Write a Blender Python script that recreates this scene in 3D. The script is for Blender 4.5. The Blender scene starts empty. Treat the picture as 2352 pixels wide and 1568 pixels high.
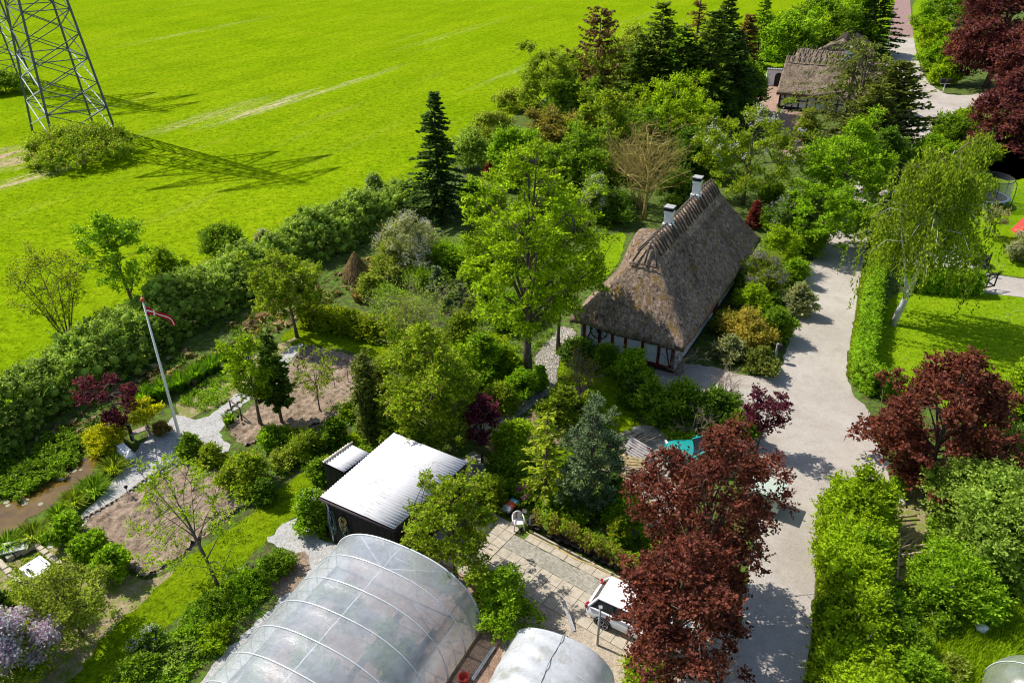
import bpy, bmesh, math, random
import numpy as np
from mathutils import Vector, Matrix
R = math.radians
scene = bpy.context.scene
COL = scene.collection
random.seed(7)
RNG = np.random.default_rng(11)

# ------------------------------------------------------------------ camera, sky, sun
F, TH, H = 1790.0, R(30.8), 24.0            # focal length in units of a 2352 px wide frame, pitch, height
cam = bpy.data.cameras.new('camera')
cam.sensor_fit = 'HORIZONTAL'; cam.sensor_width = 36.0
cam.lens = F / 2352 * 36.0
cam.clip_start = 0.5; cam.clip_end = 6000
co = bpy.data.objects.new('camera', cam); COL.objects.link(co)
co.location = (0, 0, H); co.rotation_euler = (R(90) - TH, 0, 0)
scene.camera = co
SUN_EL = R(50)
SUN_DIR = Vector((-.88 * math.cos(SUN_EL), .475 * math.cos(SUN_EL), math.sin(SUN_EL))).normalized()   # towards the sun
world = bpy.data.worlds.new('World'); scene.world = world; world.use_nodes = True
wn = world.node_tree.nodes; wl = world.node_tree.links
sky = wn.new('ShaderNodeTexSky'); sky.sky_type = 'NISHITA'; sky.sun_disc = False
sky.sun_elevation = SUN_EL; sky.sun_rotation = math.atan2(SUN_DIR.x, SUN_DIR.y)
wl.new(sky.outputs[0], wn['Background'].inputs[0]); wn['Background'].inputs[1].default_value = 0.12
sd = bpy.data.lights.new('sun', 'SUN'); sd.energy = 4.6; sd.angle = R(0.53); sd.color = (1.0, 0.95, 0.87)
so = bpy.data.objects.new('sun', sd); COL.objects.link(so)
so.rotation_euler = SUN_DIR.to_track_quat('Z', 'Y').to_euler()
scene.view_settings.view_transform = 'Standard'; scene.view_settings.look = 'None'
scene.view_settings.exposure = 0.46; scene.view_settings.gamma = 1.0
scene.cycles.filter_width = 1.05; scene.cycles.max_bounces = 8; scene.cycles.transparent_max_bounces = 16
scene.cycles.diffuse_bounces = 3; scene.cycles.glossy_bounces = 2; scene.cycles.transmission_bounces = 4
scene.cycles.caustics_reflective = False; scene.cycles.caustics_refractive = False

# ------------------------------------------------------------------ survey helpers (photo measurements -> metres)
def ray(x, y):
    u = (x - 1176) / F; v = -(y - 784) / F
    c, s = math.cos(TH), math.sin(TH)
    return (u, c + v * s, -s + v * c)
def at(x, y, z=0.0):
    d = ray(x, y); t = (z - H) / d[2]
    return Vector((d[0] * t, d[1] * t, z))
def height_at(Y, ytop):
    d = ray(0, ytop); return H + d[2] * (Y / d[1])
def ppm(p):                                  # photo pixels per metre at a point
    w = p.y * math.cos(TH) - (p.z - H) * math.sin(TH)
    return F / w

# ------------------------------------------------------------------ materials
MATS = {}
def new_mat(name):
    m = bpy.data.materials.new(name); m.use_nodes = True
    nt = m.node_tree; nt.nodes.clear()
    out = nt.nodes.new('ShaderNodeOutputMaterial')
    return m, nt, out
def N(nt, kind, **kw):
    n = nt.nodes.new('ShaderNode' + kind)
    for k, v in kw.items():
        if k.startswith('i_'): n.inputs[k[2:].replace('_', ' ')].default_value = v
        else: setattr(n, k, v)
    return n
def ramp(nt, fac, stops, interp='LINEAR'):
    r = nt.nodes.new('ShaderNodeValToRGB'); r.color_ramp.interpolation = interp
    e = r.color_ramp.elements
    while len(e) < len(stops): e.new(0.5)
    for k, (p, c) in enumerate(stops):
        e[k].position = p
        e[k].color = (c, c, c, 1) if isinstance(c, (int, float)) else (*c, 1)
    nt.links.new(fac, r.inputs[0]); return r.outputs[0]
def noise(nt, scale, detail=4, rough=0.6, vec=None, dist=0.0):
    n = nt.nodes.new('ShaderNodeTexNoise'); n.inputs['Scale'].default_value = scale
    n.inputs['Detail'].default_value = detail; n.inputs['Roughness'].default_value = rough
    n.inputs['Distortion'].default_value = dist
    if vec is not None: nt.links.new(vec, n.inputs['Vector'])
    return n.outputs['Fac']
def coords(nt, scale=(1, 1, 1), rot=(0, 0, 0), loc=(0, 0, 0), space='Object'):
    t = nt.nodes.new('ShaderNodeTexCoord')
    if space == 'World':
        g = nt.nodes.new('ShaderNodeNewGeometry'); o = g.outputs['Position']
    else: o = t.outputs[space]
    mp = nt.nodes.new('ShaderNodeMapping')
    mp.inputs['Scale'].default_value = scale; mp.inputs['Rotation'].default_value = rot; mp.inputs['Location'].default_value = loc
    nt.links.new(o, mp.inputs['Vector']); return mp.outputs[0]
def mix(nt, fac, a, b, mode='MIX'):
    m = nt.nodes.new('ShaderNodeMix'); m.data_type = 'RGBA'; m.blend_type = mode
    for sock, v in ((m.inputs[0], fac), (m.inputs[6], a), (m.inputs[7], b)):
        if hasattr(v, 'is_output') or isinstance(v, bpy.types.NodeSocket): nt.links.new(v, sock)
        elif isinstance(v, (int, float)): sock.default_value = v
        else: sock.default_value = (*v, 1)
    return m.outputs[2]
def principled(nt, out, color, rough=0.9, spec=0.25, metal=0.0, bump=None, bstr=0.5, bdist=0.05):
    p = nt.nodes.new('ShaderNodeBsdfPrincipled')
    if isinstance(color, bpy.types.NodeSocket): nt.links.new(color, p.inputs['Base Color'])
    else: p.inputs['Base Color'].default_value = (*color, 1)
    p.inputs['Roughness'].default_value = rough; p.inputs['Specular IOR Level'].default_value = spec
    p.inputs['Metallic'].default_value = metal
    if bump is not None:
        b = nt.nodes.new('ShaderNodeBump'); b.inputs['Strength'].default_value = bstr; b.inputs['Distance'].default_value = bdist
        nt.links.new(bump, b.inputs['Height']); nt.links.new(b.outputs[0], p.inputs['Normal'])
    if out is not None: nt.links.new(p.outputs[0], out.inputs[0])
    return p
def plain(name, col, rough=0.7, spec=0.3, metal=0.0, var=0.25, scale=6.0, bump=0.0, stretch=(1, 1, 1)):
    if name in MATS: return MATS[name]
    m, nt, out = new_mat(name)
    v = coords(nt, stretch)
    f = noise(nt, scale, 5, 0.65, v)
    lo = tuple(c * (1 - var) for c in col); hi = tuple(min(.95, c * (1 + var)) for c in col)
    c = ramp(nt, f, [(0.3, lo), (0.7, hi)])
    principled(nt, out, c, rough, spec, metal, f if bump else None, bump, 0.03)
    MATS[name] = m; return m
def leaf_mat(name, a, b, trans=0.35, c=None, rough=0.55, spec=0.10, patch=0.5, flower=False):
    key = 'leaf_' + name
    if key in MATS: return MATS[key]
    m, nt, out = new_mat(key)
    g = nt.nodes.new('ShaderNodeNewGeometry')
    f = g.outputs['Random Per Island']
    stops = [(0.0, tuple(x * .42 for x in a)), (0.3, tuple(x * .85 for x in a)), (0.6, b), (0.92, tuple(min(.8, x * 1.3) for x in b))]
    if c: stops[-1] = (0.9, stops[-1][1]); stops.append((0.985, c))
    col = ramp(nt, f, stops)
    pf = ramp(nt, noise(nt, 0.55, 2, 0.5, coords(nt)), [(0.35, 1 - .36 * patch), (0.65, 1 + .2 * patch)])
    col = mix(nt, 1.0, col, pf, 'MULTIPLY')
    p = principled(nt, None, col, rough, spec)
    t = nt.nodes.new('ShaderNodeBsdfTranslucent')
    tc = mix(nt, 1.0, col, (1.0, 1.0, 1.0) if flower else (1.25, 1.2, .5), 'MULTIPLY')
    nt.links.new(tc, t.inputs[0])
    ms = nt.nodes.new('ShaderNodeMixShader'); ms.inputs[0].default_value = trans
    nt.links.new(p.outputs[0], ms.inputs[1]); nt.links.new(t.outputs[0], ms.inputs[2])
    nt.links.new(ms.outputs[0], out.inputs[0])
    MATS[key] = m; return m
LEAF = {
 'spring': ((.165, .262, .006), (.25, .345, .010)),
 'gold2': ((.20, .27, .012), (.30, .36, .02)),
 'fresh': ((.135, .245, .008), (.205, .325, .013)),
 'lime': ((.25, .34, .010), (.36, .43, .016)),
 'gold': ((.56, .60, .010), (.70, .73, .018)),
 'mid': ((.10, .185, .009), (.155, .245, .013)),
 'deep': ((.062, .125, .010), (.10, .175, .014)),
 'fir': ((.028, .056, .011), (.055, .098, .018)),
 'spruce': ((.065, .115, .012), (.125, .18, .02)),
 'blue': ((.065, .105, .04), (.125, .17, .085)),
 'olive': ((.135, .20, .012), (.22, .28, .022)),
 'yew': ((.07, .105, .016), (.15, .17, .026)),
 'hazel': ((.175, .23, .022), (.27, .32, .04)),
 'grey': ((.155, .245, .028), (.245, .33, .055)),
 'maple': ((.078, .024, .018), (.155, .050, .034)),
 'beech': ((.075, .021, .028), (.155, .048, .050)),
 'plum': ((.06, .010, .024), (.12, .026, .045)),
 'bronze': ((.14, .15, .022), (.22, .19, .04)),
 'orange': ((.28, .29, .03), (.38, .30, .06)),
 'apple': ((.15, .235, .009), (.235, .305, .016)),
 'birch': ((.125, .19, .012), (.20, .26, .022)),
 'dry': ((.26, .18, .09), (.40, .30, .15)),
 'larch': ((.115, .075, .032), (.18, .12, .05)),
 'rust': ((.12, .095, .025), (.19, .14, .035)),
 'grass': ((.11, .22, .010), (.20, .32, .02)),
 'iris': ((.07, .175, .008), (.13, .25, .014)),
 'hedge': ((.135, .26, .008), (.21, .34, .014)),
 'cream': ((.30, .35, .14), (.46, .48, .24)),
 'lilac': ((.74, .45, .62), (.88, .66, .80)),
 'white': ((.66, .63, .52), (.80, .77, .66)),
 'pink': ((.55, .10, .30), (.70, .22, .45)),
 'wist': ((.27, .23, .25), (.40, .35, .38)),
 'yflower': ((.75, .52, .01), (.85, .62, .02)),
 'redleaf': ((.13, .028, .022), (.22, .045, .035)),
}
def LM(k):
    a, b = LEAF[k]
    gain = 1.0 if k in ('lilac', 'white', 'pink', 'wist', 'yflower', 'gold', 'lime', 'cream') else {'fir': 2.1, 'maple': 1.75, 'beech': 1.55, 'plum': 1.6, 'redleaf': 1.3, 'yew': 1.5, 'dry': 1.0}.get(k, 1.55)
    a, b = tuple(x * gain for x in a), tuple(min(.6, x * gain) for x in b)
    flat = k in ('lilac', 'white', 'pink', 'wist', 'yflower')
    third = {'apple': (.34, .20, .10), 'maple': (.26, .10, .07), 'beech': (.24, .11, .08), 'bronze': (.34, .20, .08)}.get(k)
    return leaf_mat(k, a, b, 0.36 if k in ('fir', 'spruce', 'yew', 'blue') else (.65 if flat else 0.55), c=third, flower=flat, patch=0.15 if flat else 0.5)
BARK = lambda: plain('bark', (.13, .10, .075), .95, .1, var=.5, scale=9, bump=.8, stretch=(1, 1, .3))
MOSSBARK = lambda: plain('lichen_bark', (.36, .28, .09), .95, .1, var=.4, scale=5, bump=.6)
TWIG = lambda: plain('twig_bark', (.30, .23, .17), .95, .1, var=.4, scale=5)

# ------------------------------------------------------------------ object helpers
def tag(o, label=None, cat=None, group=None, kind=None):
    if label: o['label'] = label
    if cat: o['category'] = cat
    if group: o['group'] = group
    if kind: o['kind'] = kind
    return o
def empty(name, loc, label, cat, group=None, rz=0.0):
    o = bpy.data.objects.new(name, None); COL.objects.link(o)
    o.location = loc; o.rotation_euler = (0, 0, rz); o.empty_display_size = .3
    return tag(o, label, cat, group)
def link_mesh(name, me, parent=None, loc=(0, 0, 0)):
    o = bpy.data.objects.new(name, me); COL.objects.link(o)
    if parent is not None: o.parent = parent
    o.location = loc
    return o
def copy_tree(o, parent=None):
    c = o.copy(); COL.objects.link(c); c.parent = parent
    for ch in list(o.children): copy_tree(ch, c)
    return c
def np_mesh(name, verts, faces_list, mats, mat_idx=None):
    """verts (n,3); faces_list: list of int arrays (k,3|4)"""
    me = bpy.data.meshes.new(name)
    verts = np.ascontiguousarray(verts, dtype=np.float32)
    me.vertices.add(len(verts)); me.vertices.foreach_set('co', verts.ravel())
    nl = sum(f.size for f in faces_list); nf = sum(len(f) for f in faces_list)
    loops = np.concatenate([f.ravel() for f in faces_list]).astype(np.int32)
    tot = np.concatenate([np.full(len(f), f.shape[1], np.int32) for f in faces_list])
    start = np.concatenate([[0], np.cumsum(tot)[:-1]]).astype(np.int32)
    me.loops.add(nl); me.loops.foreach_set('vertex_index', loops)
    me.polygons.add(nf); me.polygons.foreach_set('loop_start', start)
    if mat_idx is not None: me.polygons.foreach_set('material_index', np.asarray(mat_idx, np.int32))
    for m in mats: me.materials.append(m)
    me.update(calc_edges=True); me.validate()
    return me
class MB:
    """collects shapes with material slots, builds ONE mesh object"""
    def __init__(s): s.v = []; s.f = []; s.m = []; s.mats = []; s.smooth = []
    def mi(s, mat):
        if mat not in s.mats: s.mats.append(mat)
        return s.mats.index(mat)
    def add(s, vs, fs, mat, smooth=False):
        b = len(s.v); s.v += [tuple(v) for v in vs]; k = s.mi(mat)
        for f in fs: s.f.append(tuple(b + i for i in f)); s.m.append(k); s.smooth.append(smooth)
    def box(s, c, size, mat, rz=0.0, M=None, taper=1.0):
        x, y, z = (d / 2 for d in size); t = taper
        vs = [Vector(p) for p in ((-x, -y, -z), (x, -y, -z), (x, y, -z), (-x, y, -z), (-x*t, -y*t, z), (x*t, -y*t, z), (x*t, y*t, z), (-x*t, y*t, z))]
        if M is None: M = Matrix.Rotation(rz, 3, 'Z')
        c = Vector(c)
        s.add([M @ v + c for v in vs], [(0, 3, 2, 1), (4, 5, 6, 7), (0, 1, 5, 4), (1, 2, 6, 5), (2, 3, 7, 6), (3, 0, 4, 7)], mat)
    def bar(s, a, b, w, h, mat, up=(0, 0, 1)):
        a, b = Vector(a), Vector(b); d = (b - a); L = d.length
        if L < 1e-6: return
        d.normalize(); u = Vector(up)
        if abs(d.dot(u)) > .98: u = Vector((1, 0, 0))
        sx = d.cross(u).normalized(); sz = sx.cross(d)
        M = Matrix((sx, d, sz)).transposed()
        s.box((a + b) / 2, (w, L, h), mat, M=M)
    def tube(s, pts, rad, mat, n=6, cap=True, closed=False):
        pts = [Vector(p) for p in pts]
        if not hasattr(rad, '__len__'): rad = [rad] * len(pts)
        k = len(pts); vs = []; up = Vector((0.13, 0.21, 1)).normalized()
        for i, p in enumerate(pts):
            if closed: d = pts[(i + 1) % k] - pts[i - 1]
            else: d = pts[min(i + 1, k - 1)] - pts[max(i - 1, 0)]
            d.normalize()
            u = d.cross(up)
            if u.length < .1: u = d.cross(Vector((1, 0, 0)))
            u.normalize(); w = d.cross(u)
            for j in range(n):
                a = 2 * math.pi * j / n
                vs.append(p + (u * math.cos(a) + w * math.sin(a)) * rad[i])
        fs = []
        for i in range(k if closed else k - 1):
            i2 = (i + 1) % k
            for j in range(n):
                j2 = (j + 1) % n
                fs.append((i * n + j, i * n + j2, i2 * n + j2, i2 * n + j))
        if cap and not closed:
            fs.append(tuple(range(n - 1, -1, -1))); fs.append(tuple((k - 1) * n + j for j in range(n)))
        s.add(vs, fs, mat, True)
    def lathe(s, prof, mat, c=(0, 0, 0), n=16, M=None, closed_ends=True):
        vs = []; c = Vector(c)
        for r, z in prof:
            for j in range(n):
                a = 2 * math.pi * j / n; v = Vector((r * math.cos(a), r * math.sin(a), z))
                vs.append((M @ v if M is not None else v) + c)
        fs = []
        for i in range(len(prof) - 1):
            for j in range(n):
                j2 = (j + 1) % n; fs.append((i * n + j, i * n + j2, (i + 1) * n + j2, (i + 1) * n + j))
        if closed_ends:
            fs.append(tuple(range(n - 1, -1, -1))); fs.append(tuple((len(prof) - 1) * n + j for j in range(n)))
        s.add(vs, fs, mat, True)
    def prism(s, poly, z0, z1, mat):
        n = len(poly); vs = [(x, y, z0) for x, y in poly] + [(x, y, z1) for x, y in poly]
        fs = [tuple(range(n - 1, -1, -1)), tuple(range(n, 2 * n))] + [(i, (i + 1) % n, n + (i + 1) % n, n + i) for i in range(n)]
        s.add(vs, fs, mat)
    def mesh(s, name):
        me = bpy.data.meshes.new(name); me.from_pydata(s.v, [], s.f)
        for m in s.mats: me.materials.append(m)
        me.polygons.foreach_set('material_index', s.m); me.polygons.foreach_set('use_smooth', s.smooth)
        me.update(); return me
    def build(s, name, parent=None, loc=(0, 0, 0), bevel=0.0):
        o = link_mesh(name, s.mesh(name), parent, loc)
        if bevel:
            b = o.modifiers.new('bevel', 'BEVEL'); b.width = bevel; b.segments = 2; b.limit_method = 'ANGLE'
        return o

# ------------------------------------------------------------------ ground sheets
def densify(pts, step, jit, rng, smooth=1):
    P = [Vector((p.x, p.y)) for p in pts]
    for _ in range(smooth):                       # round the surveyed corners
        Q = []
        for i in range(len(P)):
            a, b = P[i], P[(i + 1) % len(P)]
            Q += [a * .8 + b * .2, a * .2 + b * .8]
        P = Q
    out = []
    for i in range(len(P)):
        a, b = P[i], P[(i + 1) % len(P)]; L = (b - a).length
        n = max(1, min(400, int(L / step)))
        for k in range(n):
            p = a.lerp(b, k / n)
            out.append((p.x + rng.normal() * jit, p.y + rng.normal() * jit))
    return out
def sheet(name, px, z, mat, step=.35, jit=.05, smooth=1, kind='structure', world_pts=None):
    pts = [at(x, y) for x, y in px] if world_pts is None else [Vector((x, y, 0)) for x, y in world_pts]
    rng = np.random.default_rng(len(name) * 7 + int(z * 1000))
    poly = densify(pts, step, jit, rng, smooth) if step else [(p.x, p.y) for p in pts]
    bm = bmesh.new()
    vs = [bm.verts.new((x, y, z)) for x, y in poly]
    f = bm.faces.new(vs)
    if f.normal.z < 0: f.normal_flip()
    bmesh.ops.triangulate(bm, faces=[f], ngon_method='EAR_CLIP')
    bm.normal_update()
    for ff in bm.faces:
        if ff.normal.z < 0: ff.normal_flip()
    me = bpy.data.meshes.new(name); bm.to_mesh(me); bm.free()
    me.materials.append(mat)
    o = link_mesh(name, me); tag(o, kind=kind); return o
def inside(poly, X, Y):
    """vectorised point in polygon; poly list of (x,y)"""
    X = np.asarray(X); Y = np.asarray(Y); c = np.zeros(X.shape, bool); n = len(poly)
    for i in range(n):
        x1, y1 = poly[i]; x2, y2 = poly[(i + 1) % n]
        if y1 == y2: continue
        t = ((y1 > Y) != (y2 > Y)) & (X < (x2 - x1) * (Y - y1) / (y2 - y1) + x1)
        c ^= t
    return c
def wpoly(px): return [(at(x, y).x, at(x, y).y) for x, y in px]
def sample_poly(poly, n, rng):
    xs = [p[0] for p in poly]; ys = [p[1] for p in poly]
    out = []; tot = 0
    while tot < n:
        X = rng.uniform(min(xs), max(xs), n); Y = rng.uniform(min(ys), max(ys), n)
        k = inside(poly, X, Y); out.append(np.stack([X[k], Y[k]], 1)); tot += k.sum()
    return np.concatenate(out)[:n]

def grass_material(name, c1, c2, c3, fine=9.0, streak=None, patches=(), bare=None):
    m, nt, out = new_mat(name)
    w = coords(nt, space='World')
    big = noise(nt, .06, 5, .6, w); med = noise(nt, .5, 6, .65, w); fin = noise(nt, fine, 4, .75, w)
    c = ramp(nt, med, [(.30, c1), (.52, c2), (.72, c3)])
    c = mix(nt, ramp(nt, big, [(.35, 0.0), (.7, .55)]), c, c3)
    c = mix(nt, ramp(nt, noise(nt, .11, 6, .7, coords(nt, loc=(40, 3, 0), space='World')), [(.48, 0.0), (.68, .55)]), c, tuple(x * .78 for x in c1))
    hgt = fin
    if streak:
        ang, sx, sy = streak
        sv = coords(nt, (sx, sy, 1), (0, 0, -ang), space='World')
        # rotate first, then stretch: mapping node applies scale before rotation, so nest two
        r1 = coords(nt, (1, 1, 1), (0, 0, -ang), space='World')
        mp = nt.nodes.new('ShaderNodeMapping'); mp.inputs['Scale'].default_value = (sx, sy, 1); nt.links.new(r1, mp.inputs[0])
        st = noise(nt, 1.0, 5, .6, mp.outputs[0], .4)
        c = mix(nt, ramp(nt, st, [(.38, 0.0), (.66, .42)]), c, tuple(x * .74 for x in c1))
        mp2 = nt.nodes.new('ShaderNodeMapping'); mp2.inputs['Scale'].default_value = (sx * .7, sy * .8, 1); mp2.inputs['Location'].default_value = (31, 17, 0); nt.links.new(r1, mp2.inputs[0])
        st2 = noise(nt, 1.0, 6, .65, mp2.outputs[0], .3)
        c = mix(nt, ramp(nt, st2, [(.60, 0.0), (.78, .5)]), c, (.34, .36, .06))
        for (px_, py_, ang_, lx, ly, col, amt) in patches:
            mpp = nt.nodes.new('ShaderNodeMapping'); mpp.vector_type = 'TEXTURE'
            mpp.inputs['Location'].default_value = (px_, py_, 0); mpp.inputs['Rotation'].default_value = (0, 0, ang_); mpp.inputs['Scale'].default_value = (lx, ly, 50)
            g = nt.nodes.new('ShaderNodeNewGeometry'); nt.links.new(g.outputs['Position'], mpp.inputs[0])
            gr = nt.nodes.new('ShaderNodeTexGradient'); gr.gradient_type = 'SPHERICAL'; nt.links.new(mpp.outputs[0], gr.inputs[0])
            ns = noise(nt, 5.0, 7, .85, mp2.outputs[0])
            mm = nt.nodes.new('ShaderNodeMath'); mm.operation = 'MULTIPLY'; nt.links.new(gr.outputs['Fac'], mm.inputs[0])
            nt.links.new(ramp(nt, ns, [(.46, 0.0), (.62, amt)]), mm.inputs[1])
            mm2 = nt.nodes.new('ShaderNodeMath'); mm2.operation = 'MULTIPLY'; mm2.use_clamp = True; nt.links.new(mm.outputs[0], mm2.inputs[0]); mm2.inputs[1].default_value = 1.6
            c = mix(nt, mm2.outputs[0], c, col)
    if bare:
        bn = noise(nt, .9, 6, .7, coords(nt, loc=(9, 4, 0), space='World'))
        c = mix(nt, ramp(nt, bn, [(bare[1], 0.0), (bare[1] + .12, .9)]), c, bare[0])
    c = mix(nt, 1.0, c, ramp(nt, fin, [(.28, .38), (.5, .95), (.75, 1.28)]), 'MULTIPLY')
    sp = noise(nt, fine * .32, 4, .8, w)
    c = mix(nt, 1.0, c, ramp(nt, sp, [(.34, .50), (.5, .98), (.66, 1.18)]), 'MULTIPLY')
    principled(nt, out, c, 1.0, .0, 0, fin, .9, .10)
    return m
def soil_material(name, c1, c2, c3, weeds=None, fine=14.0, wth=.62, bs=.9):
    m, nt, out = new_mat(name)
    w = coords(nt, space='World')
    med = noise(nt, 1.1, 6, .7, w); fin = noise(nt, fine, 5, .8, w)
    c = ramp(nt, med, [(.3, c1), (.5, c2), (.72, c3)])
    c = mix(nt, 1.0, c, ramp(nt, fin, [(.28, .42), (.5, 1.0), (.72, 1.45)]), 'MULTIPLY')
    c = mix(nt, 1.0, c, ramp(nt, noise(nt, fine * .3, 5, .85, w), [(.34, .62), (.5, 1.0), (.68, 1.22)]), 'MULTIPLY')
    if weeds:
        wn_ = noise(nt, 2.6, 6, .75, coords(nt, loc=(5, 2, 0), space='World'))
        c = mix(nt, ramp(nt, wn_, [(wth, 0.0), (wth + .08, .85)]), c, weeds)
    principled(nt, out, c, .95, .1, 0, fin, bs, .06)
    return m

fs, fe = at(530, 270), at(900, 150)
FANG = math.atan2(fe.y - fs.y, fe.x - fs.x)
def patch(x, y, lx, ly, col, amt, da=0.0):
    p = at(x, y); return (p.x, p.y, FANG + da, lx, ly, col, amt)
M_field = grass_material('field_crop', (.168, .285, .003), (.207, .32, .003), (.265, .345, .007), 5.0, (FANG, .03, .32),
    [patch(620, 243, 13, 2.0, (.48, .42, .22), 1.5), patch(790, 195, 18, 1.2, (.44, .42, .16), 1.1),
     patch(480, 265, 12, 2.2, (.42, .38, .16), .9), patch(10, 365, 5, 5.5, (.46, .33, .22), 2.2, .6), patch(1200, 155, 20, 1.2, (.33, .40, .14), .5),
     patch(75, 405, 7, 2, (.44, .36, .2), 1.3), patch(1050, 75, 25, 2, (.33, .40, .06), .7), patch(460, 70, 22, 1.8, (.36, .38, .09), .7)])
M_ground = soil_material('garden_soil_and_weeds', (.045, .050, .018), (.075, .085, .025), (.13, .12, .05), (.10, .19, .018), 10.0, .47)
M_lawn = grass_material('mown_lawn', (.14, .27, .005), (.19, .32, .006), (.25, .36, .010), 10.0)
M_lawn_dry = grass_material('trodden_lawn', (.17, .24, .008), (.24, .28, .014), (.30, .29, .06), 12.0, bare=((.30, .22, .13), .58))
M_strip = grass_material('mown_grass_strip', (.135, .235, .004), (.18, .27, .004), (.24, .30, .008), 9.0, (R(46), .12, .9))
M_bed = soil_material('tilled_soil', (.185, .135, .095), (.29, .215, .155), (.40, .31, .23), (.17, .24, .03), 10.0, .66)
def gravel_material():
    m, nt, out = new_mat('pale_gravel'); w = coords(nt, space='World')
    big = noise(nt, .16, 4, .6, w, .6); med = noise(nt, .9, 6, .75, w, .4); fin = noise(nt, 22, 4, .85, w)
    c = ramp(nt, big, [(.32, (.355, .315, .265)), (.5, (.43, .385, .335)), (.7, (.485, .445, .395))])
    c = mix(nt, ramp(nt, med, [(.48, 0.0), (.74, .65)]), c, (.30, .265, .215))
    c = mix(nt, ramp(nt, noise(nt, 2.4, 6, .8, coords(nt, loc=(4, 9, 0), space='World')), [(.62, 0.0), (.74, .6)]), c, (.52, .49, .44))
    c = mix(nt, 1.0, c, ramp(nt, fin, [(.30, .62), (.5, 1.0), (.72, 1.22)]), 'MULTIPLY')
    principled(nt, out, c, 1.0, .0, 0, fin, .7, .05); return m
M_gravel = gravel_material()
M_yard = soil_material('dusty_yard_gravel', (.26, .24, .19), (.34, .315, .26), (.42, .39, .33), (.16, .20, .06), 20.0, .62, .6)
M_path = soil_material('grey_path_gravel', (.33, .325, .31), (.41, .40, .385), (.46, .45, .43), (.22, .21, .07), 22.0, .64, .5)
M_brown = soil_material('brown_courtyard_gravel', (.26, .165, .12), (.34, .225, .165), (.41, .28, .21), None, 18.0)
M_asph = soil_material('reddish_asphalt', (.25, .155, .135), (.29, .185, .165), (.33, .215, .19), None, 30.0, .6, .2)
M_sand = soil_material('dry_verge', (.20, .16, .085), (.32, .255, .15), (.42, .34, .215), (.17, .23, .025), 12.0, .47)

# field = the base sheet to the horizon
sheet('field', None, 0.0, M_field, step=0, world_pts=[(-900, -40), (900, -40), (900, 1600), (-900, 1600)])
HEDGE_LINE = [(-260, 1120), (-120, 1035), (0, 960), (120, 880), (250, 800), (370, 735), (480, 675), (560, 630), (640, 590), (740, 545), (850, 490), (935, 455)]
GARDEN_EDGE = [(-400, 1180), (-120, 1020), (0, 945), (250, 785), (480, 660), (640, 575), (850, 478), (950, 440), (1060, 370), (1150, 285), (1230, 235), (1330, 190), (1450, 160), (1560, 130), (1680, 110), (1760, 100), (1900, 95), (2038, 90),
    (2040, 70), (2052, 0), (2095, 0), (2200, -60), (2700, -60), (3300, 500), (3300, 2400), (-900, 2400)]
sheet('garden_ground', GARDEN_EDGE, .004, M_ground, .8, .12)

LAWNS = {
 'orchard_lawn': ([(330, 1370), (440, 1272), (520, 1225), (600, 1160), (650, 1120), (690, 1085), (745, 1062), (770, 1085), (735, 1130), (690, 1180), (640, 1215), (600, 1255), (520, 1320), (440, 1395), (330, 1480), (250, 1568), (200, 1620), (100, 1640), (160, 1560), (200, 1475)], M_strip),
 'vegetable_garden_lawn': ([(690, 742), (730, 735), (870, 775), (960, 770), (1000, 830), (940, 855), (880, 838), (790, 800), (700, 790), (660, 800), (640, 770)], M_strip),
 'lawn_behind_cypress': ([(1085, 770), (1160, 760), (1170, 800), (1130, 860), (1080, 850)], M_strip),
 'shed_lawn': ([(770, 1010), (830, 985), (845, 1020), (800, 1070), (760, 1050)], M_strip),
 'thatched_house_lawn': ([(1380, 545), (1440, 530), (1425, 600), (1370, 660), (1340, 620)], M_lawn),
 'front_garden_lawn': ([(1282, 822), (1330, 835), (1420, 860), (1470, 900), (1470, 985), (1400, 1000), (1370, 930), (1310, 900), (1282, 890)], M_strip),
 'small_back_lawn': ([(1230, 1040), (1310, 1000), (1330, 1040), (1315, 1090), (1260, 1110)], M_lawn),
 'neighbour_lawn': ([(2045, 672), (2150, 675), (2260, 672), (2420, 690), (2480, 1010), (2300, 1010), (2180, 930), (2020, 910), (2000, 860), (2020, 740)], M_lawn),
 'playing_lawn': ([(2150, 560), (2200, 430), (2270, 340), (2420, 330), (2560, 460), (2520, 650), (2400, 645), (2262, 624), (2240, 600)], M_lawn),
 'beech_lawn': ([(2255, 360), (2330, 290), (2480, 320), (2420, 400), (2290, 420)], M_lawn),
 'corner_lawn': ([(2085, 1440), (2190, 1410), (2290, 1380), (2440, 1400), (2560, 1640), (2100, 1700), (2080, 1560)], M_lawn),
 'far_garden_lawn': ([(1725, 150), (1800, 135), (1815, 165), (1760, 190), (1700, 190)], M_lawn),
 'hedge_side_lawn': ([(1740, 480), (1790, 470), (1800, 510), (1750, 530)], M_lawn),
 'driveway_verge': ([(2096, 0), (2135, -10), (2140, 60), (2165, 170), (2170, 205), (2135, 190), (2112, 130), (2096, 90)], M_lawn),
 'west_verge': ([(2020, 90), (2020, 20), (2036, -10), (2050, 0), (2043, 60), (2040, 84)], M_lawn),
}
for nme, (poly, mt) in LAWNS.items(): sheet(nme, poly, .008, mt, .3, .06)
BED1 = [(192, 1200), (290, 1140), (420, 1068), (480, 1062), (585, 1128), (560, 1165), (470, 1228), (420, 1280), (330, 1335), (260, 1275), (215, 1240)]
BED2 = [(520, 985), (590, 925), (655, 850), (700, 795), (790, 812), (868, 835), (850, 900), (830, 950), (740, 975), (640, 1000), (560, 1028)]
sheet('tilled_bed_base', BED1, .010, M_bed, .3, .06)
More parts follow.
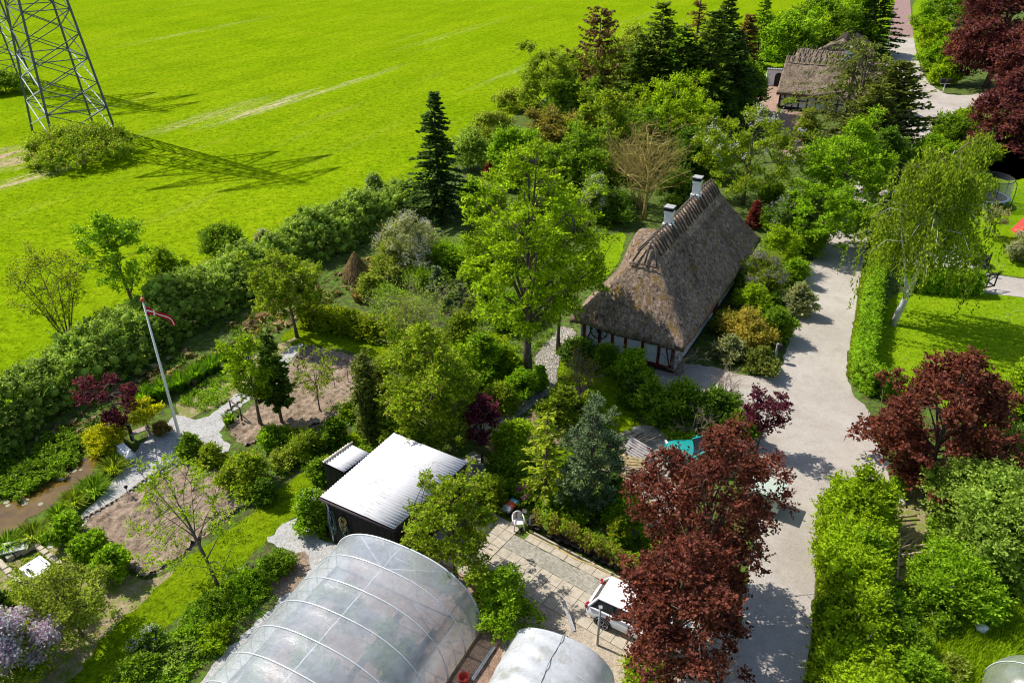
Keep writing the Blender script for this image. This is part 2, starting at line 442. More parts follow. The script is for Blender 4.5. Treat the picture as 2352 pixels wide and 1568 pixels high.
sheet('tilled_bed_base', BED2, .0105, M_bed, .3, .06)
sheet('dry_verge', [(110, 1262), (200, 1235), (260, 1290), (330, 1345), (420, 1290), (330, 1385), (235, 1465), (170, 1560), (60, 1600), (-60, 1560), (-60, 1330), (0, 1300)], .009, M_sand, .3, .08)
sheet('flower_border_soil', [(400, 925), (470, 880), (560, 830), (640, 790), (690, 770), (640, 830), (560, 905), (470, 945), (420, 965)], .0095, M_sand, .3, .08)
sheet('rose_border_soil', [(1105, 985), (1200, 960), (1290, 920), (1300, 880), (1370, 900), (1390, 960), (1330, 1010), (1240, 1030), (1180, 1080), (1120, 1040)], .0095, M_brown, .3, .08)
sheet('clearing_soil', [(1990, 1150), (2070, 1120), (2130, 1130), (2130, 1230), (2100, 1340), (2040, 1340), (2010, 1260), (2010, 1190)], .0095, M_sand, .3, .08)
sheet('border_soil_by_lawn', [(2180, 880), (2250, 850), (2330, 900), (2300, 960), (2230, 920)], .0125, M_sand, .3, .1)
sheet('garden_path', [(100, 1260), (140, 1220), (190, 1180), (240, 1130), (290, 1060), (330, 1010), (395, 965), (400, 950), (440, 965), (490, 950), (540, 905), (600, 865), (660, 800), (700, 785), (680, 815), (640, 850), (570, 920), (520, 960), (500, 1000), (540, 1035), (470, 1050), (420, 1060), (350, 1100), (250, 1165), (200, 1195), (150, 1250)], .014, M_path, .25, .06)
sheet('shed_path', [(605, 1238), (640, 1210), (680, 1190), (710, 1200), (740, 1235), (800, 1262), (800, 1330), (700, 1400), (610, 1480), (560, 1540), (500, 1640), (420, 1640), (470, 1545), (560, 1455), (640, 1380), (700, 1320), (710, 1280), (660, 1262)], .014, M_path, .25, .07)
sheet('bare_patch_by_tunnel', [(640, 1290), (690, 1265), (720, 1290), (690, 1340), (640, 1380), (610, 1350)], .016, M_bed, .2, .08)
sheet('woodyard_ground', [(1420, 1000), (1480, 970), (1560, 1010), (1640, 1050), (1560, 1160), (1480, 1230), (1400, 1230), (1390, 1130), (1420, 1060)], .0115, M_yard, .3, .1)
sheet('shed_yard', [(1040, 1060), (1100, 1030), (1130, 1130), (1120, 1200), (1040, 1250), (960, 1240), (1000, 1150)], .0115, M_yard, .3, .1)
sheet('tunnel_floor', [(790, 1262), (1000, 1270), (1170, 1400), (1130, 1640), (560, 1700), (640, 1440), (720, 1330)], .012, M_brown, .3, .05)
sheet('parking_ground', [(1090, 1420), (1200, 1340), (1330, 1360), (1500, 1430), (1660, 1400), (1720, 1500), (1700, 1700), (1080, 1700), (1060, 1560)], .0115, soil_material('sandy_parking', (.33, .275, .205), (.41, .345, .265), (.47, .40, .31), (.24, .22, .10), 18.0, .66, .5), .3, .08)
ROAD = [(1690, 1700), (1700, 1500), (1705, 1400), (1720, 1310), (1745, 1200), (1740, 1120), (1735, 1060), (1715, 985), (1690, 950), (1620, 925), (1540, 905), (1500, 880), (1495, 850), (1540, 838), (1620, 838), (1700, 862), (1770, 868), (1795, 850), (1806, 800), (1835, 700),
    (1855, 620), (1885, 555), (1925, 495), (1960, 430), (2020, 350), (2055, 305), (2070, 260), (2080, 200), (2064, 160), (2040, 120), (2036, 98), (2041, 82), (2098, 82), (2101, 105), (2112, 150), (2128, 185), (2160, 212), (2210, 222), (2300, 205), (2330, 225), (2262, 243), (2195, 262), (2160, 300), (2130, 335), (2070, 400),
    (2030, 450), (2005, 505), (1990, 560), (1978, 620), (1967, 700), (1957, 770), (1946, 820), (1943, 868), (1962, 908), (1992, 935), (2012, 1010), (2032, 1050), (2045, 1115), (1990, 1132), (1920, 1150), (1898, 1180), (1882, 1250), (1872, 1330), (1864, 1440), (1852, 1560), (1845, 1700)]
sheet('gravel_road', ROAD, .020, M_gravel, .35, .06)
sheet('asphalt_road', [(2041, 92), (2044, 70), (2056, 0), (2072, -120), (2088, -120), (2090, 0), (2096, 65), (2098, 88), (2075, 86)], .026, M_asph, .5, .03)
sheet('neighbour_driveway', [(2100, 560), (2170, 545), (2215, 580), (2248, 610), (2262, 628), (2340, 640), (2480, 655), (2480, 700), (2330, 680), (2248, 672), (2240, 660), (2240, 640), (2180, 620), (2080, 610)], .016, M_gravel, .3, .05)
sheet('courtyard', [(1705, 225), (1760, 195), (1835, 205), (1850, 260), (1850, 360), (1800, 370), (1775, 300), (1720, 260)], .014, M_brown, .4, .1)

# cobbled path, every stone row in one sheet material
def cobble():
    m, nt, out = new_mat('cobblestones')
    v = nt.nodes.new('ShaderNodeTexVoronoi'); v.inputs['Scale'].default_value = 7.5; v.feature = 'F1'
    v2 = nt.nodes.new('ShaderNodeTexVoronoi'); v2.inputs['Scale'].default_value = 7.5; v2.feature = 'DISTANCE_TO_EDGE'
    w = coords(nt, space='World'); nt.links.new(w, v.inputs['Vector']); nt.links.new(w, v2.inputs['Vector'])
    sep = nt.nodes.new('ShaderNodeSeparateColor'); nt.links.new(v.outputs['Color'], sep.inputs[0])
    c = ramp(nt, sep.outputs[0], [(0, (.26, .24, .21)), (.5, (.38, .35, .30)), (1, (.50, .45, .38))])
    c = mix(nt, ramp(nt, v2.outputs['Distance'], [(.02, 1.0), (.09, 0.0)]), c, (.12, .10, .07))
    principled(nt, out, c, .8, .2, 0, ramp(nt, v2.outputs['Distance'], [(0, 0.0), (.2, 1.0)]), .8, .04)
    return m
sheet('cobbled_path', [(1285, 748), (1325, 758), (1312, 790), (1282, 830), (1280, 890), (1260, 905), (1225, 932), (1185, 962), (1130, 985), (1085, 990), (1080, 970), (1135, 948), (1190, 922), (1228, 892), (1248, 858), (1225, 832), (1240, 800), (1272, 772)], .018, cobble(), .2, .03)
M_pave = plain('concrete_slab', (.40, .35, .275), .9, .2, var=.22, scale=4, bump=.2)
A0, WD, ND = Vector((-.87, 25.22)), Vector((.807, -.59)), Vector((-.59, -.807))
def pat(w, n): p = A0 + WD * w + ND * n; return (p.x, p.y)
PRZ = math.atan2(WD.y, WD.x)
mb = MB(); rr = random.Random(3)
def slab(w, n, lw, ln):
    x, y = pat(w + lw / 2, n + ln / 2)
    mb.box((x, y, .02 + rr.uniform(0, .008)), (lw - .02, ln - .02, .05), M_pave, PRZ + rr.uniform(-.006, .006))
for k in range(14): slab(1.88 + k * .66, -.21, .655, .45)
for i in range(4):
    for j in range(7): slab(-.62 + i * .5, -.25 + j * .5, .5, .5)
for k in range(17):
    for j in range(3): slab(1.4 + k * .5, 1.09 + j * .5, .5, .5)
tag(mb.build('paved_path'), kind='structure')
sheet('gravel_strip', None, .030, M_yard, .2, .02, world_pts=[pat(1.39, .25), pat(10.5, .25), pat(10.5, 1.08), pat(1.39, 1.08)], smooth=0)
mb = MB()
for k in range(8):
    x, y = pat(2.0 + k * 1.15 + .575, -.29)
    mb.box((x, y, .05), (1.13, .07, .12), M_pave, PRZ)
tag(mb.build('path_kerb'), kind='structure')

def bumpy(name, px, mat, amp=.05, step=.105, z=.02, freq=2.6):
    poly = wpoly(px); rng = np.random.default_rng(len(px))
    xs = np.arange(min(p[0] for p in poly), max(p[0] for p in poly), step); ys = np.arange(min(p[1] for p in poly), max(p[1] for p in poly), step)
    X, Y = np.meshgrid(xs, ys, indexing='ij'); ins = inside(poly, X, Y)
    Z = np.zeros_like(X)
    for k in range(14):
        a = rng.uniform(0, 6.28); f = freq * rng.uniform(.6, 3.2)
        Z += np.sin(X * f * math.cos(a) + Y * f * math.sin(a) + rng.uniform(0, 6.28) + np.sin(Y * 1.3 + k)) * rng.uniform(.3, 1) / 4
    lump = rng.normal(size=X.shape)
    lump = (lump + np.roll(lump, 1, 0) + np.roll(lump, 1, 1) + np.roll(lump, (1, 1), (0, 1))) / 2
    Z = z + .03 + amp * (.5 + .5 * Z) + .042 * lump + .03 * np.abs(rng.normal(size=X.shape)); Z = np.maximum(Z, z)
    idx = np.arange(X.size).reshape(X.shape)
    q = ins[:-1, :-1] & ins[1:, :-1] & ins[1:, 1:] & ins[:-1, 1:]
    F_ = np.stack([idx[:-1, :-1][q], idx[1:, :-1][q], idx[1:, 1:][q], idx[:-1, 1:][q]], 1)
    me = np_mesh(name, np.stack([X.ravel(), Y.ravel(), Z.ravel()], 1), [F_], [mat])
    return tag(link_mesh(name, me), kind='structure')
bumpy('tilled_bed', BED1, M_bed, .08); bumpy('tilled_bed', BED2, M_bed, .08)

# pond
def water():
    m, nt, out = new_mat('muddy_pond_water')
    f = noise(nt, .7, 5, .6, coords(nt, space='World'))
    c = ramp(nt, f, [(.3, (.055, .032, .008)), (.5, (.12, .07, .014)), (.7, (.17, .11, .024))])
    principled(nt, out, c, .12, .5, 0, noise(nt, 3, 3, .5, coords(nt, space='World')), .04, .02)
    return m
sheet('pond_water', [(-120, 1290), (-60, 1210), (0, 1150), (70, 1112), (150, 1075), (195, 1048), (232, 1040), (238, 1058), (205, 1092), (160, 1130), (100, 1172), (60, 1195), (20, 1228), (-20, 1262)], .016, water(), .3, .08)

# ------------------------------------------------------------------ foliage generators
def unit(a): return a / np.maximum(np.linalg.norm(a, axis=-1, keepdims=True), 1e-6)
def leaf_quads(P, Nn, L, W, rng, droop=0.0, axis=None):
    n = len(P)
    if axis is None:
        A = np.cross(Nn, rng.normal(size=(n, 3)))
        if droop: A = unit(A) + np.array([0, 0, -droop])
        A = unit(A)
    else: A = unit(axis)
    B = unit(np.cross(Nn, A)); Nn = np.cross(A, B)
    L = np.broadcast_to(np.asarray(L), (n,))[:, None]; W = np.broadcast_to(np.asarray(W), (n,))[:, None]
    V = np.empty((n, 4, 3))
    V[:, 0] = P - A * L * .5; V[:, 1] = P + B * W * .5 + Nn * W * .12 - A * L * .06
    V[:, 2] = P + A * L * .5; V[:, 3] = P - B * W * .5 + Nn * W * .12 - A * L * .06
    return V.reshape(-1, 3), np.arange(n * 4).reshape(-1, 4)
ICO_V = None
def ico():
    global ICO_V
    if ICO_V is None:
        bm = bmesh.new(); bmesh.ops.create_icosphere(bm, subdivisions=1, radius=1.0)
        V = np.array([v.co[:] for v in bm.verts]); Fc = np.array([[v.index for v in f.verts] for f in bm.faces]); bm.free()
        ICO_V = (V, Fc)
    return ICO_V
def cores(C, rad, rng):
    V, Fc = ico(); n = len(C)
    jit = rng.uniform(.75, 1.15, (n, len(V), 1))
    VV = C[:, None, :] + V[None] * jit * rad[:, None, None]
    FF = Fc[None] + (np.arange(n) * len(V))[:, None, None]
    return VV.reshape(-1, 3), FF.reshape(-1, 3)
PROF = {
 'ball': [(0, .55), (.15, .85), (.4, 1), (.65, .9), (.85, .6), (1, .18)],
 'dome': [(0, .88), (.25, 1), (.55, .88), (.8, .58), (1, .12)],
 'egg': [(0, .45), (.2, .9), (.4, 1), (.65, .75), (.85, .45), (1, .1)],
 'vase': [(0, .18), (.25, .5), (.5, .85), (.75, 1), (.9, .8), (1, .4)],
 'tall': [(0, .5), (.2, .85), (.45, 1), (.7, .8), (.88, .5), (1, .12)],
 'column': [(0, .8), (.2, 1), (.6, 1), (.85, .8), (1, .25)],
 'cone': [(0, .9), (.15, 1), (.5, .66), (.8, .3), (1, .05)],
}
def clump_centres(prof, R_, z0, z1, n, cr, rng, shell=.5, aspect=1.0, lump=.25):
    ts = np.array([p[0] for p in PROF[prof]]); rs = np.array([p[1] for p in PROF[prof]])
    t = rng.uniform(0, 1, n * 6); r = np.interp(t, ts, rs)
    keep = rng.uniform(0, 1, n * 6) < (r + .12); t = t[keep][:n]; r = r[keep][:n]
    az = np.arange(len(t)) * 2.39996 + rng.uniform(0, 1.2, len(t))
    ph = rng.uniform(0, 6.28, 4)
    lobe = 1 + lump * (np.sin(az * 2 + ph[0] + t * 3) * .5 + np.sin(az * 3 + ph[1] - t * 5) * .5 + np.sin(az * 5 + ph[2] + t * 9) * .35)
    rad = np.maximum(0, r * R_ * lobe - cr * .55) * np.sqrt(rng.uniform(shell, 1, len(t)))
    C = np.stack([rad * np.cos(az) * aspect, rad * np.sin(az), z0 + (z1 - z0 - cr * .5) * t + cr * .2], 1)
    return C
def foliage_mesh(name, C, cr, L, mats, rng, dens=1.0, cap=26000, core=.55, W=.62, upb=.55, droop=0.0, flat=.8, sprig=.68, sprig_len=1.0):
    """leaves on clumps; extra=(mat index, share, size) puts blossom-sized leaves on the upper shell"""
    n = len(C); rad = cr * rng.uniform(.55, 1.25, n)
    area = 4 * math.pi * rad ** 2 * .75
    tot = int(min(cap, dens * area.sum() / (.5 * L * L * W)))
    cnt = rng.multinomial(tot, area / area.sum())
    idx = np.repeat(np.arange(n), cnt)
    PER = 7; nsh = max(1, int(tot * sprig / PER)); nv = tot - nsh * PER if tot > nsh * PER else 0
    iv = idx[rng.permutation(tot)[:nv]] if nv else idx[:0]; ih = idx[rng.integers(0, tot, nsh)]
    def dirs(m):
        D = unit(rng.normal(size=(m, 3))); D[:, 2] = np.where(D[:, 2] < -.45, -D[:, 2], D[:, 2]); return unit(D)
    Dv, Dh = dirs(nv), dirs(nsh); fl = np.array([1, 1, flat])
    Pv = C[iv] + Dv * (rad[iv] * rng.uniform(0, 1, nv) ** .4)[:, None] * fl
    O = C[ih] + Dh * (rad[ih] * rng.uniform(.35, .95, nsh))[:, None] * fl
    Sd = unit(Dh * .9 + rng.normal(size=(nsh, 3)) * .5 + np.array([0, 0, .45 * upb - droop * .8]))
    ls = rad[ih] * rng.uniform(.35, 1.05, nsh) * sprig_len
    tq = np.tile(np.linspace(.12, 1.0, PER), nsh); Sr = np.repeat(Sd, PER, 0)
    side = unit(np.cross(Sr, np.array([0.1, 0.15, 1.0]))) * np.tile([1, -1, 1, -1, 1, -1, 0], nsh)[:, None]
    Ph = np.repeat(O, PER, 0) + Sr * (tq * np.repeat(ls, PER))[:, None] + side * (L * .42) + np.array([0, 0, -1.0]) * (droop * .25 * tq ** 2 * np.repeat(ls, PER))[:, None] + rng.normal(size=(nsh * PER, 3)) * L * .12
    P = np.concatenate([Pv, Ph]); P[:, 2] = np.maximum(P[:, 2], .03)
    Nv = unit(Dv * .5 + np.array([0, 0, upb]) + rng.normal(size=(nv, 3)) * .55)
    Nh = unit(np.repeat(Dh, PER, 0) * .35 + np.array([0, 0, upb + .15]) + rng.normal(size=(nsh * PER, 3)) * .42)
    Av = np.cross(Nv, rng.normal(size=(nv, 3))) + np.array([0, 0, -droop]); Ah = Sr * .7 + side * .8 + rng.normal(size=(nsh * PER, 3)) * .25
    tot = len(P); Nn = np.concatenate([Nv, Nh])
    size = L * rng.uniform(.65, 1.3, tot)
    V, Fq = leaf_quads(P, Nn, size, size * W, rng, axis=np.concatenate([Av, Ah]))
    faces = [Fq]; mi = [np.zeros(tot, np.int32)]
    if core:
        cv, cf = cores(C, rad * core, rng); cv[:, 2] = np.maximum(cv[:, 2], .0)
        faces.append(cf + len(V)); V = np.concatenate([V, cv]); mi.append(np.zeros(len(cf), np.int32))
    me = np_mesh(name, V, faces, mats, np.concatenate(mi))
    return me, rad
def blossom_mesh(name, C, cr, mat, rng, n, size, per=16, zmin=.35, spread=.10):
    """flower heads sitting on the outer, upper shell"""
    zs = C[:, 2]; ok = np.where(zs > np.quantile(zs, zmin))[0]
    ctr = C.mean(0); ii = rng.choice(ok, n)
    D = unit(unit(C[ii] - ctr) * .6 + rng.normal(size=(n, 3)) * .5 + np.array([0, -.25, .7]))
    B = C[ii] + D * cr * rng.uniform(.8, 1.15, n)[:, None]
    P = np.repeat(B, per, 0) + rng.normal(size=(n * per, 3)) * spread
    Nn = unit(np.repeat(D, per, 0) + rng.normal(size=(n * per, 3)) * .6)
    s = size * rng.uniform(.7, 1.3, n * per)
    V, Fq = leaf_quads(P, Nn, s, s * .9, rng)
    return np_mesh(name, V, [Fq], [mat])
def bez(a, b, c, n=5): return [a.lerp(b, t).lerp(b.lerp(c, t), t) for t in [i / n for i in range(n + 1)]]
def limbs(mb, C, h0, h1, tr, mat, rng, lean=(0, 0), nprim=7, stems=1, twig=.022, maxtw=90, spread=.06, sides=6):
    """trunk with limbs leading to the leaf clumps"""
    top = Vector((lean[0], lean[1], h1)); prim = []
    C = [Vector(c) for c in C]
    for s in range(stems):
        a = 6.28 * s / max(1, stems) + rng.uniform(0, 1)
        off = Vector((math.cos(a), math.sin(a), 0)) * (tr * 1.2 if stems > 1 else 0)
        tip = top + Vector((math.cos(a), math.sin(a), 0)) * (0 if stems == 1 else (h1 * .35))
        pts = [off + Vector((0, 0, -.15))]
        for k in range(1, 7):
            t = k / 6; p = (off * (1 - t)).lerp(tip, t ** 1.15)
            pts.append(Vector((p.x + rng.normal() * spread * tr * 3, p.y + rng.normal() * spread * tr * 3, h1 * t)))
        rads = [tr * 1.35] + [tr * (1 - .82 * (k / 6)) for k in range(1, 7)]
        mb.tube(pts, rads, mat, sides); prim.append((pts, rads))
    order = sorted(range(len(C)), key=lambda i: -C[i].length)
    seeds = [order[int(k * len(order) / nprim)] for k in range(nprim)] if C else []
    lim = []
    for i in seeds:
        e = C[i]; pts_, rads_ = prim[int(rng.integers(0, len(prim)))]
        zz = max(h0, min(h1 * .92, e.z * rng.uniform(.45, .75)))
        k = min(5, max(0, int(zz / h1 * 6))); t = zz / h1 * 6 - k
        a = pts_[k].lerp(pts_[k + 1], max(0, min(1, t))); r0 = rads_[k] * .55
        m = a.lerp(e, .5) + Vector((rng.normal() * .1, rng.normal() * .1, .12 * (e - a).length))
        pp = bez(a, m, e, 5); lr = [max(twig * .8, r0 * (1 - .8 * q / 5)) for q in range(6)]
        mb.tube(pp, lr, mat, 5); lim.append(pp)
    cnt = 0
    for i in order:
        if i in seeds or cnt >= maxtw: continue
        e = C[i]; best = None
        for pp in lim + [p for p, _ in prim]:
            for q in pp[2:]:
                d = (q - e).length + max(0, q.z - e.z) * .6
                if best is None or d < best[0]: best = (d, q)
        if best is None: continue
        a = best[1]; m = a.lerp(e, .5) + Vector((0, 0, .08 * (e - a).length))
        mb.tube(bez(a, m, e, 3), [twig, twig * .8, twig * .6, twig * .35], mat, 4); cnt += 1

def base_point(x, yb, w, mode):
    """base centre of a plant seen at photo x, lowest edge yb; w its photo width"""
    p = at(x, yb); r = w / 2 / ppm(p)
    if mode == 'front': p = Vector((p.x, p.y + r * .75, 0)); p.x = (x - 1176) / F * (p.y * math.cos(TH) + H * math.sin(TH))
    return p, r
def name_for(cat): return cat.replace(' ', '_').replace('-', '_')
PLANTS = []
def shrub(x, yb, yt, w, key, label, cat='shrub', prof='dome', n=30, cr=None, L=.13, dens=1.3, core=.4, flower=None, aspect=1.0, group=None, cap=15000, droop=0, W=.62, hmin=.35, lump=.4, seed=None, twig_tips=3, upb=.55, shell=.28, name=None):
    p, r = base_point(x, yb, w, 'front')
    h = max(hmin, height_at(p.y, yt) if yt is not None else r * 1.5)
    rng = np.random.default_rng(seed if seed is not None else int(x * 3 + yb))
    cr = cr or max(.2, min(.62, r * .33))
    cr = min(cr, h * .5)
    n = int(max(10, min(230, n * (r * r * (max(h, .6 * r) / r) / (cr * cr)) / 10)))
    C = clump_centres(prof, r, cr * .35, h, n, cr, rng, shell, aspect, lump)
    me, rad = foliage_mesh('foliage', C, cr, L, [LM(key)], rng, dens, cap, core, W=W, droop=droop, upb=upb)
    t = empty(name or name_for(cat), (p.x, p.y, 0), label, cat, group)
    link_mesh('foliage', me, t)
    mb = MB(); mat = TWIG() if twig_tips else BARK()
    for k in range(5):
        e = Vector(C[int(rng.integers(0, len(C)))]); a = Vector((rng.normal() * .06, rng.normal() * .06, -.1))
        mb.tube(bez(a, Vector((e.x * .4, e.y * .4, e.z * .6)), e, 4), [.05, .045, .035, .025, .015], mat, 5)
    for k in range(twig_tips):
        e = Vector(C[int(rng.integers(0, len(C)))]); d = Vector((rng.normal(), rng.normal(), abs(rng.normal()) + .4)).normalized() * cr * rng.uniform(1.1, 1.7)
        mb.tube([e * .5, e, e + d], [.02, .014, .006], mat, 4)
    mb.build('stem', t)
    if flower:
        fk, fn, fs_, fsp = flower
        link_mesh('blossom', blossom_mesh('blossom', C, cr, LM(fk), rng, fn, fs_, spread=fsp), t)
    return t
def tree(x, yb, yt, w, key, label, cat='tree', prof='ball', h0=.3, n=60, cr=None, L=.15, dens=1.0, core=.0, tr=None, lean=(0, 0), bark=None, cap=26000, nprim=8, stems=1, droop=0.0, aspect=1.0, flower=None, group=None, W=.62, shell=.35, lump=.3, twig=.02, maxtw=90, yc=None, hh=None, upb=.55, name=None, flat=.8, seed=None, arms=7):
    """x,yb trunk foot in the photo; yt top of crown; w crown width; h0 = crown base as a share of height"""
    p = at(x, yb); r = w / 2 / ppm(Vector((p.x, p.y, 2))); h = hh or height_at(p.y, yt)
    rng = np.random.default_rng(seed if seed is not None else int(x * 5 + yb * 3))
    cr = (cr or max(.3, min(.95, r * .27))) * .86; n = int(n * 1.25)
    C = clump_centres(prof, r, h * h0, h, n, cr, rng, shell, aspect, lump)
    if arms:
        ext = []
        for k in range(arms):
            az = k * 2.4 + rng.uniform(0, .9); el = rng.uniform(-.1, .85); ln = r * rng.uniform(.8, 1.1); c0 = np.array([0, 0, h * (h0 + (1 - h0) * rng.uniform(.25, .7))])
            d = np.array([math.cos(az) * math.cos(el), math.sin(az) * math.cos(el), math.sin(el)])
            for q in (.7, .86, 1.0): 
                e = c0 + d * ln * q + rng.normal(size=3) * cr * .3; e[2] = min(max(e[2], h * h0 * .8), h * 1.04); ext.append(e)
        C = np.concatenate([C, np.array(ext)])
    tt = ((C[:, 2] - h * h0) / (h * (1 - h0)))[:, None]
    C[:, :2] += np.array(lean)[None] * (.3 + .7 * np.clip(tt, 0, 1))
    me, rad = foliage_mesh('crown', C, cr, L, [LM(key)], rng, dens, cap, core, W=W, droop=droop, upb=upb, flat=flat)
    t = empty(name or name_for(cat), (p.x, p.y, 0), label, cat, group)
    link_mesh('crown', me, t)
    mb = MB(); limbs(mb, C, h * h0 * .8, h * .86, tr or max(.07, h * .018), bark or BARK(), rng, lean, nprim, stems, twig, maxtw)
    mb.build('trunk', t)
    if flower:
        fk, fn, fs_, fsp = flower
        link_mesh('blossom', blossom_mesh('blossom', C, cr, LM(fk), rng, fn, fs_, spread=fsp), t)
    return t
def conifer(x, yb, yt, w, key, label, cat='conifer', step=.34, nb=8, h0=.06, up=.12, sag=.25, L=.30, W=.085, power=.8, tr=None, hh=None, group=None, sprays=9, density=1.0, lean=(0, 0), hang=0.0, jag=.25, bark=None, seed=None, per=3, name=None, bare=.0):
    p = at(x, yb); h = hh or height_at(p.y, yt); r = w / 2 / ppm(Vector((p.x, p.y, h * .25)))
    rng = np.random.default_rng(seed if seed is not None else int(x * 7 + yb))
    mb = MB(); bk = bark or BARK()
    tr = tr or max(.06, h * .014)
    mb.tube([(0, 0, -.1), (lean[0] * .3, lean[1] * .3, h * .4), (lean[0], lean[1], h * .99)], [tr * 1.2, tr * .8, .02], bk, 7)
    P = []; A = []; S = []
    z = h * h0
    while z < h * .985:
        t = (z - h * h0) / (h * (1 - h0))
        prof_ = min(1.0, .75 + t * 1.8) * (1 - t) ** power
        k = max(4, int(nb * (1 - .4 * t))); a0 = rng.uniform(0, 6.28)
        for j in range(k):
            az = a0 + 6.283 * j / k + rng.normal() * .18
            Lb = max(.12, r * prof_ * rng.uniform(1 - jag, 1 + jag * .55))
            if bare and rng.uniform() < bare: Lb *= .45
            d = Vector((math.cos(az), math.sin(az), 0)); zj = min(h * .985, max(h * h0 * .8, z + rng.normal() * step * .45)); s0 = Vector((lean[0] * zj / h, lean[1] * zj / h, zj)); Lb *= rng.uniform(.85, 1.1)
            upk = up * (1.2 - t) * -1 * 0 + up
            pts = [s0 + d * (Lb * q) + Vector((0, 0, Lb * (upk * q - sag * q * q * (1 - .6 * t)) + Lb * .22 * max(0, q - .75))) for q in (0, .35, .7, 1)]
            mb.tube(pts, [.03 * (1 - .6 * t), .022, .014, .005], bk, 4, cap=False)
            ns = max(4, int(sprays * 1.35 * Lb / r + 2))
            for q in range(ns):
                u = .15 + .85 * (q + rng.uniform(0, .8)) / ns; u = min(u, 1)
                ii = min(2, int(u * 3)); loc = pts[ii].lerp(pts[ii + 1], u * 3 - ii)
                for m in range(int((per + 1.5) * density + rng.uniform(0, .99))):
                    side = rng.choice([-1, 1]); fw = rng.uniform(.35, .9)
                    ax = d * fw + Vector((-d.y, d.x, 0)) * side * rng.uniform(.2, .8) + Vector((0, 0, rng.normal() * .18 - hang + .12))
                    P.append(loc + ax * (L * rng.uniform(.2, .6))); A.append(ax); S.append(L * rng.uniform(.7, 1.25) * (1.05 - .45 * u * .6))
        z += step * rng.uniform(.8, 1.2) * (1 - .45 * t)
    P = np.array([v[:] for v in P]); A = np.array([v[:] for v in A]); S = np.array(S)
    Nn = unit(rng.normal(size=P.shape) * .45 + np.array([0, 0, 1.0]))
    V, Fq = leaf_quads(P, Nn, S, W * S / L * 2.5, rng, axis=A)
    t = empty(name or name_for(cat), (p.x, p.y, 0), label, cat, group)
    link_mesh('crown', np_mesh('crown', V, [Fq], [LM(key)]), t); mb.build('trunk', t)
    return t
def tuft(x, yb, w, hgt_, key, label, cat='grass clump', n=260, bw=.03, group=None, lay=.45, src=None):
    p, r = base_point(x, yb, w, 'front')
    if src is not None:
        c = copy_tree(src); c.location = (p.x, p.y, 0); k = r / src['_r']; c.scale = (k, k, k); c.rotation_euler = (0, 0, x * .7)
        return tag(c, label, cat, group)
    rng = np.random.default_rng(int(x + yb))
    az = rng.uniform(0, 6.28, n); rb = r * .55 * np.sqrt(rng.uniform(0, 1, n)); out = lay * rng.uniform(.2, 1.2, n)
    B = np.stack([rb * np.cos(az), rb * np.sin(az), np.zeros(n)], 1)
    ln = hgt_ * rng.uniform(.55, 1.15, n); d = np.stack([np.cos(az) * out, np.sin(az) * out, np.ones(n)], 1); d = unit(d)
    mid = B + d * ln[:, None] * .55; tip = B + d * ln[:, None] * .85 + np.stack([np.cos(az) * out, np.sin(az) * out, -.35 * out], 1) * ln[:, None] * .45
    sd_ = np.stack([-np.sin(az + .6), np.cos(az + .6), np.zeros(n)], 1) * bw
    V = np.stack([B - sd_, B + sd_, mid + sd_ * .9, mid - sd_ * .9, tip], 1).reshape(-1, 3)
    k = np.arange(n) * 5
    Fq = np.stack([k, k + 1, k + 2, k + 3], 1); Ft = np.stack([k + 3, k + 2, k + 4], 1)
    me = np_mesh('blades', V, [Fq, Ft], [LM(key)])
    o = link_mesh(name_for(cat), me, None, (p.x, p.y, 0)); o['_r'] = float(r)
    return tag(o, label, cat, group)
def bare_shrub(x, yb, yt, w, label, cat='bare shrub', mat=None, stems=9, depth=3, thick=.025, name=None, leaf=None):
    p = at(x, yb); h = height_at(p.y, yt); r = w / 2 / ppm(p)
    rng = np.random.default_rng(int(x * 2 + yb)); mb = MB(); mt = mat or TWIG(); tips = []
    def grow(a, d, ln, th, lv):
        m = a + d * ln * .5 + Vector((rng.normal(), rng.normal(), rng.normal() + .3)) * ln * .07
        b = a + d * ln + Vector((0, 0, .05 * ln))
        mb.tube([a, m, b], [th, th * .8, th * .55], mt, 4 if lv else 5, cap=False)
        if lv >= depth: tips.append(b); return
        for k in range(int(rng.integers(2, 5))):
            dd = (d + Vector((rng.normal(), rng.normal(), rng.normal() * .6 + .12)) * .62).normalized()
            q = a.lerp(b, rng.uniform(.45, 1.0)); grow(q, dd, ln * rng.uniform(.5, .8), th * .58, lv + 1)
    for s in range(stems):
        a = 6.28 * s / stems + rng.uniform(0, .5)
        k = rng.uniform(.15, 1.0)
        d = Vector((math.cos(a) * r * .8 * k, math.sin(a) * r * .8 * k, h * .62)).normalized()
        grow(Vector((math.cos(a) * .08, math.sin(a) * .08, -.05)), d, h * .5 * rng.uniform(.75, 1.1), thick, 0)
    t = empty(name or name_for(cat), (p.x, p.y, 0), label, cat); mb.build('branches', t)
    if leaf and tips:
        T = np.array([v[:] for v in tips]); T = np.repeat(T, 5, 0) + rng.normal(size=(len(T) * 5, 3)) * .12
        V, Fq = leaf_quads(T, unit(rng.normal(size=T.shape) + np.array([0, 0, 1])), .10, .06, rng)
        link_mesh('leaves', np_mesh('leaves', V, [Fq], [LM(leaf)]), t)
    return t
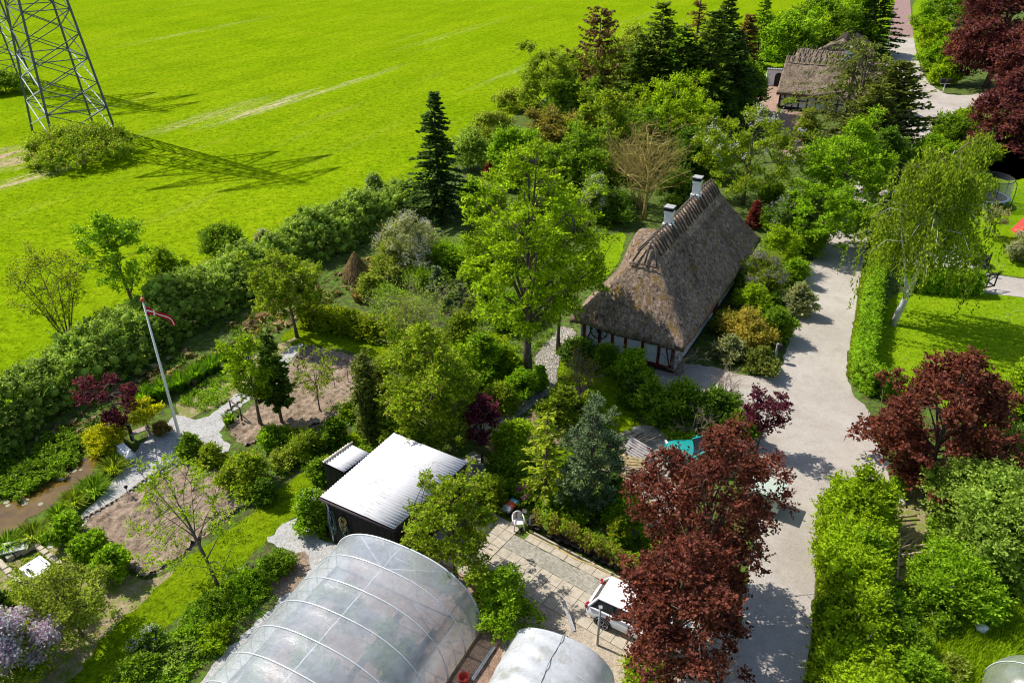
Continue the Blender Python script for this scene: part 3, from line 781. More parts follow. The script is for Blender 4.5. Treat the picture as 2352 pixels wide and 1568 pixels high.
def hedge(line, width, h, key, label, cat='hedge', L=.13, clip=True, cr=.35, dens=1.5, cap=60000, name='clipped_hedge', hvar=.0, world=None, core=.7, key2=None, group=None):
    pts = [at(x, y) for x, y in line] if world is None else [Vector(p) for p in world]
    o0 = pts[0].copy(); rng = np.random.default_rng(int(abs(o0.x * 13) + abs(o0.y * 7)))
    seg = [(pts[i + 1] - pts[i]).length for i in range(len(pts) - 1)]; tot = sum(seg)
    C = []
    step = cr * .75
    nl = int(tot / step)
    for k in range(nl + 1):
        s = tot * k / nl; i = 0
        while i < len(seg) - 1 and s > seg[i]: s -= seg[i]; i += 1
        d = (pts[i + 1] - pts[i]).normalized(); b = pts[i] + d * s; nrm = Vector((-d.y, d.x, 0))
        hv = h * (1 + hvar * (math.sin(k * .33 + o0.x) * .5 + math.sin(k * .13 + 2) * .5 + rng.normal() * .25))
        wv = width * (1 + hvar * .8 * math.sin(k * .21 + 1))
        m = max(4, int((wv + 2 * hv) / cr * .95))
        for q in range(m):
            u = (q + rng.uniform(0, 1)) / m * (wv + 2 * hv)
            if clip:
                if u < hv: a, z = -wv / 2, u
                elif u < hv + wv: a, z = u - hv - wv / 2, hv
                else: a, z = wv / 2, hv - (u - hv - wv)
                a *= (1 - cr * .8 / (wv / 2)); z = max(cr * .5, z - cr * .75)
            else:
                th = math.pi * u / (wv + 2 * hv); a = -math.cos(th) * wv / 2 * rng.uniform(.7, 1); z = max(cr * .4, math.sin(th) ** .7 * hv * rng.uniform(.72, 1) - cr * .5)
            jj = 0 if clip else cr * .35
            C.append(b - o0 + nrm * (a + rng.normal() * jj) + d * rng.normal() * cr * .3 + Vector((0, 0, z)))
    C = np.array([c[:] for c in C])
    me, _ = foliage_mesh('foliage', C, cr, L, [LM(key)], rng, dens, cap, core)
    t = empty(name, o0, label, cat, group)
    link_mesh('foliage', me, t)
    mb = MB()
    for k in range(int(tot / .9)):
        s = tot * (k + .5) / int(tot / .9); i = 0
        while i < len(seg) - 1 and s > seg[i]: s -= seg[i]; i += 1
        b = pts[i] + (pts[i + 1] - pts[i]).normalized() * s - o0
        mb.tube([b + Vector((0, 0, -.1)), b + Vector((rng.normal() * .1, rng.normal() * .1, h * .5)), b + Vector((rng.normal() * .3, rng.normal() * .3, h * .8))], [.05, .035, .015], BARK(), 5)
    mb.build('stems', t)
    return t
def cover(name, polys, key, label, n, L=.12, hmax=.35, clump=.25, px=True, kind='stuff', seed=1, per=26, excl=()):
    rng = np.random.default_rng(seed); Cs = []
    W_ = [wpoly(p) if px else p for p in polys]
    ar = np.array([max(.01, abs(sum(a[0] * b[1] - b[0] * a[1] for a, b in zip(p, p[1:] + p[:1]))) / 2) for p in W_])
    # patchiness
    for p, a in zip(W_, ar):
        k = int(n * a / ar.sum()) + 2; Q = sample_poly(p, k * 2, rng)
        f = np.sin(Q[:, 0] * 1.3 + seed) + np.sin(Q[:, 1] * 1.7 + 2 * seed) + np.sin((Q[:, 0] + Q[:, 1]) * .8) + rng.normal(size=len(Q)) * .8
        Cs.append(Q[np.argsort(-f)[:k]])
    Q = np.concatenate(Cs)
    for e in excl:
        Q = Q[~inside(e, Q[:, 0], Q[:, 1])]
    m = len(Q); hh = hmax * rng.uniform(.3, 1, m)
    P = np.repeat(np.concatenate([Q, (hh * .6)[:, None]], 1), per, 0)
    D = unit(rng.normal(size=P.shape)); D[:, 2] = np.abs(D[:, 2])
    P = P + D * (rng.uniform(.3, 1, len(P)) * clump)[:, None] * np.array([1, 1, .7]); P[:, 2] = np.maximum(.03, P[:, 2] - .05)
    Nn = unit(D * .4 + np.array([0, 0, .7]) + rng.normal(size=P.shape) * .5)
    s = L * rng.uniform(.6, 1.3, len(P))
    V, Fq = leaf_quads(P, Nn, s, s * .55, rng)
    o = link_mesh(name, np_mesh(name, V, [Fq], [LM(key)]))
    return tag(o, label, None, None, kind)

# ------------------------------------------------------------------ thatched houses
def thatch(name, cols, moss, mossth=.6):
    m, nt, out = new_mat(name)
    o = coords(nt)
    st = noise(nt, 1, 6, .75, coords(nt, (9, 9, 3.0)), .3); med = noise(nt, 1.6, 5, .7, o); fin = noise(nt, 6.5, 6, .9, coords(nt, (1, 1, .55)), .4)
    c = ramp(nt, st, [(.28, cols[0]), (.5, cols[1]), (.7, cols[2])])
    c = mix(nt, 1.0, c, ramp(nt, fin, [(.34, .25), (.5, .95), (.64, 1.75)]), 'MULTIPLY')
    c = mix(nt, ramp(nt, noise(nt, 3.6, 5, .8, coords(nt, loc=(3, 1, 7))), [(.52, 0.0), (.62, .75)]), c, tuple(x * .35 for x in cols[0]))
    c = mix(nt, ramp(nt, med, [(mossth, 0.0), (mossth + .1, .7)]), c, moss)
    c = mix(nt, 1.0, c, ramp(nt, noise(nt, .45, 5, .7, o, .5), [(.32, .58), (.5, 1.0), (.68, 1.28)]), 'MULTIPLY')
    principled(nt, out, c, 1.0, .0, 0, fin, 1.0, .10)
    return m
M_thatch = thatch('old_thatch', ((.135, .09, .062), (.285, .21, .155), (.47, .37, .295)), (.21, .13, .018), .53)
M_thatch2 = thatch('newer_thatch', ((.16, .12, .08), (.26, .20, .14), (.37, .29, .215)), (.14, .12, .05), .68)
M_stick = plain('weathered_ridge_wood', (.075, .062, .05), .9, .1, var=.4)
M_lime = plain('limewash', (.70, .70, .69), .85, .2, var=.14, scale=3)
M_redwood = plain('falu_red_timber', (.16, .022, .016), .75, .2, var=.3)
M_blackwood = plain('tarred_timber', (.018, .016, .014), .7, .25, var=.4, scale=8, stretch=(1, 1, .1))
M_glass = plain('window_glass', (.03, .035, .04), .08, .6, var=.2)
M_white = plain('white_paint', (.78, .78, .76), .5, .35, var=.05)
M_plinth = plain('tarred_plinth', (.03, .028, .026), .8, .2)
M_ridgestraw = thatch('ridge_straw', ((.16, .12, .08), (.30, .23, .165), (.42, .33, .245)), (.12, .10, .03), .66)
rrs = random.Random(5)
def smin(a, b, k):
    h = np.clip(.5 + .5 * (b - a) / k, 0, 1); return b * (1 - h) + a * h - k * h * (1 - h)
def roof_field(L, hw, ze, zr, hip0, hip1, k=.5, step=.14, fn=None, amp=.05, seed=1, thick=.34, over=0.0):
    """thatched roof over a rectangle u 0..L, v -hw..hw; returns verts, quads (top, eave edge and soffit)"""
    us = np.linspace(0, L, int(L / step) + 1); vs = np.linspace(-hw, hw, int(2 * hw / step) + 1)
    U, V = np.meshgrid(us, vs, indexing='ij'); rise = zr - ze; rng = np.random.default_rng(seed)
    z = (hw - np.abs(V)) / hw * rise
    z = smin(z, np.full_like(z, rise + .02), .25)
    if hip0: z = smin(z, U / hip0 * rise, k)
    if hip1: z = smin(z, (L - U) / hip1 * rise, k)
    z = np.maximum(z, 0)
    if fn is not None: z = fn(U, V, z)
    for q in range(10):
        a = rng.uniform(0, 6.28); f = rng.uniform(1.2, 6)
        z = z + amp / 3 * np.sin(U * f * math.cos(a) + V * f * math.sin(a) + rng.uniform(0, 6))
    z = z + rng.normal(size=z.shape) * amp * .35 + ze
    VV = np.stack([U, V, z], 2)
    nu, nv = U.shape; idx = np.arange(nu * nv).reshape(nu, nv)
    top = np.stack([idx[:-1, :-1], idx[1:, :-1], idx[1:, 1:], idx[:-1, 1:]], 2).reshape(-1, 4)
    ring = np.concatenate([idx[:, 0], idx[-1, 1:], idx[-2::-1, -1], idx[0, -2:0:-1]])
    base = VV.reshape(-1, 3)[ring].copy()
    base[:, 2] = np.minimum(base[:, 2], base[:, 2]) - thick
    ctr = np.array([L / 2, 0]); 
    inn = base.copy(); inn[:, 0] = np.clip(inn[:, 0], .42, L - .42); inn[:, 1] = np.clip(inn[:, 1], -hw + .42, hw - .42); inn[:, 2] += .12
    n0 = nu * nv; m = len(ring); a = np.arange(m); b = (a + 1) % m
    side = np.stack([ring[a], n0 + a, n0 + b, ring[b]], 1)
    sof = np.stack([n0 + a, n0 + m + a, n0 + m + b, n0 + b], 1)
    return np.concatenate([VV.reshape(-1, 3), base, inn]), [top, side, sof]
def mk_roof(parent, name, mat, **kw):
    v, f = roof_field(**kw); me = np_mesh(name, v, f, [mat])
    me.polygons.foreach_set('use_smooth', np.ones(len(me.polygons), bool))
    return link_mesh(name, me, parent)
def ridge_sticks(roof, u0, u1, n, zr, pitch, length, drop=.0, both=True, parent=None):
    """crossed oak pairs that ride the ridge: one mesh shared by every pair"""
    mb = MB()
    for s in (-1, 1):
        d = Vector((0, s * math.cos(pitch), -math.sin(pitch)))
        nrm = Vector((0, s * math.sin(pitch), math.cos(pitch)))
        a = Vector((s * .03, -s * .0, 0)) - d * .14 + nrm * .09; b = a + d * length
        mb.tube([a, a.lerp(b, .5) + nrm * .03, b], [.05, .058, .045], M_stick, 5)
    me = mb.mesh('ridge_timber')
    for k in range(n):
        u = u0 + (u1 - u0) * k / (n - 1) + rrs.uniform(-.04, .04)
        o = link_mesh('ridge_timber', me, roof, (u, 0, zr + .05))
        o.rotation_euler = (rrs.uniform(-.04, .04), 0, rrs.uniform(-.08, .08))
def chimney(roof, u, v, zb, zt, w):
    mb = MB()
    mb.box((u, v, (zb + zt) / 2), (w, w, zt - zb), M_lime)
    mb.box((u, v, zb + (zt - zb) * .30), (w + .14, w + .14, (zt - zb) * .42), M_lime)
    mb.box((u, v, zt - .13), (w + .07, w + .07, .16), M_lime)
    c = mb.build('chimney', roof, bevel=.015)
    mb = MB(); mb.box((u, v, zt + .04), (w + .08, w + .08, .18), M_blackwood); mb.box((u, v, zt + .165), (w + .13, w + .13, .06), plain('lead_cap', (.35, .34, .33), .6, .4))
    mb.build('chimney_cap', c)
HA = math.atan2(.875, .485)
house = empty('thatched_house', (6.31, 37.63, 0), 'half-timbered white cottage with red posts and a steep mossy thatched roof carrying two chimneys', 'house', None, HA)
def west_dormer(U, V, z):
    vv = -V
    d = 3.35 - .16 * np.maximum(vv, 0) - .38 * (U - 7.2) ** 2 - .03 * (U - 7.2) ** 4 - 2.2 * np.maximum(0, vv - 2.0) ** 2.2
    d = np.where(vv > 0, d, -5.0)
    return -smin(-z, -d, .55)
# local frame: u along the ridge, v = left(-)... house x axis runs away from the camera, y to the west
roof = mk_roof(house, 'roof', M_thatch, L=17.0, hw=3.4, ze=2.2, zr=6.38, hip0=2.9, hip1=2.3, fn=lambda U, V, z: west_dormer(U, -V, z), amp=.07, seed=3)
# ridge straw saddle
us = np.linspace(1.75, 15.3, 110); vs = np.linspace(-1.0, 1.0, 11); U, V = np.meshgrid(us, vs, indexing='ij')
Z = 6.53 - np.sqrt(V ** 2 + .06) * 1.16 - np.maximum(0, 3.1 - U) ** 1.5 * .9 - np.maximum(0, U - 14.4) ** 1.5 * .9 + RNG.normal(size=U.shape) * .015
idx = np.arange(U.size).reshape(U.shape)
me = np_mesh('ridge', np.stack([U, V, Z], 2).reshape(-1, 3), [np.stack([idx[:-1, :-1], idx[1:, :-1], idx[1:, 1:], idx[:-1, 1:]], 2).reshape(-1, 4)], [M_ridgestraw])
link_mesh('ridge', me, roof)
ridge_sticks(roof, 3.0, 14.5, 27, 6.46, R(50), 1.15)
mb = MB()
for dv in (-.85, -.05, .72):
    mb.tube([(3.0, dv * .15, 6.45), (2.55, dv * .6, 6.08), (2.1, dv * .9, 5.5)], [.055, .06, .05], M_stick, 5)
mb.tube([(2.08, -.9, 5.42), (2.02, 0, 5.5), (2.08, .85, 5.38)], .045, M_stick, 5)
mb.build('hip_timber', roof)
chimney(roof, 6.2, .1, 5.6, 7.3, .45); chimney(roof, 11.5, .1, 5.6, 7.5, .45)
def timber_wall(parent, p0, p1, h, tm, posts, braces=(), z0=.22, mid=None, wall=True, infill=None, thick=.22):
    """a framed wall: infill panel, sill and head beams and posts as separate parts; p0,p1 local xy"""
    a, b = Vector((*p0, 0)), Vector((*p1, 0)); d = (b - a); L = d.length; d.normalize(); nrm = Vector((d.y, -d.x, 0))
    rz = math.atan2(d.y, d.x)
    mb = MB(); mb.box((a + b) / 2 + Vector((0, 0, z0 + (h - z0) / 2)) - nrm * thick / 2, (L, thick, h - z0), infill or M_lime, rz)
    mb.build('wall_panel', parent)
    mb = MB(); mb.box((a + b) / 2 + Vector((0, 0, z0 / 2)) - nrm * thick / 2, (L + .04, thick + .06, z0), M_plinth, rz); mb.build('plinth', parent)
    q = nrm * .015
    mb = MB()
    mb.box((a + b) / 2 + Vector((0, 0, h - .09)) + q, (L, .05, .18), tm, rz); mb.box((a + b) / 2 + Vector((0, 0, z0 + .08)) + q, (L, .05, .16), tm, rz)
    if mid: mb.box((a + b) / 2 + Vector((0, 0, mid)) + q, (L, .046, .13), tm, rz)
    for s in posts:
        mb.box(a + d * (L * s) + Vector((0, 0, z0 + (h - z0) / 2)) + nrm * .022, (.17, .05, h - z0 - .34), tm, rz)
    for s0, s1, f in braces:
        pa, pb = a + d * (L * s0) + Vector((0, 0, z0 + .2)), a + d * (L * s1) + Vector((0, 0, h - .2))
        mb.bar(pa + nrm * .02, pb + nrm * .02, .05, .14, tm, up=nrm) if f else None
    mb.build('timber_frame', parent)
WX0, WX1, WY = .55, 16.4, 2.85
timber_wall(house, (WX0, WY), (WX0, -WY), 2.3, M_redwood, (.03, .2, .34, .48, .66, .83, .97), ((.05, .14, 1), (.95, .88, 1)))
timber_wall(house, (WX0, -WY), (WX1, -WY), 2.3, M_lime, (.0, .1, .2, .3, .4, .5, .6, .7, .8, .9, 1))
timber_wall(house, (WX1, WY), (WX0, WY), 2.3, M_lime, (.0, .2, .4, .6, .8, 1))
timber_wall(house, (WX1, -WY), (WX1, WY), 2.3, M_redwood, (.03, .3, .5, .7, .97))
for (x0, y0, sgn) in ((3.0, -WY, -1), (6.2, -WY, -1), (10.5, -WY, -1), (13.2, -WY, -1)):
    mb = MB(); mb.box((x0, y0 + sgn * .035, 1.45), (.95, .06, .95), M_white); f = mb.build('window', house)
    mb = MB()
    for k in (-1, 1):
        for j in (-1, 1): mb.box((x0 + k * .215, y0 + sgn * .07, 1.45 + j * .215), (.36, .02, .36), M_glass)
    mb.build('pane', f)
mb = MB(); mb.box((8.4, -WY - .04, 1.15), (.95, .07, 1.9), M_redwood); dr = mb.build('door', house)
mb = MB(); mb.tube([(8.72, -WY - .09, 1.1), (8.72, -WY - .13, 1.1), (8.62, -WY - .13, 1.1)], .015, M_blackwood); mb.build('handle', dr)
# dormer front
# wagon wheel on the gable
mb = MB(); wc = house.matrix_basis @ Vector((WX0 - .12, 1.75, 1.55))
Mw = Matrix.Rotation(HA, 3, 'Z') @ Matrix.Rotation(R(90), 3, 'Y')
pts = [Mw @ Vector((.52 * math.cos(a), .52 * math.sin(a), 0)) for a in [2 * math.pi * k / 24 for k in range(24)]]
mb.tube(pts, .035, M_blackwood, 6, closed=True); ww = mb.build('wagon_wheel', None, wc)
tag(ww, 'black spoked wagon wheel hung on the white gable of the near cottage', 'wheel')
mb = MB()
for k in range(12):
    a = 2 * math.pi * k / 12; mb.tube([(0, 0, 0), Mw @ Vector((.5 * math.cos(a), .5 * math.sin(a), 0))], .017, M_blackwood, 5)
mb.build('spoke', ww)
mb = MB(); mb.lathe([(.07, -.07), (.08, 0), (.07, .07)], M_blackwood, n=10, M=Mw); mb.build('hub', ww)

# farm house in the background
HB = math.atan2(-.425, .905)
farm = empty('thatched_farmhouse', (31.9, 95.0, 0), 'far thatched farmhouse with black and white timber wall beside the bend of the road', 'house', None, HB)
# local x along the ridge (to the right), y away from the camera
roofb = mk_roof(farm, 'roof', M_thatch2, L=12.6, hw=4.1, ze=2.1, zr=5.5, hip0=0, hip1=1.4, amp=.05, seed=8, step=.2)
roofb.location = (-.3, 3.7, 0)
us = np.linspace(0, 11.6, 70); vs = np.linspace(-.9, .9, 9); U, V = np.meshgrid(us, vs, indexing='ij'); Z = 5.72 - np.sqrt(V ** 2 + .06) * .95 + RNG.normal(size=U.shape) * .015
idx = np.arange(U.size).reshape(U.shape)
link_mesh('ridge', np_mesh('ridge', np.stack([U, V, Z], 2).reshape(-1, 3), [np.stack([idx[:-1, :-1], idx[1:, :-1], idx[1:, 1:], idx[:-1, 1:]], 2).reshape(-1, 4)], [M_thatch2]), roofb)
ridge_sticks(roofb, .2, 11.4, 19, 5.65, R(44), 1.15)
chimney(roofb, 6.9, .1, 5.0, 6.8, .75)
timber_wall(farm, (.1, 0), (12, 0), 2.25, M_blackwood, (.004, .05, .13, .19, .27, .35, .45, .55, .65, .75, .85, .99), mid=1.15)
timber_wall(farm, (.1, 7.3), (.1, .0), 2.25, M_blackwood, (.0, .25, .5, .75, 1.0), mid=1.15)
mb = MB()
mb.add([(.1, .02, 2.25), (.1, 7.3, 2.25), (.1, 3.66, 5.2), (.3, .02, 2.25), (.3, 7.3, 2.25), (.3, 3.66, 5.2)], [(0, 2, 1), (3, 4, 5), (0, 1, 4, 3), (1, 2, 5, 4), (2, 0, 3, 5)], M_blackwood); mb.build('gable', farm)
for x0 in (1.9, 4.4, 7.6):
    mb = MB(); mb.box((x0, -.05, 1.68), (.8, .06, .75), M_white); f = mb.build('window', farm)
    mb = MB()
    for k in (-1, 1):
        for j in (-1, 0, 1): mb.box((x0 + k * .18, -.085, 1.68 + j * .22), (.3, .02, .18), M_glass)
    mb.build('pane', f)
wing = empty('thatched_barn_wing', at(1930, 150, 0), 'thatched wing with bare ridge sticks behind the far farmhouse chimney', 'barn', None, HB - R(90))
mk = mk_roof(wing, 'roof', M_thatch2, L=13, hw=3.9, ze=2.1, zr=4.5, hip0=.3, hip1=.3, amp=.05, seed=12, step=.25); mk.location = (-6.5, 0, 0)
ridge_sticks(mk, .6, 12.4, 26, 4.6, R(34), 1.4)
timber_wall(wing, (-6, -3.4), (6, -3.4), 2.3, M_blackwood, (.0, .2, .4, .6, .8, 1)); timber_wall(wing, (6, 3.4), (-6, 3.4), 2.3, M_blackwood, (.0, .2, .4, .6, .8, 1)); timber_wall(wing, (6, -3.4), (6, 3.4), 2.3, M_blackwood, (0, .5, 1)); timber_wall(wing, (-6, 3.4), (-6, -3.4), 2.3, M_blackwood, (0, .5, 1))
p = at(1836, 166, 0)
wing2 = empty('thatched_outbuilding', (37.2, 106.3, 0), 'low thatched outbuilding showing a short straw ridge left of the far farmhouse', 'barn', None, HB)
mk = mk_roof(wing2, 'roof', M_thatch2, L=8, hw=3.4, ze=2.1, zr=5.0, hip0=.8, hip1=.8, amp=.05, seed=14, step=.25); mk.location = (-.8, 0, 0)
ridge_sticks(mk, .8, 7, 12, 5.1, R(42), 1.0)
timber_wall(wing2, (-.3, -2.9), (6.8, -2.9), 2.2, M_blackwood, (0, .2, .4, .6, .8, 1)); timber_wall(wing2, (-.3, 2.9), (-.3, -2.9), 2.2, M_blackwood, (0, .5, 1))
# white garden wall with an arched door
pa, pb = at(1757, 197), at(1803, 199); d = (pb - pa); L = d.length
gw = empty('arched_garden_wall', pa, 'white garden wall with a tiled top and a dark arched doorway left of the farmhouse', 'wall', None, math.atan2(d.y, d.x))
mb = MB(); hw_ = 2.1; ax, ar = L * .60, .47
top = [(0, hw_), (L, hw_)]
prof = [(0, 0), (ax - ar, 0), (ax - ar, 1.25)] + [(ax - ar * math.cos(t), 1.25 + ar * math.sin(t)) for t in [math.pi * k / 10 for k in range(1, 10)]] + [(ax + ar, 1.25), (ax + ar, 0), (L, 0), (L, hw_), (0, hw_)]
n = len(prof); vsx = [(x, 0, z) for x, z in prof] + [(x, .3, z) for x, z in prof]
mb.add(vsx, [tuple(range(n)), tuple(range(2 * n - 1, n - 1, -1))] + [(i, n + i, n + (i + 1) % n, (i + 1) % n) for i in range(n)], M_lime); mb.build('wall_body', gw)
mb = MB()
for k in range(12): mb.lathe([(.09, -.28), (.11, .28)], plain('grey_tile', (.30, .31, .33), .7), c=(L * (k + .5) / 12, .15, hw_ + .04), n=8, M=Matrix.Rotation(R(90), 3, 'X'))
mb.build('tile_coping', gw)
mb = MB(); mb.box((ax, .2, .86), (ar * 2 - .02, .06, 1.7), M_blackwood); mb.build('door', gw)

# ------------------------------------------------------------------ corrugated shed
def corr_mat():
    m, nt, out = new_mat('white_corrugated_sheet')
    o = coords(nt)
    lich = noise(nt, 2.2, 6, .75, o); mp = nt.nodes.new('ShaderNodeMapping'); mp.inputs['Scale'].default_value = (1.6, 14, 1); nt.links.new(coords(nt, (1, 1, 1), (0, 0, -math.atan2(1.85, -3.26))), mp.inputs[0])
    st = noise(nt, 1, 5, .75, mp.outputs[0])
    big = noise(nt, .5, 3, .6, o)
    c = mix(nt, ramp(nt, st, [(.52, 0.0), (.60, .75)]), (.68, .67, .67), (.24, .19, .17))
    c2 = mix(nt, ramp(nt, big, [(.42, 0.08), (.56, 1.0)]), (.68, .67, .67), c)
    c2 = mix(nt, ramp(nt, lich, [(.61, 0.0), (.68, .6)]), c2, (.27, .22, .19))
    principled(nt, out, c2, .7, .25)
    return m
M_corr = corr_mat()
M_fascia = plain('dark_fascia', (.045, .035, .04), .7, .2)
def corr_roof(parent, c00, c10, c11, c01, pitch=.15, amp=.022, name='roof'):
    """corrugation ridges run from edge c00-c10 to c01-c11 (c00->c01 is along the ridges)"""
    c00, c10, c11, c01 = (Vector(c) for c in (c00, c10, c11, c01))
    w = (c10 - c00).length; n = int(w / pitch) * 6; vs = []
    for j in range(3):
        for i in range(n + 1):
            s = i / n; t = j / 2
            p = c00.lerp(c10, s).lerp(c01.lerp(c11, s), t)
            vs.append(p + Vector((0, 0, amp * math.cos(2 * math.pi * s * w / pitch))))
    m = len(vs); fs = []
    for j in range(2):
        for i in range(n): a = j * (n + 1) + i; fs.append((a, a + 1, a + n + 2, a + n + 1))
    mb = MB(); mb.add(vs, fs, M_corr, True)
    o = mb.build(name, parent); s = o.modifiers.new('thickness', 'SOLIDIFY'); s.thickness = .012; return o
zl, zh = 2.15, 2.45
SR, ST, SL, SB = at(1075, 1060, 2.3), at(905, 993, 2.3), at(735, 1140, 2.45), at(905, 1215, 2.3)
shed = empty('garden_shed', (0, 0, 0), 'black timber shed with a white corrugated roof behind the large polytunnel', 'shed')
corr_roof(shed, SB, SR, ST, SL)
ctr = (SR + ST + SL + SB) / 4
ins_ = [c.lerp(ctr, .045) for c in (SB, SR, ST, SL)]
mb = MB()
for i in range(4):
    a, b = ins_[i], ins_[(i + 1) % 4]; d = b - a; L = Vector((d.x, d.y)).length; rz = math.atan2(d.y, d.x); nb_ = int(L / .16)
    for k in range(nb_):
        q = a.lerp(b, (k + .5) / nb_); hz = q.z - .10
        mb.box((q.x, q.y, hz / 2), (L / nb_ - .012, .03 + .012 * (k % 2), hz), M_blackwood, rz)
mb.build('wall', shed)
mb = MB()
for a, b in ((SB, SR), (SR, ST), (ST, SL), (SL, SB)):
    a2, b2 = a.lerp(ctr, .012), b.lerp(ctr, .012); mb.bar(a2 - Vector((0, 0, .12)), b2 - Vector((0, 0, .12)), .04, .16, M_fascia)
mb.build('fascia', shed)
mb = MB(); e1, e2 = SB.lerp(ctr, -.015) - Vector((0, 0, .1)), SL.lerp(ctr, -.015) - Vector((0, 0, .1)); mb.tube([e1, e2], .055, M_fascia, 8); mb.build('gutter', shed)
mb = MB(); q = SL.lerp(ctr, .03); mb.tube([q + Vector((.12, -.12, -.15)), q + Vector((.2, -.12, -.5)), (q.x + .2, q.y - .12, .05)], .035, plain('zinc', (.5, .5, .52), .4, .5), 8); mb.build('downpipe', shed)
lean = empty('shed_annexe', (0, 0, 0), 'low annexe with small white corrugated roof left of the black shed', 'shed')
l1, l2, l4 = at(740, 1060, 2.0), at(800, 1018, 2.05), at(790, 1085, 1.98)
l3 = l2 + (l4 - l1)
corr_roof(lean, l1, l2, l3, l4)
cl = (l1 + l2 + l3 + l4) / 4
mb = MB(); iv = [c.lerp(cl, .06) for c in (l1, l2, l3, l4)]
for i in range(4):
    a, b = iv[i], iv[(i + 1) % 4]; d = b - a; L = Vector((d.x, d.y)).length; nb_ = int(L / .16)
    for k in range(nb_):
        q = a.lerp(b, (k + .5) / nb_); mb.box((q.x, q.y, (q.z - .08) / 2), (L / nb_ - .012, .03 + .01 * (k % 2), q.z - .08), M_blackwood, math.atan2(d.y, d.x))
mb.build('wall', lean)
mb = MB(); mb.bar(l1.lerp(l4, .12) + Vector((0, 0, .07)), l2.lerp(l3, .12) + (l2 - l1) * .08 + Vector((0, 0, .07)), .07, .07, plain('grey_lath', (.32, .27, .21), .9)); tag(mb.build('loose_roof_lath'), 'loose grey wooden lath lying along the edge of the small annexe roof', 'lath')
# hoses hung on the shed wall
def hose(name, frac, zc, a, b, mat, mat2, label):
    wa, wb = SL.lerp(ctr, .045), SB.lerp(ctr, .045); q = wa.lerp(wb, frac); d = (wb - wa); d.z = 0; d.normalize(); nr = Vector((d.y, -d.x, 0))
    if nr.y > 0: nr = -nr
    rg = random.Random(int(frac * 100)); mb = MB()
    for k in range(9):
        aa, bb = a * rg.uniform(.7, 1.1), b * rg.uniform(.5, 1.12); pts = []
        for i in range(18):
            t = 2 * math.pi * i / 18
            pts.append(q * 1 + d * (aa * math.cos(t) + rg.uniform(-.01, .01)) + nr * (.07 + .012 * k) + Vector((0, 0, -q.z + zc + .0 - bb + bb * math.sin(t))))
        mb.tube(pts, .016, mat if k % 3 else mat2, 5, closed=True)
    o = mb.build(name); tag(o, label, 'hose')
    mb = MB(); mb.tube([q + Vector((0, 0, zc - q.z)), q + nr * .25 + Vector((0, 0, zc - q.z + .02))], .02, M_fascia); mb.build('hook', o)
M_hoseg = plain('green_hose', (.03, .09, .06), .5, .4); M_hosey = plain('yellow_hose', (.55, .42, .14), .5, .4); M_hosew = plain('pale_hose', (.40, .44, .42), .5, .4)
hose('garden_hose', .10, 1.85, .17, .72, M_hoseg, M_hosew, 'coiled dark green hose hanging beside the downpipe of the black shed')
hose('garden_hose', .27, 1.75, .16, .34, M_hosey, M_hosey, 'coiled yellow hose hanging on the black shed wall')
hose('garden_hose', .30, 1.45, .15, .62, M_hoseg, M_hosew, 'long green hose loop hanging under the yellow hose coil')

# ------------------------------------------------------------------ polytunnels
def film(name, tr, wh, gl=.06, rough=.18, dirt=None):
    m, nt, out = new_mat(name)
    t = nt.nodes.new('ShaderNodeBsdfTransparent'); t.inputs[0].default_value = (.93, .95, .97, 1)
    d = nt.nodes.new('ShaderNodeBsdfDiffuse'); tl = nt.nodes.new('ShaderNodeBsdfTranslucent')
    n1 = noise(nt, 1.3, 5, .65, coords(nt)); n2 = noise(nt, 1, 5, .7, coords(nt, (8, 8, .8)), .5)
    col = ramp(nt, n2, [(.3, tuple(c * .8 for c in wh)), (.65, wh)])
    if dirt: col = mix(nt, ramp(nt, n1, [(.5, 0.0), (.66, .7)]), col, dirt)
    nt.links.new(col, d.inputs[0]); nt.links.new(col, tl.inputs[0])
    md = nt.nodes.new('ShaderNodeMixShader'); md.inputs[0].default_value = .45; nt.links.new(d.outputs[0], md.inputs[1]); nt.links.new(tl.outputs[0], md.inputs[2])
    fac = ramp(nt, n1, [(.3, tr - .12), (.7, tr + .12)])
    m1 = nt.nodes.new('ShaderNodeMixShader'); nt.links.new(fac, m1.inputs[0]); nt.links.new(md.outputs[0], m1.inputs[1]); nt.links.new(t.outputs[0], m1.inputs[2])
    bpn = nt.nodes.new('ShaderNodeBump'); bpn.inputs['Strength'].default_value = .35; bpn.inputs['Distance'].default_value = .03; nt.links.new(noise(nt, 3.2, 4, .6, coords(nt, (1, 1, .5)), .8), bpn.inputs['Height'])
    g = nt.nodes.new('ShaderNodeBsdfGlossy'); nt.links.new(bpn.outputs[0], g.inputs['Normal']); nt.links.new(bpn.outputs[0], d.inputs['Normal']); g.inputs['Roughness'].default_value = rough; g.inputs[0].default_value = (1, 1, 1, 1)
    lw = nt.nodes.new('ShaderNodeLayerWeight'); lw.inputs[0].default_value = .25
    mm = nt.nodes.new('ShaderNodeMath'); mm.operation = 'MULTIPLY_ADD'; nt.links.new(lw.outputs['Facing'], mm.inputs[0]); mm.inputs[1].default_value = .35; mm.inputs[2].default_value = gl
    m2 = nt.nodes.new('ShaderNodeMixShader'); nt.links.new(mm.outputs[0], m2.inputs[0]); nt.links.new(m1.outputs[0], m2.inputs[1]); nt.links.new(g.outputs[0], m2.inputs[2])
    nt.links.new(m2.outputs[0], out.inputs[0]); return m
M_film = film('clear_polythene', .60, (.90, .95, 1.0), .10, .24); M_tube = plain('galvanised_tube', (.62, .65, .68), .35, .5, var=.1)
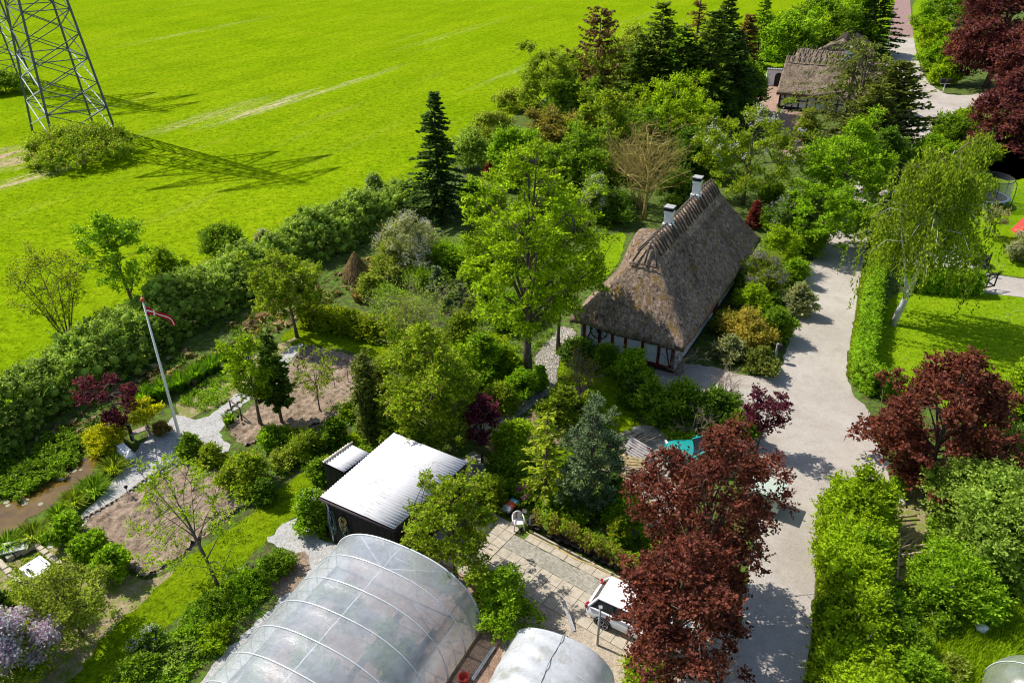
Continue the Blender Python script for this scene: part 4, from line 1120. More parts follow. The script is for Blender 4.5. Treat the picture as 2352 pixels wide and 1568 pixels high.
M_fold_glint = film('film_over_hoop_glint', .05, (.92, .94, .97), .15, .3); M_wood = plain('raw_wood', (.36, .27, .17), .9, var=.3)
TO = Vector((-4.10, 20.9, 0)); TA = Vector((-.46, -.888, 0)).normalized(); TB = Vector((TA.y, -TA.x, 0)) * -1   # origin at far end, along axis; TB to the right
TB = Vector((.888, -.46, 0)).normalized(); THW, THH = 3.35, 2.75
def arch(s, t, hw=THW, hh=THH, org=TO, inset=0.0, sag=0.0):
    a = math.pi * t; c, sn = math.cos(a), math.sin(a)
    x = -(abs(c) ** .82) * (1 if c > 0 else -1) * (hw - inset); z = (abs(sn) ** .8) * (hh - inset) - sag * sn
    return org + TA * s + TB * x + Vector((0, 0, z))
tun = empty('polytunnel', (0, 0, 0), 'large clear polythene greenhouse tunnel with round hoops beside the black shed', 'greenhouse')
LS = 11.5; pit = 1.19; n_ar = 30; vs = []; nsec = int(LS / pit * 6) + 1
for i in range(nsec):
    s = LS * i / (nsec - 1); ph = (s % pit) / pit; sg = .05 * math.sin(math.pi * ph) ** .8
    for j in range(n_ar + 1): vs.append(arch(s, j / n_ar, sag=sg))
fsx = [(i * (n_ar + 1) + j, i * (n_ar + 1) + j + 1, (i + 1) * (n_ar + 1) + j + 1, (i + 1) * (n_ar + 1) + j) for i in range(nsec - 1) for j in range(n_ar)]
mb = MB(); mb.add(vs, fsx, M_film, True); mb.build('film', tun)
mb = MB(); e = [arch(.0, j / n_ar) for j in range(n_ar + 1)]; mb.add(e, [tuple(range(len(e)))], M_film); mb.build('end_film', tun)
for k in range(10):
    mb = MB(); mb.tube([arch(k * pit, j / n_ar, inset=-.012) for j in range(n_ar + 1)], .026 if k else .03, M_fold_glint if k else M_tube, 6)  # film drawn over each hoop, its bright highlight painted in as white
    mb.build('hoop', tun)
mb = MB(); mb.tube([arch(0, .5, inset=.06), arch(LS, .5, inset=.06)], .022, M_tube, 6); mb.build('ridge_rail', tun)
M_rail = plain('dull_rail', (.10, .115, .11), .5, .4)
for t in (.2, .8):
    mb = MB(); mb.tube([arch(0, t, inset=.06), arch(LS, t, inset=.06)], .016, M_rail, 6); mb.build('side_rail', tun)
for k in range(9):
    mb = MB(); mb.tube([arch((k + .5) * pit, j / n_ar, inset=.05, sag=.05) for j in range(n_ar + 1)], .011, M_rail, 5); mb.build('hoop', tun)
for t in (.33, .68):
    mb = MB(); mb.tube([arch(0, t, inset=.05), arch(pit * 1.0, .5, inset=.06)], .018, M_tube, 6); mb.build('brace', tun)
mb = MB()
for x in (-.55, .55): mb.tube([TO + TB * x + TA * .03, TO + TB * x + TA * .03 + Vector((0, 0, 2.3))], .025, M_tube, 6)
mb.tube([TO + TB * -.55 + TA * .03 + Vector((0, 0, 2.0)), TO + TB * .55 + TA * .03 + Vector((0, 0, 2.0))], .025, M_tube, 6); mb.build('door_frame', tun)
mb = MB()
for sd in (-1, 1): mb.bar(TO + TB * sd * THW + Vector((0, 0, .06)), TO + TA * LS + TB * sd * THW + Vector((0, 0, .06)), .05, .16, M_wood)
mb.build('base_board', tun)
# bed boards and posts inside
for x in (.2, 1.75):
    mb = MB(); mb.bar(TO + TA * .8 + TB * x + Vector((0, 0, .12)), TO + TA * 11 + TB * x + Vector((0, 0, .12)), .04, .22, M_wood)
    tag(mb.build('bed_board'), 'long wooden bed edging board inside the clear tunnel, %s row' % ('middle' if x < 1 else 'right'), 'board')
for k in range(7):
    rg = np.random.default_rng(40 + k); q = TO + TA * (1.6 + 1.35 * k) + TB * (1.0 + .25 * (k % 3) - (.0 if k % 2 else 2.6))
    C = rg.normal(size=(12, 3)) * np.array([.35, .5, .3]) + np.array([0, 0, .75]); C[:, 2] = np.clip(C[:, 2], .25, 1.5)
    me, _ = foliage_mesh('foliage', C, .33, .12, [LM('mid')], rg, 1.2, 2600, .5)
    t = empty('tomato_plant', q, 'blurred green vegetable bush growing under the clear tunnel film, %s of the rows' % ('right' if k % 2 else 'left'), 'vegetable plant', 'vegetable bushes inside the clear tunnel'); link_mesh('foliage', me, t)
    mb = MB(); mb.tube([(0, 0, 0), (.02, 0, 1.1)], .02, TWIG(), 5); mb.build('stake', t)
    t['label'] = ['big leafy bush under the tunnel film near its shed end', 'small bush under the tunnel film left of its ridge at the shed end', 'bushy plant under the film on the right side, second from the shed', 'plant showing faintly under the left film in the middle of the tunnel', 'bushy plant under the right film near the middle of the tunnel', 'plant under the left film close to the lower picture edge', 'plant under the right film close to the lower picture edge'][k]

net = film('shade_net', .10, (.80, .83, .87), .03, .4, dirt=(.45, .44, .36))
O2 = at(1315, 1560, 0); O2 = Vector((1.75, 17.75, 0)); A2 = Vector((-.42, -.907, 0)).normalized(); B2 = Vector((.907, -.42, 0)).normalized()
def arch2(s, t, inset=0.0, hw=1.95, hh=1.75):
    a = math.pi * t; c, sn = math.cos(a), math.sin(a)
    return O2 + A2 * s + B2 * (-(abs(c) ** .85) * (1 if c > 0 else -1) * (hw - inset)) + Vector((0, 0, (abs(sn) ** .82) * (hh - inset)))
tun2 = empty('net_tunnel', (0, 0, 0), 'small tunnel covered in grey white shade net with a stitched seam', 'greenhouse')
vs = []; rg = random.Random(4); na = 24; nsx = 40
for i in range(nsx):
    s = 5.0 * i / (nsx - 1)
    for j in range(na + 1):
        p = arch2(s, j / na); wv = .03 * math.sin(s * 5 + j * .35) + .02 * math.sin(s * 11 - j * .8)
        vs.append(p + Vector((rg.uniform(-.008, .008), 0, wv)))
mb = MB(); mb.add(vs, [(i * (na + 1) + j, i * (na + 1) + j + 1, (i + 1) * (na + 1) + j + 1, (i + 1) * (na + 1) + j) for i in range(nsx - 1) for j in range(na)], net, True); mb.build('net', tun2)
mb = MB(); e = [arch2(0, j / na) for j in range(na + 1)]; cc = O2 + Vector((0, 0, .5)) - A2 * .12
mb.add(e + [cc], [(j, j + 1, len(e)) for j in range(na)], net, True); mb.build('end_net', tun2)
mb = MB(); mb.tube([arch2(s * .25, .5 + .002 * math.sin(s), inset=-.03) for s in range(20)], .018, plain('seam_tape', (.30, .31, .33), .8), 5); mb.build('seam', tun2)
for k in range(5):
    mb = MB(); mb.tube([arch2(.02 + k * 1.1, j / na, inset=.04) for j in range(na + 1)], .02, M_tube, 5); mb.build('hoop', tun2)

# ------------------------------------------------------------------ pylons
M_steel = plain('dark_steel', (.075, .095, .095), .55, .4, var=.2); M_zinc = plain('zinc_and_sunlit_bar', (.50, .54, .56), .5, .4, var=.1)  # on the pylons, backlit dark and sunlit pale tones are put into these colours
PU, PV = Vector((.81, .59, 0)).normalized(), Vector((-.66, .75, 0)).normalized()
def pylon(name, c, label, full=True):
    t = empty(name, c, label, 'pylon', 'lattice pylons in the field')
    AP, hu, hv = 42.0, 3.05, 4.4
    def node(su, sv, z):
        k = 1 - z / AP; return PU * (su * hu * k) + PV * (sv * hv * k) + Vector((0, 0, z))
    cs = [(-1, -1), (1, -1), (1, 1), (-1, 1)]
    for su, sv in cs:
        mb = MB(); mb.bar(node(su, sv, -.3), node(su, sv, 38.5), .17, .17, M_steel); mb.build('leg', t)
    lev = [.9 + 2.55 * k * (1 - .012 * k) for k in range(17)]
    for i in range(4):
        (a, b), (a2, b2) = cs[i], cs[(i + 1) % 4]; mb = MB()
        for k in range(len(lev) - 1):
            z0, z1 = lev[k], lev[k + 1]; th = .085
            mt = M_zinc if (i in (3, 1) and k < 3) else M_steel  # low side bars: galvanised, with their sunlit look painted in as paler colour
            mb.bar(node(a, b, z0), node(a2, b2, z1), th, th, mt); mb.bar(node(a2, b2, z0), node(a, b, z1), th, th, mt)
            if k % 2 == 0: mb.bar(node(a, b, z1), node(a2, b2, z1), th, th, M_steel)
        mb.build('bracing', t)
    for zc, ln in ((24, 7.0), (29.5, 9.0), (35, 6.0)):
        mb = MB()
        for s in (-1, 1):
            tip = PU * (s * ln) + Vector((0, 0, zc))
            for sv in (-1, 1):
                for dz in (0, 1.6): mb.bar(node(s, sv, zc + dz), tip, .15, .15, M_steel)
                for q in (.3, .6):
                    mb.bar(node(s, sv, zc).lerp(tip, q), node(s, sv, zc + 1.6).lerp(tip, q), .09, .09, M_steel); mb.bar(node(s, sv, zc).lerp(tip, q), node(s, -sv, zc).lerp(tip, q - .2), .09, .09, M_steel)
        mb.build('cross_arm', t)
    return t
PC = Vector((-47.1, 83.5, 0))
pylon('lattice_pylon', PC, 'tall steel lattice pylon standing in the bramble patch of the green field')
pylon('lattice_pylon', PC + Vector((-22.3, 25.3, 0)), 'second steel lattice pylon farther off at the left picture edge')

# ------------------------------------------------------------------ flagpole and pennant
fp = empty('flagpole', at(415, 1010), 'tall white flagpole with a red knob beside the gravel path', 'flagpole')
mb = MB(); mb.tube([(0, 0, 0), (0, 0, 4), (0, 0, 7.75)], [.075, .06, .035], M_white, 12); mb.build('pole', fp)
mb = MB(); mb.lathe([(.02, 7.73), (.09, 7.77), (.11, 7.85), (.07, 7.93), (.01, 7.96)], plain('red_knob', (.50, .10, .04), .4, .5), n=12); mb.build('finial', fp)
mb = MB(); mb.box((0, 0, .12), (.30, .30, .24), plain('pole_foot', (.35, .35, .34), .8)); mb.build('base', fp)
M_red, M_wht = plain('pennant_red', (.45, .015, .03), .8, .1, var=.12), plain('pennant_white', (.78, .76, .74), .8, .1, var=.08)
mb = MB(); nseg = 16; rows = [-1, -.2, .2, 1]; grid = []
for i in range(nseg + 1):
    s = i / nseg; hw = .20 * (1 - .82 * s); x = 1.35 * s; ctr = Vector((x * (1 - .25 * s * s), -.12 * math.sin(s * 5), 7.30 - .08 * s - .75 * s ** 2.6))
    for q in rows: grid.append(ctr + Vector((.1 * q * s, .05 * math.sin(s * 9 + q), hw * q)))
for i in range(nseg):
    for j in range(3):
        mt = M_wht if (j == 1 or i == 4) else M_red
        mb.add([grid[i * 4 + j], grid[(i + 1) * 4 + j], grid[(i + 1) * 4 + j + 1], grid[i * 4 + j + 1]], [(0, 1, 2, 3)], mt)
pn = mb.build('pennant', None, fp.location + Vector((.05, 0, 0)))
tag(pn, 'narrow red and white pennant blowing from the top of the flagpole', 'pennant')

# ------------------------------------------------------------------ cars
def car(name, loc, heading, paint, label, L=3.75, Wd=1.56, Hh=1.36, estate=False):
    t = empty(name, loc, label, 'car', None, heading)
    M_gl = plain('car_glass', (.012, .014, .018), .05, .7, var=.05); M_tyre = plain('tyre_rubber', (.02, .02, .022), .8, .2); M_rim = plain('alloy_rim', (.45, .46, .48), .3, .6, metal=.6, var=.1)
    M_plast = plain('black_trim', (.02, .02, .022), .6, .3)
    w = Wd / 2
    # lower body: stations along x (front = +L/2)
    st = [(-.5, .42, .62, .72), (-.485, .30, .80, .93), (-.40, .22, .90, 1.0), (-.2, .2, .92, 1.0), (.1, .2, .90, 1.0), (.28, .2, .86, .99), (.40, .22, .76, .95), (.475, .28, .62, .84), (.5, .36, .52, .66)]
    ring = []; vs = []
    for x, zb, zt, k in st:
        ww = w * k; X = x * L; mid = (zb + zt) / 2
        vs += [(X, -ww * .78, zb), (X, -ww, zb + .12), (X, -ww, mid + .02), (X, -ww * .95, zt - .05), (X, -ww * .78, zt), (X, 0, zt + .03), (X, ww * .78, zt), (X, ww * .95, zt - .05), (X, ww, mid + .02), (X, ww, zb + .12), (X, ww * .78, zb), (X, 0, zb)]
    m = 12; fsx = []
    for i in range(len(st) - 1):
        for j in range(m): fsx.append((i * m + j, (i + 1) * m + j, (i + 1) * m + (j + 1) % m, i * m + (j + 1) % m))
    fsx += [tuple(range(m)), tuple((len(st) - 1) * m + j for j in range(m - 1, -1, -1))]
    mb = MB(); mb.add(vs, fsx, paint, True)
    b = mb.build('body', t); s = b.modifiers.new('smooth', 'SUBSURF'); s.levels = 2; s.render_levels = 2
    # cabin
    zb, zt = .86, Hh; xr0, xr1 = (-.44, .18) if estate else (-.455, .20)
    tr0, tr1 = (-.39, .02) if estate else (-.37, .03)
    def ringpts(x0, x1, z, k): return [(x0 * L, -w * k, z), (x1 * L, -w * k, z), (x1 * L, w * k, z), (x0 * L, w * k, z)]
    lo, hi = ringpts(xr0, xr1, zb, .93), ringpts(tr0, tr1, zt - .05, .74); top = ringpts(tr0 + .03, tr1 - .03, zt, .62)
    mb = MB(); mb.add(lo + hi + top, [(4, 5, 9, 8), (5, 6, 10, 9), (6, 7, 11, 10), (7, 4, 8, 11), (8, 9, 10, 11)], paint, True)
    def pillar(i): 
        mb.bar(Vector(lo[i]), Vector(hi[i]) + Vector((0, 0, .01)), .10, .07, paint)
    for i in range(4): pillar(i)
    for sgn, (i0, i1) in ((-1, (0, 1)), (1, (3, 2))):
        for f in (.40, .70): mb.bar(Vector(lo[i0]).lerp(Vector(lo[i1]), f), Vector(hi[i0]).lerp(Vector(hi[i1]), f), .07, .05, M_plast)
        mb.bar(Vector(hi[i0]), Vector(hi[i1]), .07, .06, paint); mb.bar(Vector(lo[i0]), Vector(lo[i1]), .08, .06, paint)
    mb.bar(Vector(hi[0]), Vector(hi[3]), .08, .07, paint); mb.bar(Vector(hi[1]), Vector(hi[2]), .08, .07, paint)
    rf = mb.build('roof', t); s = rf.modifiers.new('b', 'BEVEL'); s.width = .02; s.segments = 2
    for nm, (a, b_) in (('side_window', (0, 1)), ('windscreen', (1, 2)), ('side_window', (2, 3)), ('rear_window', (3, 0))):
        mb = MB(); mb.add([Vector(lo[a]), Vector(lo[b_]), Vector(hi[b_]), Vector(hi[a])], [(0, 1, 2, 3)], M_gl); mb.build(nm, t)
    for x in (-.285, .31):
        for sgn in (-1, 1):
            Mx = Matrix.Rotation(R(90) * sgn, 3, 'X') @ Matrix.Identity(3)
            mb = MB(); mb.lathe([(.20, -.09), (.27, -.085), (.285, -.05), (.285, .05), (.27, .085), (.20, .09)], M_tyre, n=20, M=Mx)
            wh = mb.build('wheel', t, (x * L, sgn * (w - .085), .285))
            mb = MB(); mb.lathe([(.205, -.02), (.19, .0), (.06, .02), (.04, .03)], M_plast, n=20, M=Mx, c=(0, -sgn * -.0, 0))
            for q in range(5):
                a = 2 * math.pi * q / 5
                c0 = Mx @ Vector((0, 0, -.0)); mb.bar(Vector((.03 * math.cos(a), sgn * .09, .03 * math.sin(a))), Vector((.20 * math.cos(a), sgn * .085, .20 * math.sin(a))), .05, .025, M_rim)
            pts = [Vector((.205 * math.cos(2 * math.pi * q / 20), sgn * .085, .205 * math.sin(2 * math.pi * q / 20))) for q in range(20)]
            mb.tube(pts, .018, M_rim, 5, closed=True); mb.build('rim', wh)
            mb = MB(); ap = [Vector((x * L + .335 * math.cos(a), sgn * (w + .002), .30 + .335 * math.sin(a))) for a in [math.pi * q / 12 for q in range(13)]]
            mb.tube(ap, .035, M_plast, 5); mb.build('wheel_arch', t)
    for sgn in (-1, 1):
        mb = MB(); mb.box((.462 * L, sgn * w * .66, .64), (.10, .30, .14), plain('headlight_glass', (.6, .62, .65), .1, .6), rz=-sgn * .4); mb.build('headlight', t, bevel=.02)
        mb = MB(); mb.box((-.478 * L, sgn * w * .80, .78), (.10, .20, .20), plain('tail_lamp', (.30, .01, .02), .2, .5), rz=sgn * .4); mb.build('taillight', t, bevel=.02)
        mb = MB(); mb.box((.13 * L, sgn * (w + .08), .93), (.10, .17, .12), paint); mb.build('wing_mirror', t, bevel=.03)
    mb = MB(); mb.box((-.497 * L, 0, .38), (.06, Wd * .7, .16), M_plast); mb.build('bumper', t)
    return t
M_wcar = plain('white_car_paint', (.76, .77, .80), .25, .5, var=.02); M_tcar = plain('teal_car_paint', (.012, .24, .22), .3, .5, var=.05)
hd = R(-31); rw = Vector((3.37, 19.43, 0)); fwd = Vector((math.cos(hd), math.sin(hd), 0)); lf = Vector((-math.sin(hd), math.cos(hd), 0))
car('parked_car', rw + fwd * (.285 * 3.75) + lf * .72, hd, M_wcar, 'white hatchback with a black rear window parked half under the dark red maple')
b_, a_ = at(1737, 1072, .3), at(1515, 1045, .3); hd = math.atan2(a_.y - b_.y, a_.x - b_.x)
car('parked_car', Vector(((a_.x + b_.x) / 2, (a_.y + b_.y) / 2 + .1, 0)), hd, M_tcar, 'teal green estate car standing behind the dark red maple', L=4.2, estate=True)

# ------------------------------------------------------------------ garden things
def chair(loc, rz, label):
    t = empty('plastic_chair', loc, label, 'chair', None, rz); k = .86; m = plain('white_plastic', (.70, .66, .67), .5, .35, var=.06)
    mb = MB(); mb.box((0, .01 * k, .42 * k), (.46 * k, .46 * k, .035), m); mb.build('seat', t, bevel=.015)
    for x in (-1, 1):
        for y in (-1, 1):
            mb = MB(); mb.bar(Vector((x * .22, y * .21, .42)) * k, Vector((x * .27, y * .26, 0)) * k, .05, .05, m); mb.build('leg', t)
        mb = MB(); mb.tube([Vector(p) * k for p in ((x * .27, -.24, .64), (x * .29, .0, .66), (x * .25, .22, .70))], .03 * k, m, 6); mb.tube([Vector(p) * k for p in ((x * .24, -.22, .42), (x * .27, -.24, .64))], .026 * k, m, 6); mb.build('armrest', t)
    mb = MB(); arcp = [(.25 * math.cos(a), .24 + .03 * math.sin(a), .44 + .44 * math.sin(a) ** .6) for a in [math.pi * i / 12 for i in range(13)]]
    mb.tube([Vector(p) * k for p in arcp], .03 * k, m, 6)
    for i in range(-3, 4):
        x = i * .065; mb.bar(Vector((x, .235, .43)) * k, Vector((x * .95, .275, .42 + .44 * (1 - (x / .26) ** 2) ** .5)) * k, .04 * k, .014, m)
    mb.build('backrest', t); return t
pc = at(1190, 1212); chair(pc, R(10), 'white plastic garden chair at the corner of the slab path')
M_pot = plain('black_plastic_pot', (.035, .037, .042), .55, .3, var=.2); M_potsoil = plain('potting_soil', (.10, .06, .045), .95, .1, var=.5, scale=20)
def pot_mesh(r=.185, h=.27, mat=None, soil=True):
    mb = MB(); m = mat or M_pot
    mb.lathe([(r * .74, 0), (r * .94, h * .88), (r * 1.06, h * .88), (r * 1.06, h), (r * .95, h), (r * .90, h * .82), (.01, h * .80)], m, n=18)
    a = mb.mesh('pot_body'); mb = MB(); mb.lathe([(.005, h * .80), (r * .89, h * .815), (r * .89, h * .82), (.005, h * .86)], M_potsoil, n=14); return a, mb.mesh('soil')
PB, PS = pot_mesh(); PM = []
for q in range(4):
    rg = np.random.default_rng(60 + q); n = 9
    C = np.stack([rg.normal(size=n) * .15, rg.normal(size=n) * .15, rg.uniform(.45, 1.05, n)], 1)
    me, _ = foliage_mesh('foliage', C, .15, .075, [LM('bronze' if q % 2 == 0 else 'apple')], rg, .8, 800, 0)
    mb = MB()
    for c in C: mb.tube([(rg.normal() * .03, rg.normal() * .03, .2), Vector(c) * .6 + Vector((0, 0, .1)), Vector(c)], [.014, .01, .006], plain('red_twig', (.22, .11, .08), .9), 4)
    PM.append((me, mb.mesh('stem')))
def potz(x, y): return ((1440 + x * .2296) * .784, (1360 + y * .2296) * .784)
POTS = [(600, 870), (755, 965), (862, 1015), (975, 1050), (1062, 1095), (1148, 1135), (1245, 1180), (1348, 1245), (1440, 1290), (1528, 1330), (1612, 1380), (1805, 1440), (1890, 1510)]
ORD = ['first', 'second', 'third', 'fourth', 'fifth', 'sixth', 'seventh', 'eighth', 'ninth', 'tenth', 'eleventh', 'twelfth', 'last']
for k, q in enumerate(POTS):
    p = at(*potz(*q)); p = p + Vector((0, .12, 0))
    t = empty('potted_plant', p, 'black pot with a small reddish sapling, %s in the row from the plastic chair' % ORD[k], 'potted plant', 'potted saplings along the slab path', rrs.uniform(0, 6))
    link_mesh('pot', PB, t); link_mesh('soil', PS, t); f, s = PM[k % 4]; link_mesh('foliage', f, t); link_mesh('stem', s, t)
    sc_ = rrs.uniform(.85, 1.1); t.scale = (sc_, sc_, sc_ * rrs.uniform(.9, 1.25))
# stack of empty black pots
p = at(*potz(520, 800)); t = empty('pot_stack', p, 'stack of empty black plant pots beside the white plastic chair', 'pots')
mb = MB()
for k in range(5): mb.lathe([(.10 - .008 * k, .10 + k * .07), (.15 - .01 * k, .32 + k * .07), (.16 - .01 * k, .32 + k * .07), (.16 - .01 * k, .35 + k * .07), (.13 - .01 * k, .35 + k * .07)], M_pot, n=16)
mb.build('inner_pots', t); mb = MB(); mb.lathe([(.16, 0), (.23, .32), (.25, .32), (.25, .36), (.21, .36), (.15, .05)], M_pot, n=18); mb.build('outer_pot', t)
# compost bag on a trolley
p = at(1173, 1172); t = empty('hand_cart', p, 'black garden hand cart beside the plastic chair', 'cart', None, R(55))
mb = MB(); mb.box((0, 0, .18), (.95, .5, .05), M_blackwood); mb.build('deck', t)
for x in (-1, 1):
    mb = MB(); mb.lathe([(.14, -.03), (.15, 0), (.14, .03)], plain('tyre_rubber', (.02, .02, .022)), n=14, M=Matrix.Rotation(R(90), 3, 'X'), c=(-.25, x * .28, .15)); mb.build('wheel', t)
mb = MB(); mb.tube([(.45, -.2, .2), (.75, -.2, .5), (.75, .2, .5), (.45, .2, .2)], .02, M_blackwood); mb.build('handle', t)
def bag():
    m, nt, out = new_mat('printed_bag')
    sp = nt.nodes.new('ShaderNodeSeparateXYZ'); nt.links.new(coords(nt), sp.inputs[0])
    c = ramp(nt, sp.outputs[0], [(.0, (.25, .27, .30)), (.28, (.30, .30, .32)), (.36, (.45, .06, .03)), (.62, (.50, .07, .03)), (.66, (.10, .32, .40)), (.9, (.05, .16, .22))])
    g = nt.nodes.new('ShaderNodeMath'); g.operation = 'MULTIPLY_ADD'; g.inputs[1].default_value = 1.05; g.inputs[2].default_value = .5
    nt.links.new(sp.outputs[0], g.inputs[0]); r = c.node; nt.links.new(g.outputs[0], r.inputs[0])
    principled(nt, out, c, .4, .4); return m
bm = bmesh.new(); bmesh.ops.create_cube(bm, size=1); bmesh.ops.subdivide_edges(bm, edges=bm.edges, cuts=5, use_grid_fill=True)
for v in bm.verts:
    e = 1 - max(abs(v.co.x) ** 4, abs(v.co.y) ** 4) * 14 * .9; v.co.z = v.co.z * .24 * max(.2, e) ; v.co.x *= .9; v.co.y *= .46
me = bpy.data.meshes.new('compost_bag'); bm.to_mesh(me); bm.free(); me.materials.append(bag()); me.polygons.foreach_set('use_smooth', [True] * len(me.polygons))
o = link_mesh('compost_bag', me, None, p + Vector((0, 0, .32))); o.rotation_euler = (0, 0, R(55)); tag(o, 'red and blue printed compost sack lying on the black hand cart', 'sack')
# yellow hose along the kerb
mb = MB(); pts = [Vector((*pat(1.7 + .35 * k, -.17 + .05 * math.sin(k * 1.1) + .05 * math.sin(k * .37)), .065)) for k in range(24)]
mb.tube(pts, .016, M_hosey, 5); mb.tube([q + Vector((.02 * math.sin(i), .045, .0)) for i, q in enumerate(pts[4:20])], .016, M_hosey, 5)
tag(mb.build('water_hose'), 'yellow water hose stretched along the kerb in front of the potted saplings', 'hose')
# posts
mb = MB(); p = at(1372, 1481); mb.tube([(0, 0, 0), (0, 0, 2.0)], .045, plain('grey_post_wood', (.30, .30, .29), .7), 8); mb.box((0, 0, 2.02), (.13, .13, .04), plain('grey_post_wood', (.30, .30, .29), .7)); tag(mb.build('grey_post', None, p), 'grey round post standing beside the rear wheel of the white car', 'post')
mb = MB(); p = at(1318, 1450); mb.bar((0, 0, .03), (-.35, 1.0, .5), .14, .03, plain('grey_board', (.42, .41, .40), .8)); tag(mb.build('grey_plank', None, p), 'grey plank propped up behind the shade net tunnel', 'plank')
mb = MB(); mb.bar(at(1085, 1560, .1), at(1135, 1485, .1), .10, .06, plain('pale_board', (.45, .46, .47), .8)); tag(mb.build('pale_beam'), 'long pale beam lying on the grass at the right foot of the clear tunnel', 'beam')
mb = MB(); mb.lathe([(.16, 0), (.20, .22), (.22, .22), (.20, .25), (.17, .22), (.14, .03)], plain('red_tub', (.45, .05, .03), .5), n=14); tag(mb.build('red_tub', None, at(1066, 1562)), 'red plastic tub at the lower right corner of the clear tunnel', 'tub')
PBeig = plain('beige_clay', (.48, .36, .17), .7, .3, var=.15)
PB2, PS2 = pot_mesh(.15, .30, PBeig); 
for k, (x, y, lb) in enumerate([(1208, 1507, 'beige clay pot farthest from the viewer beside the shade net tunnel'), (1192, 1526, 'second beige clay pot beside the shade net tunnel'), (1188, 1545, 'beige clay pot half hidden behind the second one'), (1164, 1578, 'beige clay pot at the bottom edge beside the shade net tunnel')]):
    t = empty('clay_pot', at(x, y), lb, 'pot', 'beige pots beside the shade net tunnel'); link_mesh('pot', PB2, t)
t = empty('potted_plant', at(1175, 1562), 'black pot with a low green plant between the beige clay pots', 'potted plant'); link_mesh('pot', PB, t); link_mesh('soil', PS, t)
rg = np.random.default_rng(5); me, _ = foliage_mesh('foliage', rg.normal(size=(7, 3)) * .08 + np.array([0, 0, .32]), .09, .06, [LM('fresh')], rg, 1, 500, 0); link_mesh('foliage', me, t)
# yucca
yp = at(1462, 1545); mb = MB(); rg = random.Random(8)
for k in range(16):
    a = 2 * math.pi * k / 16 + rg.uniform(-.2, .2); ln = rg.uniform(.5, 1.05); e = rg.uniform(.05, .7); d = Vector((math.cos(a), math.sin(a), 0)); s = Vector((-d.y, d.x, 0)) * .045; z = Vector((0, 0, 1))
    p0, p1, p2 = Vector((0, 0, .1)), d * ln * .55 + z * (.15 + e * .6), d * ln + z * (.05 + e * .55)
    mb.add([p0 - s, p0 + s, p1 + s * .8, p1 - s * .8, p2], [(0, 1, 2, 3), (3, 2, 4)], LM('bronze') if k % 3 else LM('olive'))
t = empty('yucca_plant', yp, 'spiky brown green yucca with long pointed leaves right of the shade net tunnel', 'plant'); mb.build('leaves', t)
mb = MB(); mb.tube([(0, 0, -.05), (0, 0, .2)], .05, BARK(), 7); mb.build('stem', t)
# pallets and timber heap
M_pal = plain('new_pallet_wood', (.52, .40, .20), .9, .1, var=.25); M_pal2 = plain('grey_pallet_wood', (.40, .36, .34), .9, .1, var=.2); M_log = plain('cut_log', (.36, .25, .15), .95, .1, var=.5, scale=9); M_logend = plain('log_end', (.55, .42, .25), .9, .1, var=.2)
def pallet(loc, rot, mat, label, k=.95):
    t = empty('wooden_pallet', loc, label, 'pallet', None); t.rotation_euler = rot
    for i in range(7):
        mb = MB(); mb.box((0, (-.42 + .14 * i) * k, .13 * k), (1.2 * k, .10 * k, .025), mat); mb.build('slat', t)
    for x in (-.53, 0, .53):
        mb = MB(); mb.box((x * k, 0, .065 * k), (.11 * k, .92 * k, .10 * k), mat); mb.build('bearer', t)
    return t
pallet(at(1452, 1072, .42), (R(38), R(3), R(-4)), M_pal, 'new yellow pallet leaning on the heap of firewood')
pallet(at(1462, 1034, .45), (R(20), R(14), R(-32)), M_pal2, 'weathered grey pallet lying tilted on scrap timber')
LOGM = []
for k in range(5):
    mb = MB(); rg = random.Random(k); r = rg.uniform(.06, .13); ln = rg.uniform(.4, .7)
    mb.tube([(-ln / 2, 0, 0), (0, rg.uniform(-.02, .02), 0), (ln / 2, 0, 0)], [r, r * 1.05, r * .95], M_log, 8, cap=False)
    for s in (-1, 1): mb.lathe([(r * .98, 0), (.005, .001)], M_logend, c=(s * ln / 2, 0, 0), n=8, M=Matrix.Rotation(R(90) * s, 3, 'Y'), closed_ends=False)
    LOGM.append((mb.mesh('firewood_log'), r))
rg = random.Random(21)
for k in range(64):
    x, y = rg.gauss(1425, 17), rg.uniform(1062, 1205); x += (y - 1130) * -.05
    p = at(x, y); me, r = LOGM[k % 5]
    o = link_mesh('firewood_log', me, None, p + Vector((0, 0, r + rg.uniform(0, .45) * max(0, 1 - abs(x - 1425) / 32))))
    o.rotation_euler = (rg.uniform(-.4, .4), rg.uniform(-.4, .4), rg.uniform(0, 3.1)); tag(o, 'cut firewood log in the heap in front of the yellow pallet', 'log', 'firewood logs in front of the pallets')
M_stickp = plain('pale_stick', (.46, .37, .26), .9, .1, var=.3)
STK = []
for k in range(3):
    mb = MB(); ln = (1.0, 1.5, 2.1)[k]; mb.tube([(-ln / 2, 0, 0), (0, .03, .01), (ln / 2, -.02, 0)], [.028, .034, .022], M_stickp, 5); STK.append(mb.mesh('timber_stick'))
for k in range(34):
    x, y = rg.gauss(1452, 16), rg.gauss(1018, 8)
    o = link_mesh('timber_stick', STK[k % 3], None, at(x, y) + Vector((0, 0, rg.uniform(.05, .45)))); o.rotation_euler = (0, rg.uniform(-.25, .25), rg.gauss(.5, .5)); tag(o, 'loose timber stick in the scrap heap under the grey pallet', 'stick', 'scrap timber sticks under the grey pallet')
